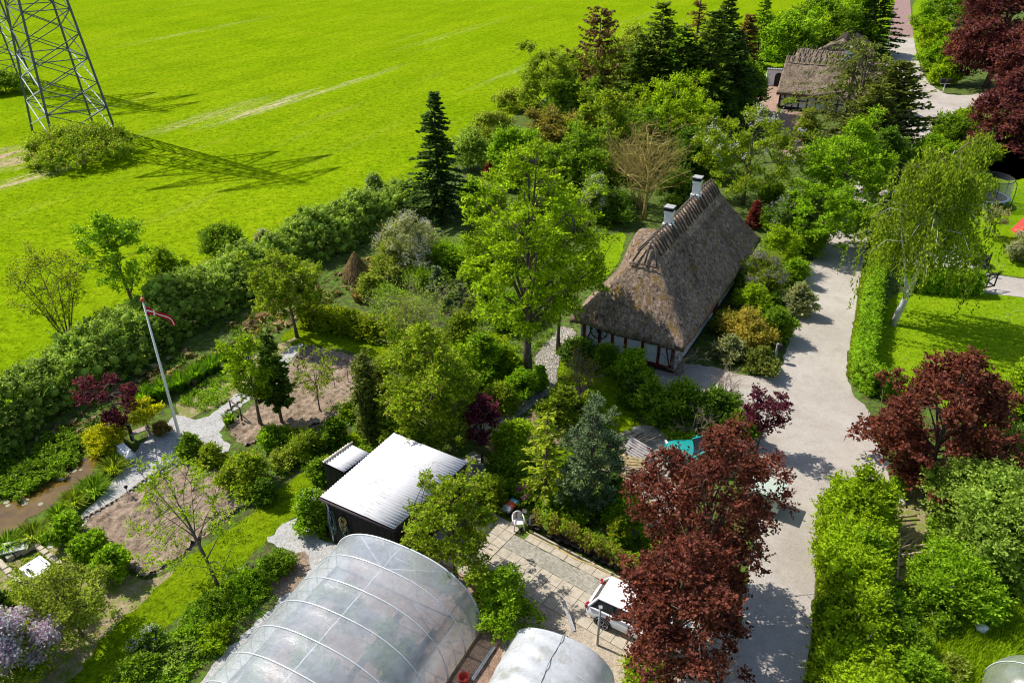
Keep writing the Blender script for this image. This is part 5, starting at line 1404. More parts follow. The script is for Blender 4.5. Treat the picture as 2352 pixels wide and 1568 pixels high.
for k in range(36):
    x, y = rg.gauss(1428, 14), rg.uniform(1088, 1128)
    o = link_mesh('timber_stick', STK[k % 3], None, at(x, y) + Vector((0, 0, rg.uniform(.2, .6)))); o.rotation_euler = (0, rg.uniform(-.3, .3), rg.gauss(.35, .45)); tag(o, 'thin branch lying across the firewood heap', 'branch', 'branches on top of the firewood heap')
POLE = []
for k in range(3):
    mb = MB(); ln = (1.3, 1.9, 2.6)[k]; mb.tube([(-ln / 2, 0, 0), (0, .02, .0), (ln / 2, 0, 0)], [.05, .055, .04], plain('peeled_pole', (.44, .34, .22), .9, .1, var=.3), 6); POLE.append(mb.mesh('wooden_pole'))
for k in range(30):
    x, y = rg.gauss(2052, 20), rg.gauss(1275, 18)
    o = link_mesh('wooden_pole', POLE[k % 3], None, at(x, y) + Vector((0, 0, rg.uniform(.06, .55)))); o.rotation_euler = (0, rg.uniform(-.2, .2), rg.gauss(.45, .35)); tag(o, 'peeled wooden pole in the pile among the bushes right of the road', 'pole', 'pile of peeled poles right of the road')
for (x0, y0, x1, y1, lb) in [(2015, 1192, 2105, 1183, 'single long pale pole lying across the clearing above the pole pile'), (1995, 1236, 2052, 1272, 'dark thin pole leaning down into the pole pile')]:
    mb = MB(); mb.tube([at(x0, y0, .15), at(x1, y1, .2)], .05, plain('peeled_pole', (.44, .34, .22)), 6); tag(mb.build('long_pole'), lb, 'pole')
# box trailer by the road
tp = at(1752, 1162); t = empty('box_trailer', tp, 'pale green flat topped trailer half hidden behind the dark red maple', 'trailer', None, R(-32)); mtr = plain('pale_green_sheet', (.38, .44, .36), .5, .3, var=.08)
mb = MB(); mb.box((0, 0, .75), (1.5, 1.15, .75), mtr); mb.build('body', t, bevel=.03)
mb = MB(); mb.box((0, 0, 1.15), (1.56, 1.2, .05), mtr); mb.build('lid', t, bevel=.02)
for s in (-1, 1):
    mb = MB(); mb.lathe([(.18, -.08), (.27, -.06), (.27, .06), (.18, .08)], plain('tyre_rubber', (.02, .02, .022)), n=16, M=Matrix.Rotation(R(90), 3, 'X'), c=(0, s * .66, .27)); mb.build('wheel', t)
mb = MB(); mb.tube([(.75, 0, .42), (1.5, 0, .42)], .04, M_steel, 6); mb.build('drawbar', t)
# mailboxes
p = at(2165, 214); t = empty('mailbox_stand', p, 'pair of black mailboxes on a white post at the road junction', 'mailbox')
mb = MB(); mb.tube([(0, 0, 0), (0, 0, 1.2)], .07, M_white, 8); mb.box((0, 0, 1.18), (1.3, .1, .08), M_white); mb.build('post', t)
for x in (-.42, .42):
    mb = MB(); mb.box((x, 0, 1.5), (.62, .5, .55), M_blackwood); mb.build('box', t, bevel=.06)
# gate post by the drive of the cottage
p = at(1779, 830); t = empty('letter_post', p, 'short wooden post with a dark box beside the juniper at the cottage drive', 'post')
mb = MB(); mb.box((0, 0, .6), (.12, .12, 1.2), plain('grey_post_wood', (.30, .30, .29))); mb.build('post', t)
mb = MB(); mb.box((.14, -.02, .95), (.2, .26, .42), M_blackwood); mb.build('box', t)
# left garden things
def bench(loc, rz, label):
    t = empty('garden_bench', loc, label, 'bench', None, rz); m = plain('bench_wood', (.36, .29, .25), .8, .2, var=.2)
    mb = MB()
    for y in (-.10, 0.02, .14): mb.box((0, y - .02, .42), (.98, .10, .05), m)
    mb.build('seat', t)
    for x in (-.38, .38):
        mb = MB(); mb.box((x, 0, .2), (.08, .3, .4), m); mb.build('leg', t)
bench(at(325, 1004), R(42), 'low wooden bench on the gravel left of the flagpole')
p = at(293, 1052); t = empty('roller_bench', p, 'white topped cylinder seat under the yellow bush by the pond', 'seat', None, R(-42)); mg = plain('pale_blue_paint', (.50, .52, .60), .5, .3)
mb = MB(); mb.lathe([(.02, -.62), (.24, -.60), (.26, -.2), (.26, .2), (.24, .60), (.02, .62)], mg, n=16, c=(0, 0, .3), M=Matrix.Rotation(R(90), 3, 'Y')); mb.build('barrel', t)
mb = MB()
for y in (-.12, .0, .12): mb.box((-.08, y, .58), (.85, .10, .03), M_white)
mb.build('top', t); mb = MB(); mb.lathe([(.12, 0), (.14, .1), (.06, .28), (.01, .3)], M_white, n=12, c=(.5, 0, .42)); mb.build('knob', t)
mb = MB(); mb.box((-.35, 0, .06), (.1, .4, .12), mg); mb.box((.35, 0, .06), (.1, .4, .12), mg); mb.build('foot', t)
p = at(375, 998); rg = np.random.default_rng(3); C = rg.normal(size=(20, 3)); C = unit(C) * .30 + np.array([0, 0, .36]); me, _ = foliage_mesh('twigs', C, .16, .14, [LM('rust')], rg, 1.6, 3000, .9, W=.16)
o = link_mesh('willow_ball', me, None, p); tag(o, 'brown woven willow ball on the gravel beside the low bench', 'ornament')
p = at(305, 1010); t = empty('dark_post', p, 'dark slanting post with a grey cap behind the white topped seat', 'post'); mb = MB(); mb.box((0, 0, .5), (.14, .14, 1.0), M_blackwood); mb.build('post', t); mb = MB(); mb.box((0, 0, 1.03), (.26, .26, .05), plain('grey_board', (.42, .41, .40))); mb.build('cap', t)
def lamp(x, y, h, label):
    t = empty('garden_lamp', at(x, y), label, 'garden lamp', 'small black garden lamps along the path'); mb = MB(); mb.tube([(0, 0, 0), (-.02, .02, h)], .014, M_blackwood, 5); mb.build('stake', t)
    mb = MB(); mb.lathe([(.05, h), (.09, h + .1), (.02, h + .16)], M_blackwood, n=10); mb.build('head', t)
lamp(297, 1142, .55, 'small black path lamp on the stone edging of the front vegetable bed'); lamp(551, 975, .45, 'small black path lamp beside the grass clump at the second bed')
# rail at second bed
t = empty('bed_rail', at(557, 970), 'low dark wooden rail on two posts at the corner of the second bed', 'rail'); m = plain('dark_rail_wood', (.12, .09, .07), .9)
q0, q1 = Vector((0, 0, 0)), at(532, 943) - at(557, 970)
mb = MB(); mb.tube([(0, 0, 0), (0, 0, .95)], .045, m, 6); mb.build('post', t); mb = MB(); mb.tube([q1, q1 + Vector((0, 0, .7))], .04, m, 6); mb.build('post', t)
mb = MB(); mb.tube([(0, 0, .93), q1 + Vector((0, 0, .7))], .04, m, 6); mb.build('rail', t)
for k, (x, y) in enumerate([(718, 832), (687, 858), (740, 876), (770, 892), (800, 880)]):
    mb = MB(); mb.tube([(0, 0, -.1), (.03 * (-1) ** k, 0, 1.15)], .022, m, 5); o = mb.build('bean_stake', None, at(x, y)); tag(o, ['stake nearest the tree at the back edge of the second bed', 'leftmost stake at the stone corner of the second bed', 'middle stake of the wire row in the second bed', 'stake right of the middle one in the wire row', 'rightmost stake at the lawn side of the second bed'][k], 'stake', 'thin dark stakes in the second bed')
mb = MB(); mb.tube([at(687, 858, .45), at(740, 876, .4), at(770, 892, .45)], .008, m, 4); tag(mb.build('bean_wire'), 'thin wire strung between the stakes of the second bed', 'wire')
# horseshoe edging stones
M_ed = plain('mossy_edging', (.30, .255, .19), .95, .1, var=.35, scale=7)
mb = MB(); mb.tube([(.13 * math.cos(a), .10 * math.sin(a), .05) for a in [math.pi * (-.15 + 1.3 * k / 9) for k in range(10)]], .045, M_ed, 6); em = mb.mesh('edging_stone')
line = [(173, 1203), (211, 1185), (282, 1144), (326, 1110), (360, 1089), (391, 1070)]
P_ = [at(*q) for q in line]; cum = [0]
for i in range(len(P_) - 1): cum.append(cum[-1] + (P_[i + 1] - P_[i]).length)
nst = int(cum[-1] / .235)
for k in range(nst + 1):
    s = cum[-1] * k / nst; i = max(j for j in range(len(P_) - 1) if cum[j] <= s + 1e-6 or j == 0); d = (P_[i + 1] - P_[i]).normalized()
    o = link_mesh('edging_stone', em, None, P_[i] + d * (s - cum[i]) + Vector((0, 0, .015))); o.rotation_euler = (0, 0, math.atan2(d.y, d.x) + rrs.uniform(-.2, .2)); tag(o, 'curved edging stone in the row along the front vegetable bed', 'edging stone', 'curved edging stones of the front vegetable bed')
line2 = [(525, 945), (560, 918), (600, 885), (650, 850), (690, 835)]
for i in range(len(line2) - 1):
    for f in (0, .34, .67):
        p = at(*line2[i]).lerp(at(*line2[i + 1]), f); o = link_mesh('edging_stone', em, None, p + Vector((0, 0, .015))); o.rotation_euler = (0, 0, .8 + rrs.uniform(-.3, .3)); tag(o, 'curved edging stone along the path side of the second bed', 'edging stone', 'curved edging stones of the second bed')
# raised stone bed
M_blk = plain('sandstone_block', (.46, .40, .30), .9, .1, var=.25, scale=5)
mb = MB(); mb.box((0, 0, .12), (.30, .24, .26), M_blk); bmx = mb.build('stone_block', bevel=.03); bpy.context.view_layer.update()
def blockrow(a, b, label, first=[True]):
    pa, pb = at(*a), at(*b); d = pb - pa; n = max(2, int(d.length / .32))
    for k in range(n + 1):
        if first[0]: o = bmx; first[0] = False
        else: o = bmx.copy(); COL.objects.link(o)
        o.location = pa.lerp(pb, k / n) + Vector((rrs.uniform(-.03, .03), rrs.uniform(-.03, .03), -.02)); o.rotation_euler = (0, 0, math.atan2(d.y, d.x) + rrs.uniform(-.12, .12)); o.scale = (rrs.uniform(.85, 1.05), rrs.uniform(.85, 1.1), rrs.uniform(.8, 1.15))
        tag(o, label, 'stone block', 'stone blocks round the raised bed')
blockrow((4, 1300), (60, 1352), 'pale stone block in the near left wall of the raised bed'); blockrow((86, 1258), (150, 1308), 'pale stone block in the far right wall of the raised bed'); blockrow((2, 1296), (44, 1272), 'pale stone block in the left part of the upper wall of the raised bed'); blockrow((56, 1268), (84, 1254), 'pale stone block in the right part of the upper wall of the raised bed'); blockrow((78, 1352), (96, 1374), 'pale stone block in the short wall below the white box')
mb = MB(); 
for k in range(4): mb.box((0, -.25 + .17 * k, .30), (1.05, .15, .05), plain('grey_board', (.42, .41, .40)))
t_ = mb.build('board_cover', None, at(40, 1266)); t_.rotation_euler = (0, 0, R(20)); tag(t_, 'grey slatted board cover at the upper corner of the raised bed', 'board')
# white box
b0 = at(63, 1320); t = empty('white_box', at(97, 1333), 'white chest box with a black slot on its lid standing at the raised bed', 'box', None, R(46)); t.rotation_euler = (0, 0, R(-34))
mb = MB(); mb.box((0, 0, .36), (.92, .78, .70), plain('worn_white_box', (.60, .58, .66), .6, .3, var=.15)); mb.build('body', t, bevel=.02)
mb = MB(); mb.box((0, 0, .74), (.98, .84, .07), plain('worn_white_lid', (.78, .78, .82), .5, .3, var=.05)); lid = mb.build('lid', t, bevel=.015)
mb = MB(); mb.box((.08, -.26, .782), (.55, .09, .012), M_blackwood); mb.box((-.1, .3, .78), (.7, .02, .012), M_blackwood); mb.box((-.35, -.1, .78), (.05, .12, .01), M_fascia); mb.build('slot', lid)
mb = MB(); mb.lathe([(.16, 0), (.2, .2), (.22, .2), (.19, .22), (.15, .05)], M_pot, n=14); tag(mb.build('black_bucket', None, at(164, 1322)), 'black bucket lying right of the white chest box', 'bucket')
# boulders
def rock(loc, r, label, mat):
    bm = bmesh.new(); bmesh.ops.create_icosphere(bm, subdivisions=3, radius=r); rg = np.random.default_rng(int(abs(loc.x) * 100)); ph = rg.uniform(0, 6, 9)
    for v in bm.verts:
        c = v.co / r; v.co *= 1 + .16 * math.sin(c.x * 3 + ph[0]) + .13 * math.sin(c.y * 4 + ph[1]) + .1 * math.sin(c.z * 5 + ph[2] + c.x * 3); v.co.z *= .62
    me = bpy.data.meshes.new('boulder'); bm.to_mesh(me); bm.free(); me.materials.append(mat); me.polygons.foreach_set('use_smooth', [True] * len(me.polygons))
    o = link_mesh('boulder', me, None, loc + Vector((0, 0, r * .3))); tag(o, label, 'rock')
M_rock = plain('pale_rock', (.56, .50, .42), .9, .1, var=.2, scale=7, bump=.4)
rock(at(530, 1330), .24, 'pale boulder beside the apple tree trunk at the orchard lawn', M_rock); rock(at(555, 1312), .16, 'smaller grey boulder behind the pale one by the apple tree', plain('grey_rock', (.36, .36, .36), .9, .1, var=.2, scale=7, bump=.4))
rock(at(2062, 1150), .35, 'pale stone on the clearing under the right dark red maple', M_rock); rock(at(2254, 1445), .25, 'white stone at the edge of the lawn in the lower right', plain('white_rock', (.7, .69, .66), .9))
rock(at(1205, 1175), .12, 'small pale stone under the blue green spruce', M_rock)
# straw hut (conical stack)
hp = at(820, 640); rg = np.random.default_rng(9); mb = MB(); prof = [(.92, 0), (1.0, .12), (.82, .6), (.55, 1.15), (.28, 1.6), (.08, 1.85), (.01, 1.95)]
mb.lathe(prof, plain('old_straw', (.30, .21, .12), .95, .1, var=.35, scale=3, bump=.8, stretch=(6, 6, .7)), n=26)
o = mb.build('straw_stack', None, hp); tag(o, 'brown conical straw stack in front of the dark field hedge', 'straw stack')
for k in range(700):
    pass
n = 2600; az = rg.uniform(0, 6.28, n); tt = rg.uniform(0, 1, n) ** 1.3; r_ = np.interp(tt * 1.95, [p[1] for p in prof], [p[0] for p in prof]) + .03
P = np.stack([r_ * np.cos(az), r_ * np.sin(az), tt * 1.95], 1); A = np.stack([np.cos(az) * .55, np.sin(az) * .55, np.full(n, -1.0)], 1) + rg.normal(size=(n, 3)) * .22; Nn = np.stack([np.cos(az), np.sin(az), np.full(n, .5)], 1)
V, Fq = leaf_quads(P, unit(Nn), rg.uniform(.2, .45, n), .035, rg, axis=A); link_mesh('loose_straw', np_mesh('loose_straw', V, [Fq], [LM('dry')]), o)
# white table in the far courtyard
t = empty('garden_table', at(1740, 197), 'white garden table on the courtyard left of the arched wall', 'table'); mb = MB(); mb.box((0, 0, .85), (1.4, .9, .07), M_white); mb.build('top', t)
for x in (-.6, .6):
    for y in (-.35, .35): mb = MB(); mb.box((x, y, .42), (.09, .09, .82), M_white); mb.build('leg', t)
# trampoline
tc = at(2262, 468); t = empty('trampoline', tc, 'round trampoline with a dark safety net on the lawn behind the birch', 'trampoline'); rT = 1.75; M_tn = film('safety_net', .62, (.05, .06, .08), 0.0, .6)
mb = MB(); mb.lathe([(.01, .72), (rT * .88, .72)], plain('jump_mat', (.03, .032, .036), .7), n=28, closed_ends=False); mb.build('mat', t)
mb = MB(); mb.lathe([(rT * .86, .74), (rT * 1.02, .74), (rT * 1.02, .70), (rT * .86, .70)], plain('blue_grey_pad', (.16, .20, .26), .6), n=28, closed_ends=False); mb.build('pad', t)
mb = MB(); mb.lathe([(rT * .97, .72), (rT * .93, 2.3)], M_tn, n=28, closed_ends=False); mb.build('net', t)
mb = MB(); mb.tube([(rT * .94 * math.cos(a), rT * .94 * math.sin(a), 2.32) for a in [2 * math.pi * k / 28 for k in range(28)]], .03, M_blackwood, 5, closed=True); mb.build('top_ring', t)
for k in range(6):
    a = 2 * math.pi * k / 6 + .3; d = Vector((math.cos(a), math.sin(a), 0)); mb = MB(); mb.tube([d * rT * 1.08, d * rT * 1.1 + Vector((0, 0, 1.4)), d * rT * 1.07 + Vector((0, 0, 2.1)), d * rT * .94 + Vector((0, 0, 2.4))], .03, M_blackwood, 6); mb.build('net_pole', t)
for k in range(4):
    a = 2 * math.pi * k / 4; d = Vector((math.cos(a), math.sin(a), 0)); s = Vector((-d.y, d.x, 0)) * .5; mb = MB(); mb.tube([d * rT + s + Vector((0, 0, .7)), d * rT + s, d * rT - s, d * rT - s + Vector((0, 0, .7))], .03, M_zinc, 6); mb.build('leg', t)
# gate on the neighbour drive
g0, g1 = at(2243, 672), at(2252, 632); t = empty('garden_gate', g0, 'open dark wooden gate with crossed bars at the end of the clipped hedge', 'gate')
d = g1 - g0
for f in (0, 1):
    mb = MB(); mb.box(d * f + Vector((0, 0, .75)), (.12, .12, 1.5), M_blackwood); mb.build('post', t)
mb = MB(); dd = Vector((.93, .36, 0)) * 1.5
def gl(o0, d_, mt):
    for z in (.25, 1.15): mb.bar(o0 + Vector((0, 0, z)), o0 + d_ + Vector((0, 0, z)), .04, .09, mt)
    for f in (0, .5, 1): mb.bar(o0 + d_ * f + Vector((0, 0, .2)), o0 + d_ * f + Vector((0, 0, 1.25)), .04, .09, mt)
    mb.bar(o0 + Vector((0, 0, .25)), o0 + d_ + Vector((0, 0, 1.15)), .03, .07, mt); mb.bar(o0 + Vector((0, 0, 1.15)), o0 + d_ + Vector((0, 0, .25)), .03, .07, mt)
gl(Vector((0, 0, 0)), dd, M_blackwood); mb.build('gate_leaf', t)
mb = MB(); gl(d, d.normalized() * .2 + Vector((.9, .9, 0)), M_blackwood); mb.build('gate_leaf', t)
mb = MB(); mb.bar(at(2244, 622, 0), at(2249, 606, 1.35), .16, .05, M_white); tag(mb.build('white_board'), 'white board leaning at the bush behind the dark gate', 'board')
# red and white tent
tp = at(2490, 585); t = empty('play_tent', tp, 'red edged white play tent on the lawn at the right picture edge', 'tent', None, R(8))
M_tr, M_tw = plain('red_canvas', (.62, .05, .04), .7, .2, var=.08), plain('white_canvas', (.78, .78, .79), .7, .2, var=.04)
mb = MB(); W2, D2, Hh = 2.2, 5.0, 3.0
mb.add([(-W2, 0, .0), (-W2, D2, 0), (0, D2, Hh), (0, 0, Hh), (W2, 0, 0), (W2, D2, 0)], [(0, 1, 2, 3), (3, 2, 5, 4)], M_tr); o = mb.build('canopy', t); o.modifiers.new('s', 'SOLIDIFY').thickness = .04
mb = MB(); mb.add([(-W2 * .93, -.02, .05), (W2 * .93, -.02, .05), (0, -.02, Hh * .94)], [(0, 1, 2)], M_tw); o = mb.build('front_panel', t); o.modifiers.new('s', 'SOLIDIFY').thickness = .02
mb = MB(); mb.bar((-W2, -.03, .0), (0, -.03, Hh), .10, .16, M_tr); mb.bar((W2, -.03, .0), (0, -.03, Hh), .10, .16, M_tr); mb.bar((-W2 * .8, -.05, .12), (W2 * .8, -.05, .12), .08, .2, M_tr); mb.bar((-W2 * .78, .02, .6), (-W2 * .1, .9, 2.3), .3, .02, M_tw); mb.build('trim', t)
# plastic dome greenhouse in the corner
dc = at(2368, 1612); t = empty('cloche_dome', dc, 'clear dome of a small round greenhouse at the lower right corner', 'greenhouse'); M_cl = film('dome_film', .55, (.62, .66, .55), .06)
mb = MB(); mb.lathe([(1.5 * math.cos(a), 1.5 * math.sin(a)) for a in [math.pi / 2 * k / 8 for k in range(9)]], M_cl, n=28, closed_ends=False); mb.build('film', t)
for k in range(3):
    a = math.pi * k / 3 + .2; mb = MB(); mb.tube([(1.52 * math.cos(b) * math.cos(a), 1.52 * math.cos(b) * math.sin(a), 1.52 * math.sin(b)) for b in [math.pi * q / 20 for q in range(21)]], .02, M_zinc, 5); mb.build('hoop', t)
# pond lilies
mb = MB(); mb.lathe([(.005, .004), (.13, .0)], plain('lily_pad', (.20, .19, .11), .4, .5, var=.4), n=9, closed_ends=False); lm = mb.mesh('lily_pad'); rg = random.Random(2)
for k in range(16):
    x, y = rg.gauss(155, 13), rg.gauss(1085, 10)
    if k > 10: x, y = rg.gauss(60, 22), rg.gauss(1160, 8)
    o = link_mesh('lily_pad', lm, None, at(x, y, .024)); s = rg.uniform(.6, 1.2); o.scale = (s, s, 1); o.rotation_euler = (0, 0, rg.uniform(0, 6)); tag(o, 'round lily pad floating in the group on the brown pond', 'lily pad', 'lily pads on the pond')

# ------------------------------------------------------------------ field hedge and the plants on the field side
hedge([(-120, 1075), (0, 1000), (120, 918), (250, 838), (370, 770), (480, 708), (560, 660), (640, 618), (740, 570), (850, 515), (935, 478)], 3.9, 2.95, 'grey', 'long unclipped grey green hedgerow dividing the garden from the green field', L=.125, clip=False, cr=.42, dens=1.15, cap=120000, name='field_hedge', hvar=.2, core=.6)
shrub(190, 398, 296, 270, 'apple', 'wide low bramble thicket round the feet of the near pylon', 'thicket', L=.16, n=60, cr=.8, cap=22000, lump=.1)
shrub(12, 222, 172, 110, 'mid', 'dark green thicket at the foot of the far pylon by the left edge', 'thicket', L=.2, cr=.7)
tree(160, 790, 588, 190, 'lime', 'spreading yellow green young tree on the field in front of the hedge', prof='vase', h0=.22, n=110, cr=.36, L=.11, dens=.28, stems=6, nprim=14, tr=.06, twig=.02, core=0, maxtw=110)
tree(322, 742, 488, 150, 'fresh', 'slim young tree rising above the hedge left of the red knob of the flagpole', prof='egg', h0=.33, n=44, cr=.45, L=.15, dens=.8, lean=(-.6, 0))
shrub(388, 668, 575, 100, 'spring', 'yellow green bush beside the slim young tree on the field side', L=.14)
shrub(516, 610, 512, 108, 'mid', 'dark bushy shrub alone on the field edge above the hedge', L=.14)
conifer(1010, 500, 212, 175, 'fir', 'dark pointed fir standing alone against the green field', 'fir tree', nb=9, step=.36, L=.44, W=.085, sprays=11, per=4, power=.82, h0=.05, jag=.6, up=.08, sag=.3)
shrub(945, 650, 492, 165, 'cream', 'cream flowered broad shrub right of the straw stack', L=.12, flower=('white', 130, .07, .12), twig_tips=10)
shrub(905, 655, 560, 110, 'hazel', 'grey green shrub touching the right side of the straw stack', L=.11, twig_tips=8)
tree(683, 775, 582, 170, 'apple', 'round topped tree with a bare curved trunk left of the low hedge', prof='ball', h0=.26, n=70, cr=.42, L=.14, dens=.95, lean=(-.35, 0), nprim=10)
shrub(852, 695, 632, 60, 'hazel', 'small pale bush in front of the straw stack', L=.10)
tuft(828, 698, 55, 1.0, 'dry', 'tan clump of dry grass in front of the straw stack', n=420, lay=.3)
hedge([(700, 742), (770, 752), (850, 772), (890, 778)], 1.1, 1.35, 'lime', 'low leafy yellow green hedge behind the small lawn', L=.13, clip=False, cr=.33, name='garden_hedge', core=.6)
bare_shrub(960, 800, 655, 190, 'grey twiggy shrub with few leaves at the end of the low yellow green hedge', leaf='grey', stems=14, depth=4, thick=.03, cat='twiggy shrub')
shrub(940, 800, 690, 120, 'hazel', 'pale leafy shrub under the grey twiggy one', L=.09, dens=.6, core=.3)
conifer(1008, 705, 612, 78, 'blue', 'small blue spruce below the tall yellow green tree', 'spruce', L=.3, sprays=8)
conifer(1062, 718, 655, 60, 'blue', 'tiny blue spruce right of the larger blue one', 'spruce', L=.26, sprays=7)
shrub(1080, 780, 690, 36, 'olive', 'slender olive green dwarf cypress right of the blue spruces', 'cypress', prof='column', L=.08, cr=.18, n=40)
shrub(985, 680, 625, 110, 'mid', 'mid green bush behind the small blue spruce', L=.13)
shrub(1040, 640, 560, 130, 'fresh', 'fresh green bush at the foot of the tall tree crown', L=.13)
shrub(900, 720, 665, 90, 'mid', 'low green bush above the end of the low hedge', L=.12)
TALL = tree(1212, 868, 318, 290, 'spring', 'tallest tree with layered yellow green foliage and a thick dark trunk', prof='tall', h0=.24, n=190, cr=.5, L=.15, dens=.62, tr=.27, nprim=20, cap=42000, flat=.4, shell=.2, lump=.5, droop=.3, maxtw=140, twig=.03, arms=14)
tree(1282, 812, 470, 180, 'spring', 'second yellow green tree with a thin trunk beside the cobbled path', prof='tall', h0=.38, n=80, cr=.5, L=.16, dens=.75, tr=.13, nprim=12, flat=.5, droop=.3)
shrub(1060, 850, 722, 95, 'olive', 'golden olive conifer bush behind the feathery large tree', 'conifer', prof='egg', L=.11)
tree(990, 1035, 745, 235, 'apple', 'large feathery dull green tree left of the red leaved shrub behind the shed', prof='dome', h0=.12, n=150, cr=.5, L=.13, dens=.85, droop=.5, flat=.55, tr=.14, nprim=14, cap=36000, maxtw=120)
tree(1010, 945, 790, 150, 'spring', 'yellow green tree crown above the dull feathery tree', prof='dome', h0=.2, n=50, cr=.42, L=.13, dens=.85)
shrub(852, 1022, 812, 62, 'yew', 'tall dark olive cypress column in front of the second vegetable bed', 'cypress', prof='column', L=.10, cr=.28, n=70, dens=1.6, cap=14000)
shrub(884, 985, 832, 46, 'yew', 'second cypress column joined to the right of the taller one', 'cypress', prof='column', L=.10, cr=.25, n=50, dens=1.6)
tree(600, 978, 780, 110, 'spring', 'light green young tree on a thin stem at the second bed', prof='egg', h0=.36, n=40, cr=.36, L=.11, dens=.8)
conifer(648, 972, 760, 92, 'spruce', 'dark young spruce with a bare lower stem right of the light green young tree', 'spruce', h0=.25, L=.32, sprays=9)
tree(735, 945, 815, 130, 'apple', 'thin fruit tree with few leaves at the back of the second bed', prof='vase', h0=.25, n=36, cr=.3, L=.09, dens=.22, tr=.04)
for i, a in enumerate([(630, 1037, 985, 80, 'fresh', 'light green bush at the left foot of the second bed'), (705, 1068, 1003, 105, 'apple', 'green bush with pale tips between the second bed and the annexe'), (772, 1030, 962, 62, 'mid', 'dark green bush left of the cypress columns'), (806, 968, 925, 50, 'spring', 'bright bush between the bed and the cypress columns'),
    (442, 1065, 1000, 56, 'mid', 'round dark bush right of the flagpole foot'), (492, 1085, 1020, 62, 'apple', 'smaller bush right of the round bush by the flagpole'), (575, 1150, 1045, 118, 'apple', 'broad bush with yellowish tips above the front vegetable bed'), (540, 1110, 1062, 50, 'spring', 'yellow green bush at the upper corner of the front bed'), (612, 1168, 1105, 62, 'deep', 'small dark bush at the right corner of the front bed'), (655, 1082, 1040, 70, 'hazel', 'pale grey green bush above the shed lawn'),
    (718, 1228, 1128, 82, 'fresh', 'bright green bush with white flowers at the shed corner'), (738, 1235, 1165, 60, 'mid', 'dark bush against the shed wall under the hoses'), (735, 1118, 1065, 70, 'mid', 'green bush in front of the annexe roof')]):
    shrub(a[0], a[1], a[2], a[3], a[4], a[5], L=.11, flower=('white', 14, .06, .08) if i == 10 else None, twig_tips=5)
tree(285, 1012, 862, 135, 'plum', 'small dark purple plum tree left of the flagpole', prof='vase', h0=.2, n=34, cr=.28, L=.13, dens=.62, nprim=9, tr=.05)
tree(345, 998, 918, 75, 'gold', 'small bright yellow tree with a bare stem beside the purple plum', prof='dome', h0=.4, n=18, cr=.26, L=.10, dens=.9, core=.5, tr=.04)
shrub(245, 1055, 985, 90, 'gold', 'round bright yellow bush at the end of the pond', L=.09)
for k, (x, y, w, lb) in enumerate([(335, 938, 66, 'leftmost spiky iris clump of the row under the hedge'), (375, 922, 70, 'second spiky iris clump from the plum tree'), (415, 905, 70, 'third spiky iris clump crossing the flagpole'), (450, 885, 70, 'fourth spiky iris clump right of the flagpole'), (487, 865, 66, 'fifth spiky iris clump in the row'), (530, 842, 56, 'rightmost small iris clump beside the light green young tree')]):
    tuft(x, y, w, 1.05, 'iris', lb, 'iris', n=520, bw=.03, group='iris clumps in a row under the hedge', lay=.35)
for k, (x, y, w, lb) in enumerate([(262, 1098, 74, 'grass tuft nearest the round yellow bush at the pond'), (215, 1152, 90, 'arching grass tuft in the middle of the pond bank'), (172, 1178, 70, 'grass tuft left of the middle one on the pond bank'), (138, 1205, 46, 'small grass tuft near the currant bushes on the pond bank'), (75, 1262, 84, 'big grass tuft above the raised stone bed'), (20, 1275, 60, 'grass tuft at the left picture edge by the pond')]):
    tuft(x, y, w, .75, 'grass' if k % 2 else 'olive', lb, 'grass clump', n=520, bw=.025, group='grass tufts along the pond', lay=.75)
tuft(527, 980, 32, .7, 'grass', 'single upright grass clump beside the dark rail', n=260, lay=.35)
shrub(60, 1140, 1085, 170, 'mid', 'dark low bush on the far bank of the pond', L=.12); shrub(150, 1072, 1038, 150, 'mid', 'brighter low bush at the far end of the pond bank', L=.11); shrub(-10, 1110, 1060, 120, 'deep', 'dark bush at the left edge beyond the pond', L=.12)
for k, (x, y, yt, w, lb) in enumerate([(160, 1262, 1192, 78, 'currant bush nearest the pond in the row of three'), (210, 1305, 1232, 84, 'middle currant bush in the row of three'), (270, 1350, 1262, 82, 'currant bush nearest the orchard lawn in the row of three')]):
    shrub(x, y, yt, w, 'fresh', lb, 'currant bush', prof='ball', L=.12, group='currant bushes')
tree(505, 1352, 1085, 290, 'spring', 'gnarled apple tree with thin leaves leaning over the front vegetable bed', prof='dome', h0=.22, n=110, cr=.28, L=.08, dens=.24, lean=(-1.2, .6), tr=.075, nprim=12, twig=.015, bark=BARK(), shell=.25, lump=.4)
tree(192, 1462, 1325, 210, 'hazel', 'small fruit tree with thin foliage left of the orchard lawn', prof='dome', h0=.25, n=70, cr=.32, L=.085, dens=.4, lean=(-.4, .2), tr=.06, nprim=10)
shrub(150, 1425, 1340, 120, 'hazel', 'loose greyish bush beside the small fruit tree', L=.09, dens=.7, core=.3, twig_tips=16)
shrub(40, 1480, 1380, 150, 'apple', 'green bush above the lilac at the left edge', L=.10)
conifer(8, 1430, 1335, 70, 'fir', 'dark conifer cut by the left edge near the raised bed', 'conifer', L=.3, sprays=8)
shrub(55, 1625, 1428, 195, 'apple', 'big lilac full of pale purple blossom in the lower left corner', 'lilac', prof='dome', L=.10, cap=12000, flower=('lilac', 900, .085, .10), dens=.7, upb=.8)
shrub(352, 1515, 1448, 78, 'mid', 'rhododendron with white flower heads at the edge of the orchard lawn', 'rhododendron', L=.11, flower=('white', 42, .055, .06))
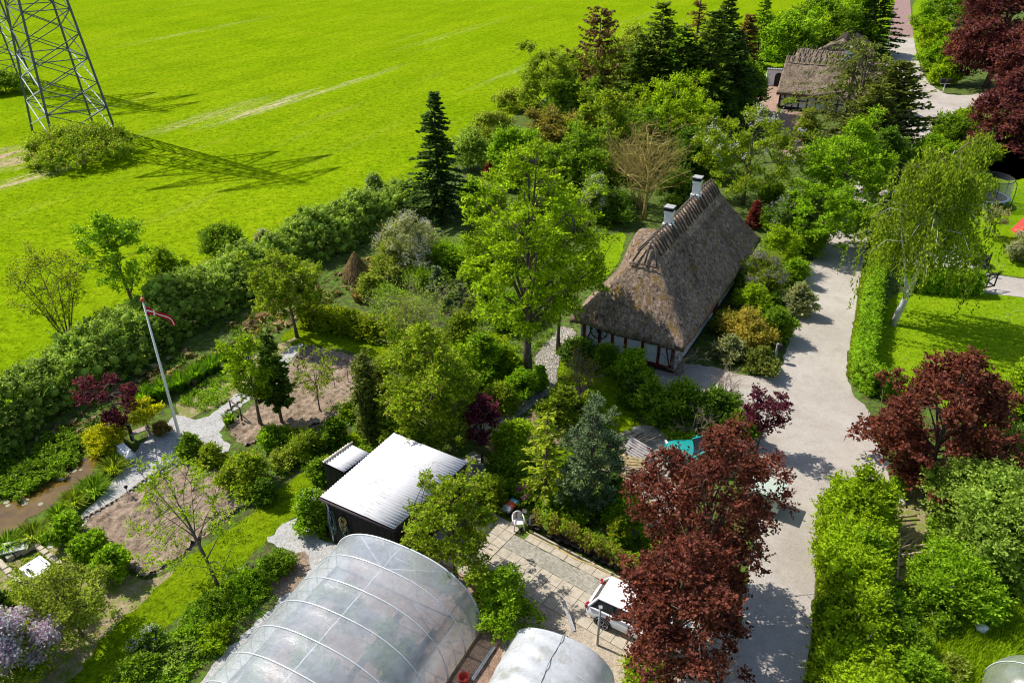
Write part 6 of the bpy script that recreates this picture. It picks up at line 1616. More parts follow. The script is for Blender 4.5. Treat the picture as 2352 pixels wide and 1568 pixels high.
for a in [(640, 1335, 1285, 80, 'mid', 'dark bush at the upper end of the perennial border'), (570, 1375, 1325, 110, 'fresh', 'leafy bush beneath the apple tree in the perennial border'), (500, 1430, 1385, 110, 'mid', 'bush in the middle of the perennial border'), (440, 1490, 1445, 90, 'fresh', 'bright bush beside the path of the tunnel in the border'), (400, 1560, 1510, 130, 'grey', 'grey green bush near the lower edge of the border'), (500, 1500, 1450, 80, 'spring', 'yellow green perennial clump next to the tunnel path'), (330, 1580, 1520, 100, 'mid', 'dark bush below the white rhododendron')]:
    shrub(a[0], a[1], a[2], a[3], a[4], a[5], L=.10, hmin=.35, twig_tips=8)
tree(1045, 1330, 1108, 205, 'apple', 'leafy apple tree with reddish young shoots covering the right end of the shed', prof='dome', h0=.25, n=110, cr=.3, L=.11, dens=.75, tr=.1, nprim=14, cap=26000, lump=.55, arms=14)
shrub(1150, 1480, 1315, 150, 'fresh', 'bright bush with long bare stems right of the clear tunnel', L=.105, twig_tips=22, cap=14000, cr=.27, lump=.6, shell=.15, dens=1.0, core=.35)
shrub(1105, 1445, 1370, 70, 'apple', 'low leafy branches touching the right side of the clear tunnel', L=.10, twig_tips=8)
tree(1108, 1062, 905, 85, 'plum', 'small purple leaved tree behind the shed', prof='egg', h0=.28, n=30, cr=.3, L=.12, dens=.8, tr=.06)
shrub(1180, 1075, 975, 110, 'spring', 'fern like bright green bush right of the purple leaved tree', L=.13, droop=.5)
shrub(1110, 900, 770, 110, 'fresh', 'bright bush at the left of the thick dark trunk', L=.13); shrub(1160, 880, 800, 80, 'spring', 'yellow green bush touching the thick dark trunk', L=.12); shrub(1150, 960, 880, 80, 'apple', 'thin leaved bush in front of the thick trunk', L=.10, dens=.7, core=.3)
shrub(1198, 928, 855, 72, 'hedge', 'round clipped bush at the bend of the cobbled path', prof='ball', L=.09); shrub(1238, 905, 840, 42, 'hedge', 'small clipped bush right of the round one at the path', prof='ball', L=.09)
conifer(1252, 1150, 945, 150, 'gold2', 'feathery yellow green larch with a visible thin stem', 'larch', L=.30, W=.05, sprays=7, sag=.15, jag=.6, hang=.2, per=1, nb=7, power=.55)
tree(1352, 1180, 905, 130, 'blue', 'blue green spruce with ragged branches left of the firewood', 'spruce', prof='egg', h0=.04, n=110, cr=.3, L=.12, W=.42, dens=.62, tr=.09, nprim=16, core=.3, lump=.5, cap=24000, arms=12)
shrub(1405, 1170, 1090, 70, 'deep', 'dark bush between the blue spruce and the firewood', L=.12)
shrub(1292, 992, 890, 90, 'olive', 'yellowish rhododendron bush above the larch', L=.14); shrub(1350, 985, 905, 70, 'apple', 'small green bush behind the top of the blue spruce', L=.12); shrub(1180, 1130, 1060, 110, 'mid', 'dark green bush behind the pink rhododendron', L=.12)
shrub(1200, 1162, 1128, 52, 'mid', 'pink flowering rhododendron behind the plastic chair', 'rhododendron', L=.1, flower=('pink', 15, .06, .055), hmin=.8)
shrub(1130, 1180, 1105, 90, 'apple', 'reddish green bush left of the hand cart', L=.11, twig_tips=8)
for a in [(1330, 845, 785, 95, 'deep', 'laurel bush left under the white gable wall'), (1388, 862, 800, 80, 'mid', 'laurel bush in the middle under the white gable wall'), (1450, 905, 812, 100, 'fresh', 'taller bright bush at the right end under the gable wall'), (1460, 940, 870, 80, 'deep', 'dark bush below the tall bright one by the gable'),
    (1490, 970, 890, 100, 'mid', 'dark bush at the left end of the row along the drive'), (1560, 1000, 885, 130, 'mid', 'broad dark bush in the row along the drive'), (1632, 1018, 905, 130, 'deep', 'deep green bush behind the teal car'), (1688, 1032, 945, 90, 'mid', 'bush at the right end of the row beside the teal car'), (1570, 1030, 985, 110, 'fresh', 'low bright bush in front of the row by the teal car'), (1690, 1062, 1015, 60, 'spring', 'small arching bush between the teal car and the purple tree')]:
    shrub(a[0], a[1], a[2], a[3], a[4], a[5], L=.13)
bare_shrub(1558, 862, 790, 120, 'bare twiggy shrub at the right corner of the white gable', stems=10); bare_shrub(1660, 935, 850, 120, 'bare branching shrub at the edge of the cottage drive', stems=8, thick=.03); bare_shrub(1480, 930, 855, 80, 'bare shrub in front of the tall bright bush', stems=6); bare_shrub(1600, 1010, 935, 130, 'bare pale twigs above the row of dark bushes', stems=9); bare_shrub(1335, 900, 810, 110, 'leafless small shrub with spreading twigs on the front lawn', stems=8, leaf='bronze', thick=.035)
tree(1738, 1035, 900, 90, 'plum', 'thin purple leaved tree at the road end of the dark bushes', prof='vase', h0=.2, n=26, cr=.3, L=.12, dens=.7, tr=.04, lean=(.2, 0))
RM = dict(cat='maple', L=.12, W=.7, lump=.5, arms=13)
tree(1530, 1572, 1195, 285, 'maple', 'dark red maple in front covering the white hatchback', prof='ball', h0=.2, n=120, cr=.38, dens=.72, tr=.14, nprim=18, cap=42000, hh=6.7, shell=.3, **RM)
tree(1592, 1385, 1005, 335, 'maple', 'largest dark red maple behind the white hatchback reaching the teal car', prof='ball', h0=.16, n=165, cr=.42, dens=.72, tr=.16, nprim=20, cap=48000, shell=.3, hh=8.0, **RM)
shrub(1440, 1235, 1150, 120, 'fresh', 'light green bush behind the potted saplings', L=.11); shrub(1330, 1205, 1150, 120, 'mid', 'ground bush behind the first potted saplings', L=.11, hmin=.6); shrub(1262, 1192, 1150, 70, 'fresh', 'low bush behind the stack of black pots', L=.10, hmin=.5); shrub(1530, 1310, 1250, 100, 'spring', 'green bush behind the last potted saplings', L=.11)
shrub(1418, 1268, 1195, 50, 'mid', 'yellow flowering bush at the left edge of the front red maple', L=.10, flower=('yflower', 26, .07, .07))
shrub(1490, 1610, 1530, 130, 'spring', 'bright green bush at the bottom edge right of the net tunnel', L=.11, flower=('white', 6, .07, .06))
# east side of the cottage
for a in [(1672, 838, 778, 72, 'cream', 'round white variegated bush at the cottage drive'), (1745, 868, 800, 82, 'yew', 'spreading dark juniper beside the letter post'), (1712, 815, 715, 110, 'orange', 'orange tipped bush above the white variegated one'), (1662, 775, 715, 60, 'lime', 'lime green bush close to the dark eaves of the cottage'), (1775, 800, 710, 90, 'mid', 'green bush right of the orange tipped one'), (1722, 740, 660, 90, 'spring', 'bright green bush under the lilac grey bush'),
    (1830, 735, 655, 66, 'cream', 'whitish bush at the edge of the shaded road'), (1785, 640, 525, 115, 'spring', 'yellow green maple bush beside the thatched eaves'), (1820, 665, 600, 72, 'fresh', 'small bright green bush below the yellow green maple bush'), (1850, 600, 520, 110, 'mid', 'green bush overhanging the road above the yellow green one'), (1770, 730, 680, 60, 'deep', 'dark small bush among the roadside bushes')]:
    shrub(a[0], a[1], a[2], a[3], a[4], a[5], L=.12)
shrub(1740, 705, 585, 125, 'olive', 'lilac grey flowering bush touching the thatched eaves', L=.11, flower=('wist', 190, .07, .10), twig_tips=14)
tree(1858, 575, 425, 165, 'fresh', 'layered green tree overhanging the shaded road', prof='dome', h0=.15, n=80, cr=.5, L=.16, dens=.8, flat=.5)
tree(1808, 560, 450, 120, 'deep', 'dark green tree with lilac flowers near the cottage', prof='dome', h0=.2, n=40, cr=.5, L=.16, dens=.8, flower=('wist', 60, .12, .2))
tree(1925, 490, 278, 205, 'fresh', 'large fresh green maple on the left of the road bend', prof='dome', h0=.12, n=120, cr=.7, L=.20, dens=.95, flat=.6, tr=.18, cap=30000, nprim=14)
tree(1705, 470, 248, 245, 'apple', 'broad apple tree with white blossom behind the cottage chimneys', prof='dome', h0=.22, n=130, cr=.55, L=.16, dens=.72, tr=.15, nprim=14, flower=('white', 70, .13, .12), cap=28000)
tree(1480, 505, 278, 190, 'bronze', 'leafless lichen yellow tree behind the chimneys of the cottage', prof='dome', h0=.35, n=130, cr=.35, L=.08, dens=.05, tr=.19, nprim=18, bark=MOSSBARK(), twig=.03, maxtw=90, shell=.2, arms=0)
bare_shrub(1472, 480, 290, 185, 'fine bare twigs of a leafless bush around the lichen yellow tree', mat=MOSSBARK(), stems=16, depth=4, thick=.05)
shrub(1368, 520, 405, 85, 'grey', 'white flowering bush left of the lichen yellow tree', L=.14, flower=('white', 60, .10, .14))
shrub(1730, 530, 462, 36, 'redleaf', 'small red leaved bush behind the cottage roof', L=.12)
shrub(1770, 480, 420, 70, 'mid', 'green bush beside the small red leaved bush', L=.13); shrub(1560, 480, 400, 110, 'deep', 'dark bush between the two chimneys in the background', L=.14)
# woodland between cottage and field
for a in [(1255, 285, 115, 165, 'olive', 'olive green broad tree at the field edge left of the dead larch', .2, .8), (1420, 268, 98, 215, 'hazel', 'pale yellow green broad tree in front of the dead larch', .15, .85), (1268, 385, 262, 150, 'bronze', 'brownish leaved tree left of the lichen yellow tree', .25, .6), (1545, 335, 180, 210, 'spring', 'yellow green round tree in front of the dark spruces', .15, .9), (1380, 390, 215, 170, 'apple', 'green tree in the middle of the wood behind the cottage', .15, .85),
    (1330, 460, 310, 170, 'mid', 'dark green tree behind the tallest tree', .1, .9), (1440, 360, 250, 170, 'mid', 'dark green tree behind the lichen yellow tree', .1, .9), (1180, 420, 300, 130, 'fresh', 'green tree between the fir and the tallest tree', .15, .9), (1240, 440, 340, 130, 'apple', 'tree with pale shoots right of the fir', .15, .8), (1600, 400, 300, 140, 'deep', 'dark tree under the yellow green round tree', .1, .9), (1310, 300, 190, 150, 'mid', 'mid green tree under the dead larch', .12, .9), (1640, 300, 195, 150, 'deep', 'dark tree below the brown tipped spruce', .1, .9)]:
    tree(a[0], a[1], a[2], a[3], a[4], a[5], prof='dome', h0=a[6], n=95, cr=.75, L=.21, dens=a[7], core=.45, tr=.16, cap=20000, lump=.35)
for a in [(1130, 335, 258, 110, 'hazel', 'grey green willow bush at the field edge right of the fir'), (1085, 400, 300, 90, 'grey', 'grey willow bush touching the right side of the fir'), (1185, 262, 205, 90, 'hazel', 'pale bush at the field edge above the willow bushes'), (1085, 480, 420, 80, 'fresh', 'green bush at the right foot of the fir'), (1130, 545, 440, 100, 'spring', 'yellow green bush under the right of the fir'), (1150, 620, 520, 100, 'mid', 'dark bush left of the tall tree crown')]:
    shrub(a[0], a[1], a[2], a[3], a[4], a[5], L=.17)
shrub(1126, 415, 372, 34, 'redleaf', 'small pinkish red acer right of the fir', L=.14)
for a in [(1180, 760, 680, 120, 'fresh', 'fresh green bush under the tall tree crown'), (1100, 690, 600, 90, 'spring', 'yellow green bush behind the dwarf cypress'), (1400, 520, 440, 110, 'deep', 'shaded bush behind the white flowering bush'), (1250, 520, 420, 130, 'deep', 'shaded dark bush behind the tall tree crown')]:
    shrub(a[0], a[1], a[2], a[3], a[4], a[5], L=.14)
# dead larch and the spruce group
conifer(1368, 262, 14, 200, 'larch', 'dead brown larch with upswept ragged branches at the field edge', 'larch', nb=6, step=.62, L=.5, W=.08, sprays=14, sag=-.30, up=.02, power=.5, jag=.5, h0=.15, hang=.55, per=5)
conifer(1500, 285, 0, 220, 'spruce', 'tall green spruce right of the dead larch', 'spruce', nb=9, step=.42, L=.6, W=.10, sprays=9, power=.72, jag=.4)
conifer(1518, 275, 60, 115, 'fir', 'narrow dark spruce in front of the tall green spruce', 'spruce', nb=8, step=.4, L=.5, W=.11, sprays=8)
conifer(1578, 280, -70, 150, 'rust', 'tall half dead spruce with bare brownish top', 'spruce', nb=7, step=.55, L=.6, W=.06, sprays=6, bare=.4, jag=.5)
conifer(1640, 272, -25, 165, 'spruce', 'tall dark green spruce right of the half dead one', 'spruce', nb=9, step=.42, L=.6, W=.11, sprays=9)
conifer(1692, 255, 32, 95, 'rust', 'narrow brown tipped conifer at the right end of the spruces', 'conifer', nb=9, step=.4, L=.5, W=.11, sprays=7, power=.5)
conifer(1735, 155, -12, 100, 'fresh', 'light green young conifer at the top edge', 'conifer', nb=7, step=.6, L=.7, W=.11, sprays=7)
conifer(1590, 295, 95, 185, 'deep', 'broad dark conifer at the front of the spruces', 'conifer', nb=9, step=.42, L=.6, W=.13, sprays=8)
for a in [(1462, 292, 78, 170, 'spruce', 'green spruce on the left side of the spruce group'), (1548, 300, 60, 170, 'deep', 'dark green spruce in the middle of the spruce group'), (1612, 302, 22, 190, 'spruce', 'dense green spruce in front of the half dead one'), (1668, 290, 70, 160, 'fir', 'dark lower spruce at the right side of the spruce group')]:
    conifer(a[0], a[1], a[2], a[3], a[4], a[5], 'spruce', nb=9, step=.42, L=.6, W=.12, sprays=9, power=.62, jag=.5)
for a in [(1445, 235, 60, 130, 'hazel', 'pale tree standing between the dead larch and the spruces'), (1700, 265, 130, 100, 'mid', 'green tree at the right foot of the spruce group'), (1330, 245, 120, 120, 'spring', 'yellow green tree at the foot of the dead larch')]:
    tree(a[0], a[1], a[2], a[3], a[4], a[5], prof='dome', h0=.12, n=90, cr=.8, L=.23, dens=.9, core=.4, tr=.16, cap=16000, lump=.4)
for a in [(1800, 165, 30, 140, 'fresh', 'green tree left of the farmhouse at the top of the picture'), (1865, 135, -8, 190, 'mid', 'large green tree behind the thatched farmhouse'), (1760, 130, 62, 90, 'apple', 'pale small tree by the light green young conifer'), (1945, 120, -15, 120, 'fresh', 'green tree crown at the top edge behind the farmhouse')]:
    tree(a[0], a[1], a[2], a[3], a[4], a[5], prof='dome', h0=.16, n=95, cr=1.1, L=.34, dens=.95, core=.45, tr=.2, cap=16000)
shrub(1828, 152, 102, 70, 'grey', 'grey green bush behind the short straw ridge', L=.22)
conifer(1992, 125, -30, 165, 'fir', 'dark spruce beside the road at the top edge', 'spruce', nb=9, step=.5, L=.7, W=.13, sprays=9, power=.7)
conifer(1930, 315, 80, 290, 'yew', 'thin half bare larch with drooping twigs in front of the farmhouse', 'larch', nb=7, step=.5, L=.55, W=.05, sprays=14, sag=.35, hang=.7, jag=.6, bare=.2, tr=.22, power=.45, per=3, bark=BARK())
conifer(2030, 345, 142, 215, 'yew', 'dense dark green cedar right of the half bare larch', 'conifer', nb=9, step=.4, L=.6, W=.12, sprays=9, power=.55, up=.25, sag=.1)
conifer(1985, 362, 190, 200, 'yew', 'dark yew below the half bare larch by the road', 'conifer', nb=9, step=.4, L=.6, W=.12, sprays=8, power=.6)
shrub(1850, 330, 250, 60, 'hazel', 'pale bush in the courtyard in front of the farmhouse', L=.16, twig_tips=10, dens=.6, core=.2); shrub(1690, 245, 195, 80, 'deep', 'shaded bush at the left of the courtyard', L=.2); shrub(2000, 395, 330, 90, 'mid', 'green bush under the dark yew at the road', L=.18)
tree(2010, 452, 300, 110, 'deep', 'dark tree shading the road below the yew', prof='dome', h0=.15, n=60, cr=.6, L=.2, dens=.9, core=.45)
tree(1960, 560, 460, 70, 'fresh', 'light branch tree leaning over the shaded road', prof='dome', h0=.2, n=30, cr=.4, L=.16, dens=.8)
tree(1950, 335, 100, 165, 'yew', 'thin twiggy tree hung with ivy in front of the far thatched roof', prof='dome', h0=.2, n=90, cr=.5, L=.2, dens=.34, tr=.22, nprim=14, core=0, droop=.6, twig=.04)
tree(1990, 330, 125, 110, 'hazel', 'pale thin tree between the far chimney and the cedar', prof='egg', h0=.2, n=60, cr=.5, L=.2, dens=.34, tr=.16, core=0, droop=.6, twig=.04)
shrub(612, 590, 532, 50, 'cream', 'white hawthorn tip rising out of the middle of the field hedge', flower=('white', 60, .08, .08))
shrub(866, 490, 398, 60, 'grey', 'white hawthorn tip rising out of the field hedge beside the fir', flower=('white', 50, .09, .08))
for a in [(1965, 1345, 1225, 110, 'fresh', 'fresh green bush growing through the upper part of the overgrown hedge'), (1925, 1470, 1370, 100, 'mid', 'darker bush growing through the overgrown hedge at the road'), (2005, 1470, 1370, 120, 'deep', 'deep green bush on the inner side of the overgrown hedge'), (1950, 1570, 1480, 110, 'fresh', 'leafy bush in the lowest part of the overgrown hedge')]:
    shrub(a[0], a[1], a[2], a[3], a[4], a[5], L=.12, twig_tips=10)
# right side of the road
for a in [(2118, 75, 5, 60, 'fresh', 'roadside bush at the top of the bank right of the asphalt'), (2140, 130, 45, 80, 'spring', 'second roadside bush down the bank'), (2152, 170, 95, 80, 'fresh', 'third roadside bush beneath the copper beech'), (2165, 200, 140, 70, 'spring', 'roadside bush behind the mailboxes'), (2175, 60, -20, 110, 'mid', 'green tree like bush left of the copper beech top')]:
    shrub(a[0], a[1], a[2], a[3], a[4], a[5], L=.24)
tree(2265, 200, -60, 230, 'beech', 'huge copper beech at the top right corner', 'beech', prof='ball', h0=.1, n=150, cr=1.4, L=.34, dens=.95, tr=.4, cap=36000, core=.35, lump=.35)
tree(2360, 232, 40, 200, 'beech', 'second copper beech at the right edge under the huge one', 'beech', prof='ball', h0=.1, n=110, cr=1.2, L=.32, dens=.95, core=.35, cap=24000)
tree(2288, 365, 165, 160, 'beech', 'reddish copper beech with a visible trunk on the lawn', 'beech', prof='dome', h0=.2, n=100, cr=.85, L=.26, dens=.85, cap=22000, flat=.55)
tree(2365, 385, 200, 150, 'beech', 'copper beech cut by the right edge above the lawn', 'beech', prof='dome', h0=.18, n=80, cr=.9, L=.26, dens=.85, cap=18000, flat=.55)
for a in [(2180, 345, 262, 110, 'mid', 'green bush at the inner side of the road junction'), (2130, 395, 310, 110, 'fresh', 'bush beside the shaded road above the birch'), (2215, 310, 245, 70, 'spring', 'small bush at the junction opposite the mailboxes'), (2235, 395, 320, 90, 'apple', 'bush behind the top of the birch')]:
    shrub(a[0], a[1], a[2], a[3], a[4], a[5], L=.18)
hedge([(2052, 905), (2010, 908), (1978, 880), (1976, 840), (1988, 780), (1998, 700), (2012, 620), (2025, 560)], 1.15, 1.5, 'hedge', 'clipped hedge curving along the right side of the gravel road', L=.10, cr=.28, dens=1.5, cap=60000)
hedge([(2082, 662), (2150, 668), (2240, 672)], 1.25, 1.5, 'hedge', 'short clipped hedge across the lawn between the birch and the gate', L=.10, cr=.28, dens=1.5, cap=40000)
# birch
def birch(x, yb, ytop, label):
    p = at(x, yb); h = height_at(p.y, ytop); rng = np.random.default_rng(77); mbk = plain('birch_bark', (.55, .52, .49), .8, .2, var=.35, scale=3, stretch=(1, 1, 2.5))
    t = empty('weeping_birch', p, label, 'birch'); mb = MB()
    tr = [Vector(q) for q in ((0, 0, -.1), (.30, 0, 1.6), (.62, .1, 3.2), (.82, .2, 4.6), (.75, .2, 6.4), (.8, .4, 8.4), (.9, .4, h * .90))]
    mb.tube(tr, [.22, .19, .16, .12, .08, .045, .015], mbk, 9)
    mb.tube([tr[1], Vector((.05, -.1, 2.8)), Vector((-.35, -.15, 4.2)), Vector((-.95, .05, 6.0)), Vector((-1.25, .3, 7.4))], [.10, .08, .05, .03, .012], mbk, 7)
    P, A, S = [], [], []
    lim = []
    for k in range(60):
        q = rng.uniform(.36, 1.0); i = min(5, int(q * 6)); s = tr[i].lerp(tr[i + 1], q * 6 - i); az = k * 2.4 + rng.normal() * .2; ln = (1.2 + 2.6 * (1.05 - q) ** .6 + .5) * rng.uniform(.7, 1.15) * (h / 11.6)
        d = Vector((math.cos(az), math.sin(az) * .8, 0)); pts = [s, s + d * ln * .35 + Vector((0, 0, ln * .38)), s + d * ln * .75 + Vector((0, 0, ln * .45)), s + d * ln + Vector((0, 0, ln * .28))]
        mb.tube(pts, [.036, .024, .013, .006], mbk if q < .72 else plain('birch_twig', (.16, .12, .07), .9), 5, cap=False); lim.append(pts)
    strands = MB(); tw = plain('birch_twig', (.16, .12, .07), .9)
    for pts in lim:
        for k in range(int(rng.integers(5, 16))):
            u = rng.uniform(.2, 1); i = min(2, int(u * 3)); s = pts[i].lerp(pts[i + 1], u * 3 - i) + Vector((rng.normal() * .22, rng.normal() * .22, 0)); ln = rng.uniform(.9, 3.9) * (.5 + .6 * u); ln = min(ln, s.z - 1.5)
            dx, dy = rng.normal() * .10, rng.normal() * .10; n = int(ln / .045)
            if n < 3: continue
            for q in range(n):
                f = q / n; w = .06 + .07 * math.sin(f * 3.1)
                P.append((s.x + dx * ln * f + rng.normal() * w, s.y + dy * ln * f + rng.normal() * w, s.z + .10 + .16 * math.sin(f * 3) - ln * f)); A.append((rng.normal() * .4, rng.normal() * .4, -1)); S.append(rng.uniform(.13, .24))
    P, A, S = np.array(P), np.array(A), np.array(S); Nn = rng.normal(size=P.shape); Nn[:, 2] = np.abs(Nn[:, 2]) * .6
    V, Fq = leaf_quads(P, unit(Nn), S, S * .55, rng, axis=A); link_mesh('crown', np_mesh('crown', V, [Fq], [LM('birch')]), t); mb.build('trunk', t); return t
birch(2050, 745, 300, 'weeping birch with white bark and hanging twigs over the end of the clipped hedge')
tree(2268, 545, 475, 70, 'cream', 'tiny white blossoming tree on the daisy lawn under the trampoline', prof='dome', h0=.35, n=20, cr=.32, L=.12, dens=.5, tr=.05)
shrub(2348, 610, 528, 70, 'cream', 'white flowered bush in front of the play tent at the right edge', L=.13, flower=('white', 26, .10, .12))
shrub(2232, 612, 565, 44, 'mid', 'dark small bush beside the leaning white board', L=.12); shrub(2180, 560, 490, 60, 'spring', 'bush behind the hanging birch twigs', L=.14)
tree(2122, 1118, 815, 315, 'maple', 'broad dark red maple at the right side of the road', prof='dome', h0=.14, n=160, cr=.5, L=.15, W=.7, dens=.8, tr=.16, nprim=16, cap=42000, lump=.4, flat=.6, core=.3)
tree(2318, 985, 800, 105, 'spring', 'yellow green small tree right of the broad red maple', prof='egg', h0=.22, n=46, cr=.42, L=.15, dens=.7, tr=.07)
shrub(2330, 1015, 950, 60, 'deep', 'dark bush under the yellow green small tree', L=.13)
for a in [(2300, 1180, 1000, 190, 'grey', 'silvery willow at the right edge above the other willows'), (2240, 1330, 1075, 280, 'grey', 'big rounded grey green willow in the lower right'), (2350, 1380, 1140, 210, 'grey', 'willow cut by the right edge above the corner lawn'), (2180, 1420, 1300, 180, 'fresh', 'bright leafy bush in front of the big willow')]:
    shrub(a[0], a[1], a[2], a[3], a[4], a[5], 'willow' if 'willow' in a[5] else 'shrub', prof='ball', L=.125, cr=.55, n=60, cap=30000, dens=1.25, twig_tips=8)
shrub(2055, 1145, 1095, 44, 'fresh', 'small bright bush at the foot of the broad red maple', L=.12)
hedge([(1965, 1190), (1950, 1260), (1948, 1340), (1950, 1420), (1960, 1500), (1965, 1590), (1970, 1680)], 2.3, 2.1, 'spring', 'overgrown yellow green hedge along the lower right of the road', clip=False, L=.12, cr=.42, dens=1.2, cap=70000, name='roadside_hedge', hvar=.32, core=.6)
shrub(1950, 1215, 1125, 100, 'spring', 'bushy upper end of the overgrown hedge at the road', L=.12, twig_tips=10)
for a in [(2040, 1440, 1370, 110, 'fresh', 'bramble bush below the pole pile'), (2060, 1530, 1440, 120, 'mid', 'dark bush beside the overgrown hedge'), (2090, 1600, 1510, 120, 'fresh', 'bright bush at the bottom edge right of the overgrown hedge'), (2190, 1560, 1520, 66, 'hazel', 'small grey bush standing on the corner lawn'), (2165, 1462, 1420, 60, 'mid', 'low bush at the upper edge of the corner lawn'), (2120, 1395, 1330, 100, 'mid', 'green bush right of the pole pile')]:
    shrub(a[0], a[1], a[2], a[3], a[4], a[5], L=.11, hmin=.5)

# ------------------------------------------------------------------ ground cover that nobody could count
hx = house.matrix_basis; EXH = [(hx @ Vector(q)).to_2d()[:] for q in ((.3, 3.2, 0), (.3, -3.2, 0), (16.8, -3.2, 0), (16.8, 3.2, 0))]
EXS = [c.to_2d()[:] for c in (SB, SR, ST, SL)]; EXL = [c.to_2d()[:] for c in (l1, l2, l3, l4)]
EX = [EXH, EXS, EXL, wpoly(ROAD)]
cover('ground_cover', [[(0, 1030), (240, 880), (480, 740), (640, 680), (760, 640), (860, 590), (1000, 540), (1000, 600), (860, 640), (760, 690), (640, 760), (560, 800), (420, 880), (300, 960), (200, 1020), (60, 1080), (-60, 1120)]], 'deep', 'dark low undergrowth in the shade of the field hedge', 420, .13, .3, .3, seed=3, excl=EX)
cover('ground_cover', [[(400, 925), (470, 880), (560, 830), (640, 790), (640, 830), (560, 905), (470, 945)], [(640, 1010), (830, 900), (1000, 860), (1100, 860), (1090, 960), (900, 1010), (840, 1060), (700, 1080)], [(-20, 1150), (100, 1085), (200, 1030), (180, 1010), (60, 1060), (-60, 1100)]], 'fresh', 'low leafy perennials of the flower borders', 800, .11, .3, .25, seed=4, excl=EX)
cover('ground_cover', [[(350, 1500), (440, 1400), (540, 1320), (650, 1255), (680, 1290), (620, 1360), (520, 1460), (430, 1568), (300, 1640), (250, 1600)]], 'fresh', 'mixed green perennials between the orchard lawn and the tunnel path', 900, .09, .4, .2, seed=5, excl=EX)
cover('ground_cover', [[(1000, 620), (1200, 560), (1400, 500), (1400, 560), (1300, 700), (1250, 800), (1180, 900), (1060, 950), (1000, 860), (960, 720)], [(1090, 470), (1300, 380), (1500, 350), (1700, 260), (1760, 380), (1700, 480), (1560, 440), (1400, 500), (1200, 560), (1080, 560)]], 'mid', 'green undergrowth below the tall tree and the wood', 900, .15, .4, .35, seed=6, excl=EX)
cover('ground_cover', [[(1130, 1010), (1280, 930), (1400, 980), (1420, 1080), (1400, 1200), (1250, 1190), (1150, 1150), (1110, 1080)], [(1240, 1170), (1400, 1200), (1640, 1310), (1620, 1370), (1540, 1345), (1290, 1215)], [(1440, 930), (1720, 960), (1730, 1040), (1560, 1040), (1440, 990)]], 'mid', 'low plants between the larch and the red maples', 620, .10, .3, .22, seed=7, excl=EX)
cover('ground_cover', [[(1650, 860), (1640, 760), (1700, 640), (1780, 520), (1850, 470), (1920, 420), (2000, 380), (1960, 430), (1880, 550), (1830, 690), (1800, 790), (1770, 870)], [(2000, 560), (2060, 420), (2160, 310), (2240, 260), (2260, 330), (2180, 450), (2100, 560), (2040, 620)]], 'mid', 'undergrowth along both sides of the upper road', 420, .14, .35, .3, seed=8, excl=EX)
cover('ground_cover', [[(1930, 1180), (1990, 1150), (2010, 1260), (2060, 1340), (2130, 1330), (2300, 1330), (2400, 1380), (2290, 1385), (2190, 1410), (2085, 1440), (2080, 1600), (1900, 1640), (1885, 1440), (1890, 1300)], [(2130, 1100), (2300, 1000), (2450, 1000), (2450, 1380), (2130, 1330)]], 'fresh', 'bramble and weeds under the willows at the lower right', 700, .12, .45, .3, seed=9, excl=EX)
cover('bed_weeds', [BED1], 'spring', 'sparse seedlings in the front vegetable bed', 150, .05, .06, .12, seed=10, per=7)
cover('bed_weeds', [BED2], 'spring', 'sparse seedlings in the second vegetable bed', 120, .06, .06, .12, seed=11, per=7)
cover('verge_weeds', [[(110, 1262), (200, 1235), (260, 1290), (330, 1345), (420, 1290), (330, 1385), (235, 1465), (170, 1560), (0, 1560), (0, 1380)]], 'olive', 'dry sparse weeds between raised bed and orchard lawn', 520, .06, .14, .16, seed=12, per=12)
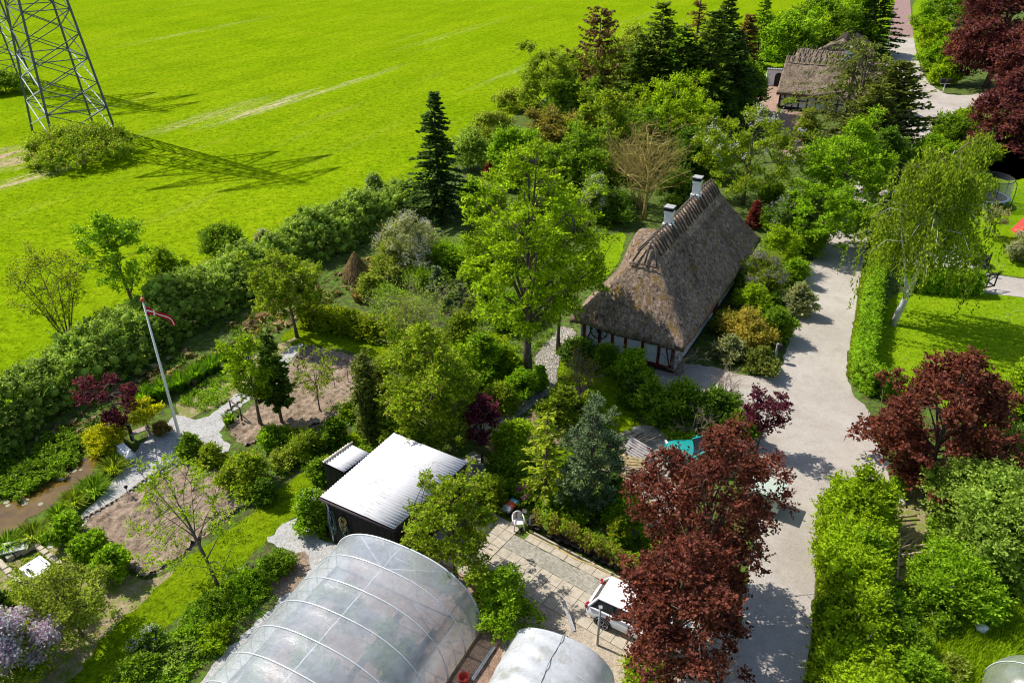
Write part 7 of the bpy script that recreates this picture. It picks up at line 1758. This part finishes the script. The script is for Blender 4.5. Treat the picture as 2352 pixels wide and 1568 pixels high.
cover('raised_bed_plants', [[(10, 1305), (85, 1264), (140, 1305), (70, 1350)]], 'olive', 'leafy strawberries filling the raised stone bed', 60, .12, .3, .2, seed=13, per=22)
cover('daisies', [[(2262, 690), (2350, 700), (2350, 740), (2280, 740)], [(2050, 820), (2150, 820), (2200, 870), (2080, 870)], [(2290, 420), (2352, 420), (2352, 520), (2300, 520)], [(2260, 540), (2330, 560), (2300, 640), (2260, 610)]], 'white', 'scattered white daisies in the neighbour lawn', 130, .07, .10, .3, seed=14, per=5)
cover('dry_twigs', [[(60, 1120), (300, 960), (600, 790), (860, 640), (900, 600), (880, 580), (640, 690), (300, 880), (0, 1060)]], 'dry', 'dead twigs lying in the shade under the field hedge', 160, .45, .15, .5, seed=15, per=6)
# tussocks of long grass in the lawns and on the road edges
def grass_blades(name, polys, n, h, key, label, seed, bw=.012, excl=()):
    rng = np.random.default_rng(seed); Q = np.concatenate([sample_poly(wpoly(p), n // len(polys), rng) for p in polys])
    for e in excl: Q = Q[~inside(e, Q[:, 0], Q[:, 1])]
    m = len(Q); B = np.concatenate([Q, np.zeros((m, 1))], 1); az = rng.uniform(0, 6.28, m); ln = h * rng.uniform(.4, 1.2, m); lay = rng.uniform(.1, .8, m)
    tip = B + np.stack([np.cos(az) * lay, np.sin(az) * lay, np.ones(m)], 1) * ln[:, None]; s = np.stack([-np.sin(az), np.cos(az), np.zeros(m)], 1) * bw
    V = np.stack([B - s, B + s, tip], 1).reshape(-1, 3); o = link_mesh(name, np_mesh(name, V, [np.arange(m * 3).reshape(-1, 3)], [LM(key)])); return tag(o, label, None, None, 'stuff')
grass_blades('lawn_grass', [LAWNS['corner_lawn'][0]], 26000, .22, 'spring', 'long uncut grass of the corner lawn', 21, .02)
grass_blades('verge_grass', [[(1845, 1700), (1852, 1560), (1864, 1440), (1872, 1330), (1882, 1250), (1900, 1170), (1915, 1180), (1900, 1260), (1890, 1440), (1885, 1700)], [(1943, 868), (1957, 770), (1967, 700), (1980, 620), (1990, 625), (1978, 700), (1965, 780), (1955, 868)]], 6000, .2, 'olive', 'rough grass fringe between hedge and gravel road', 23, .02)
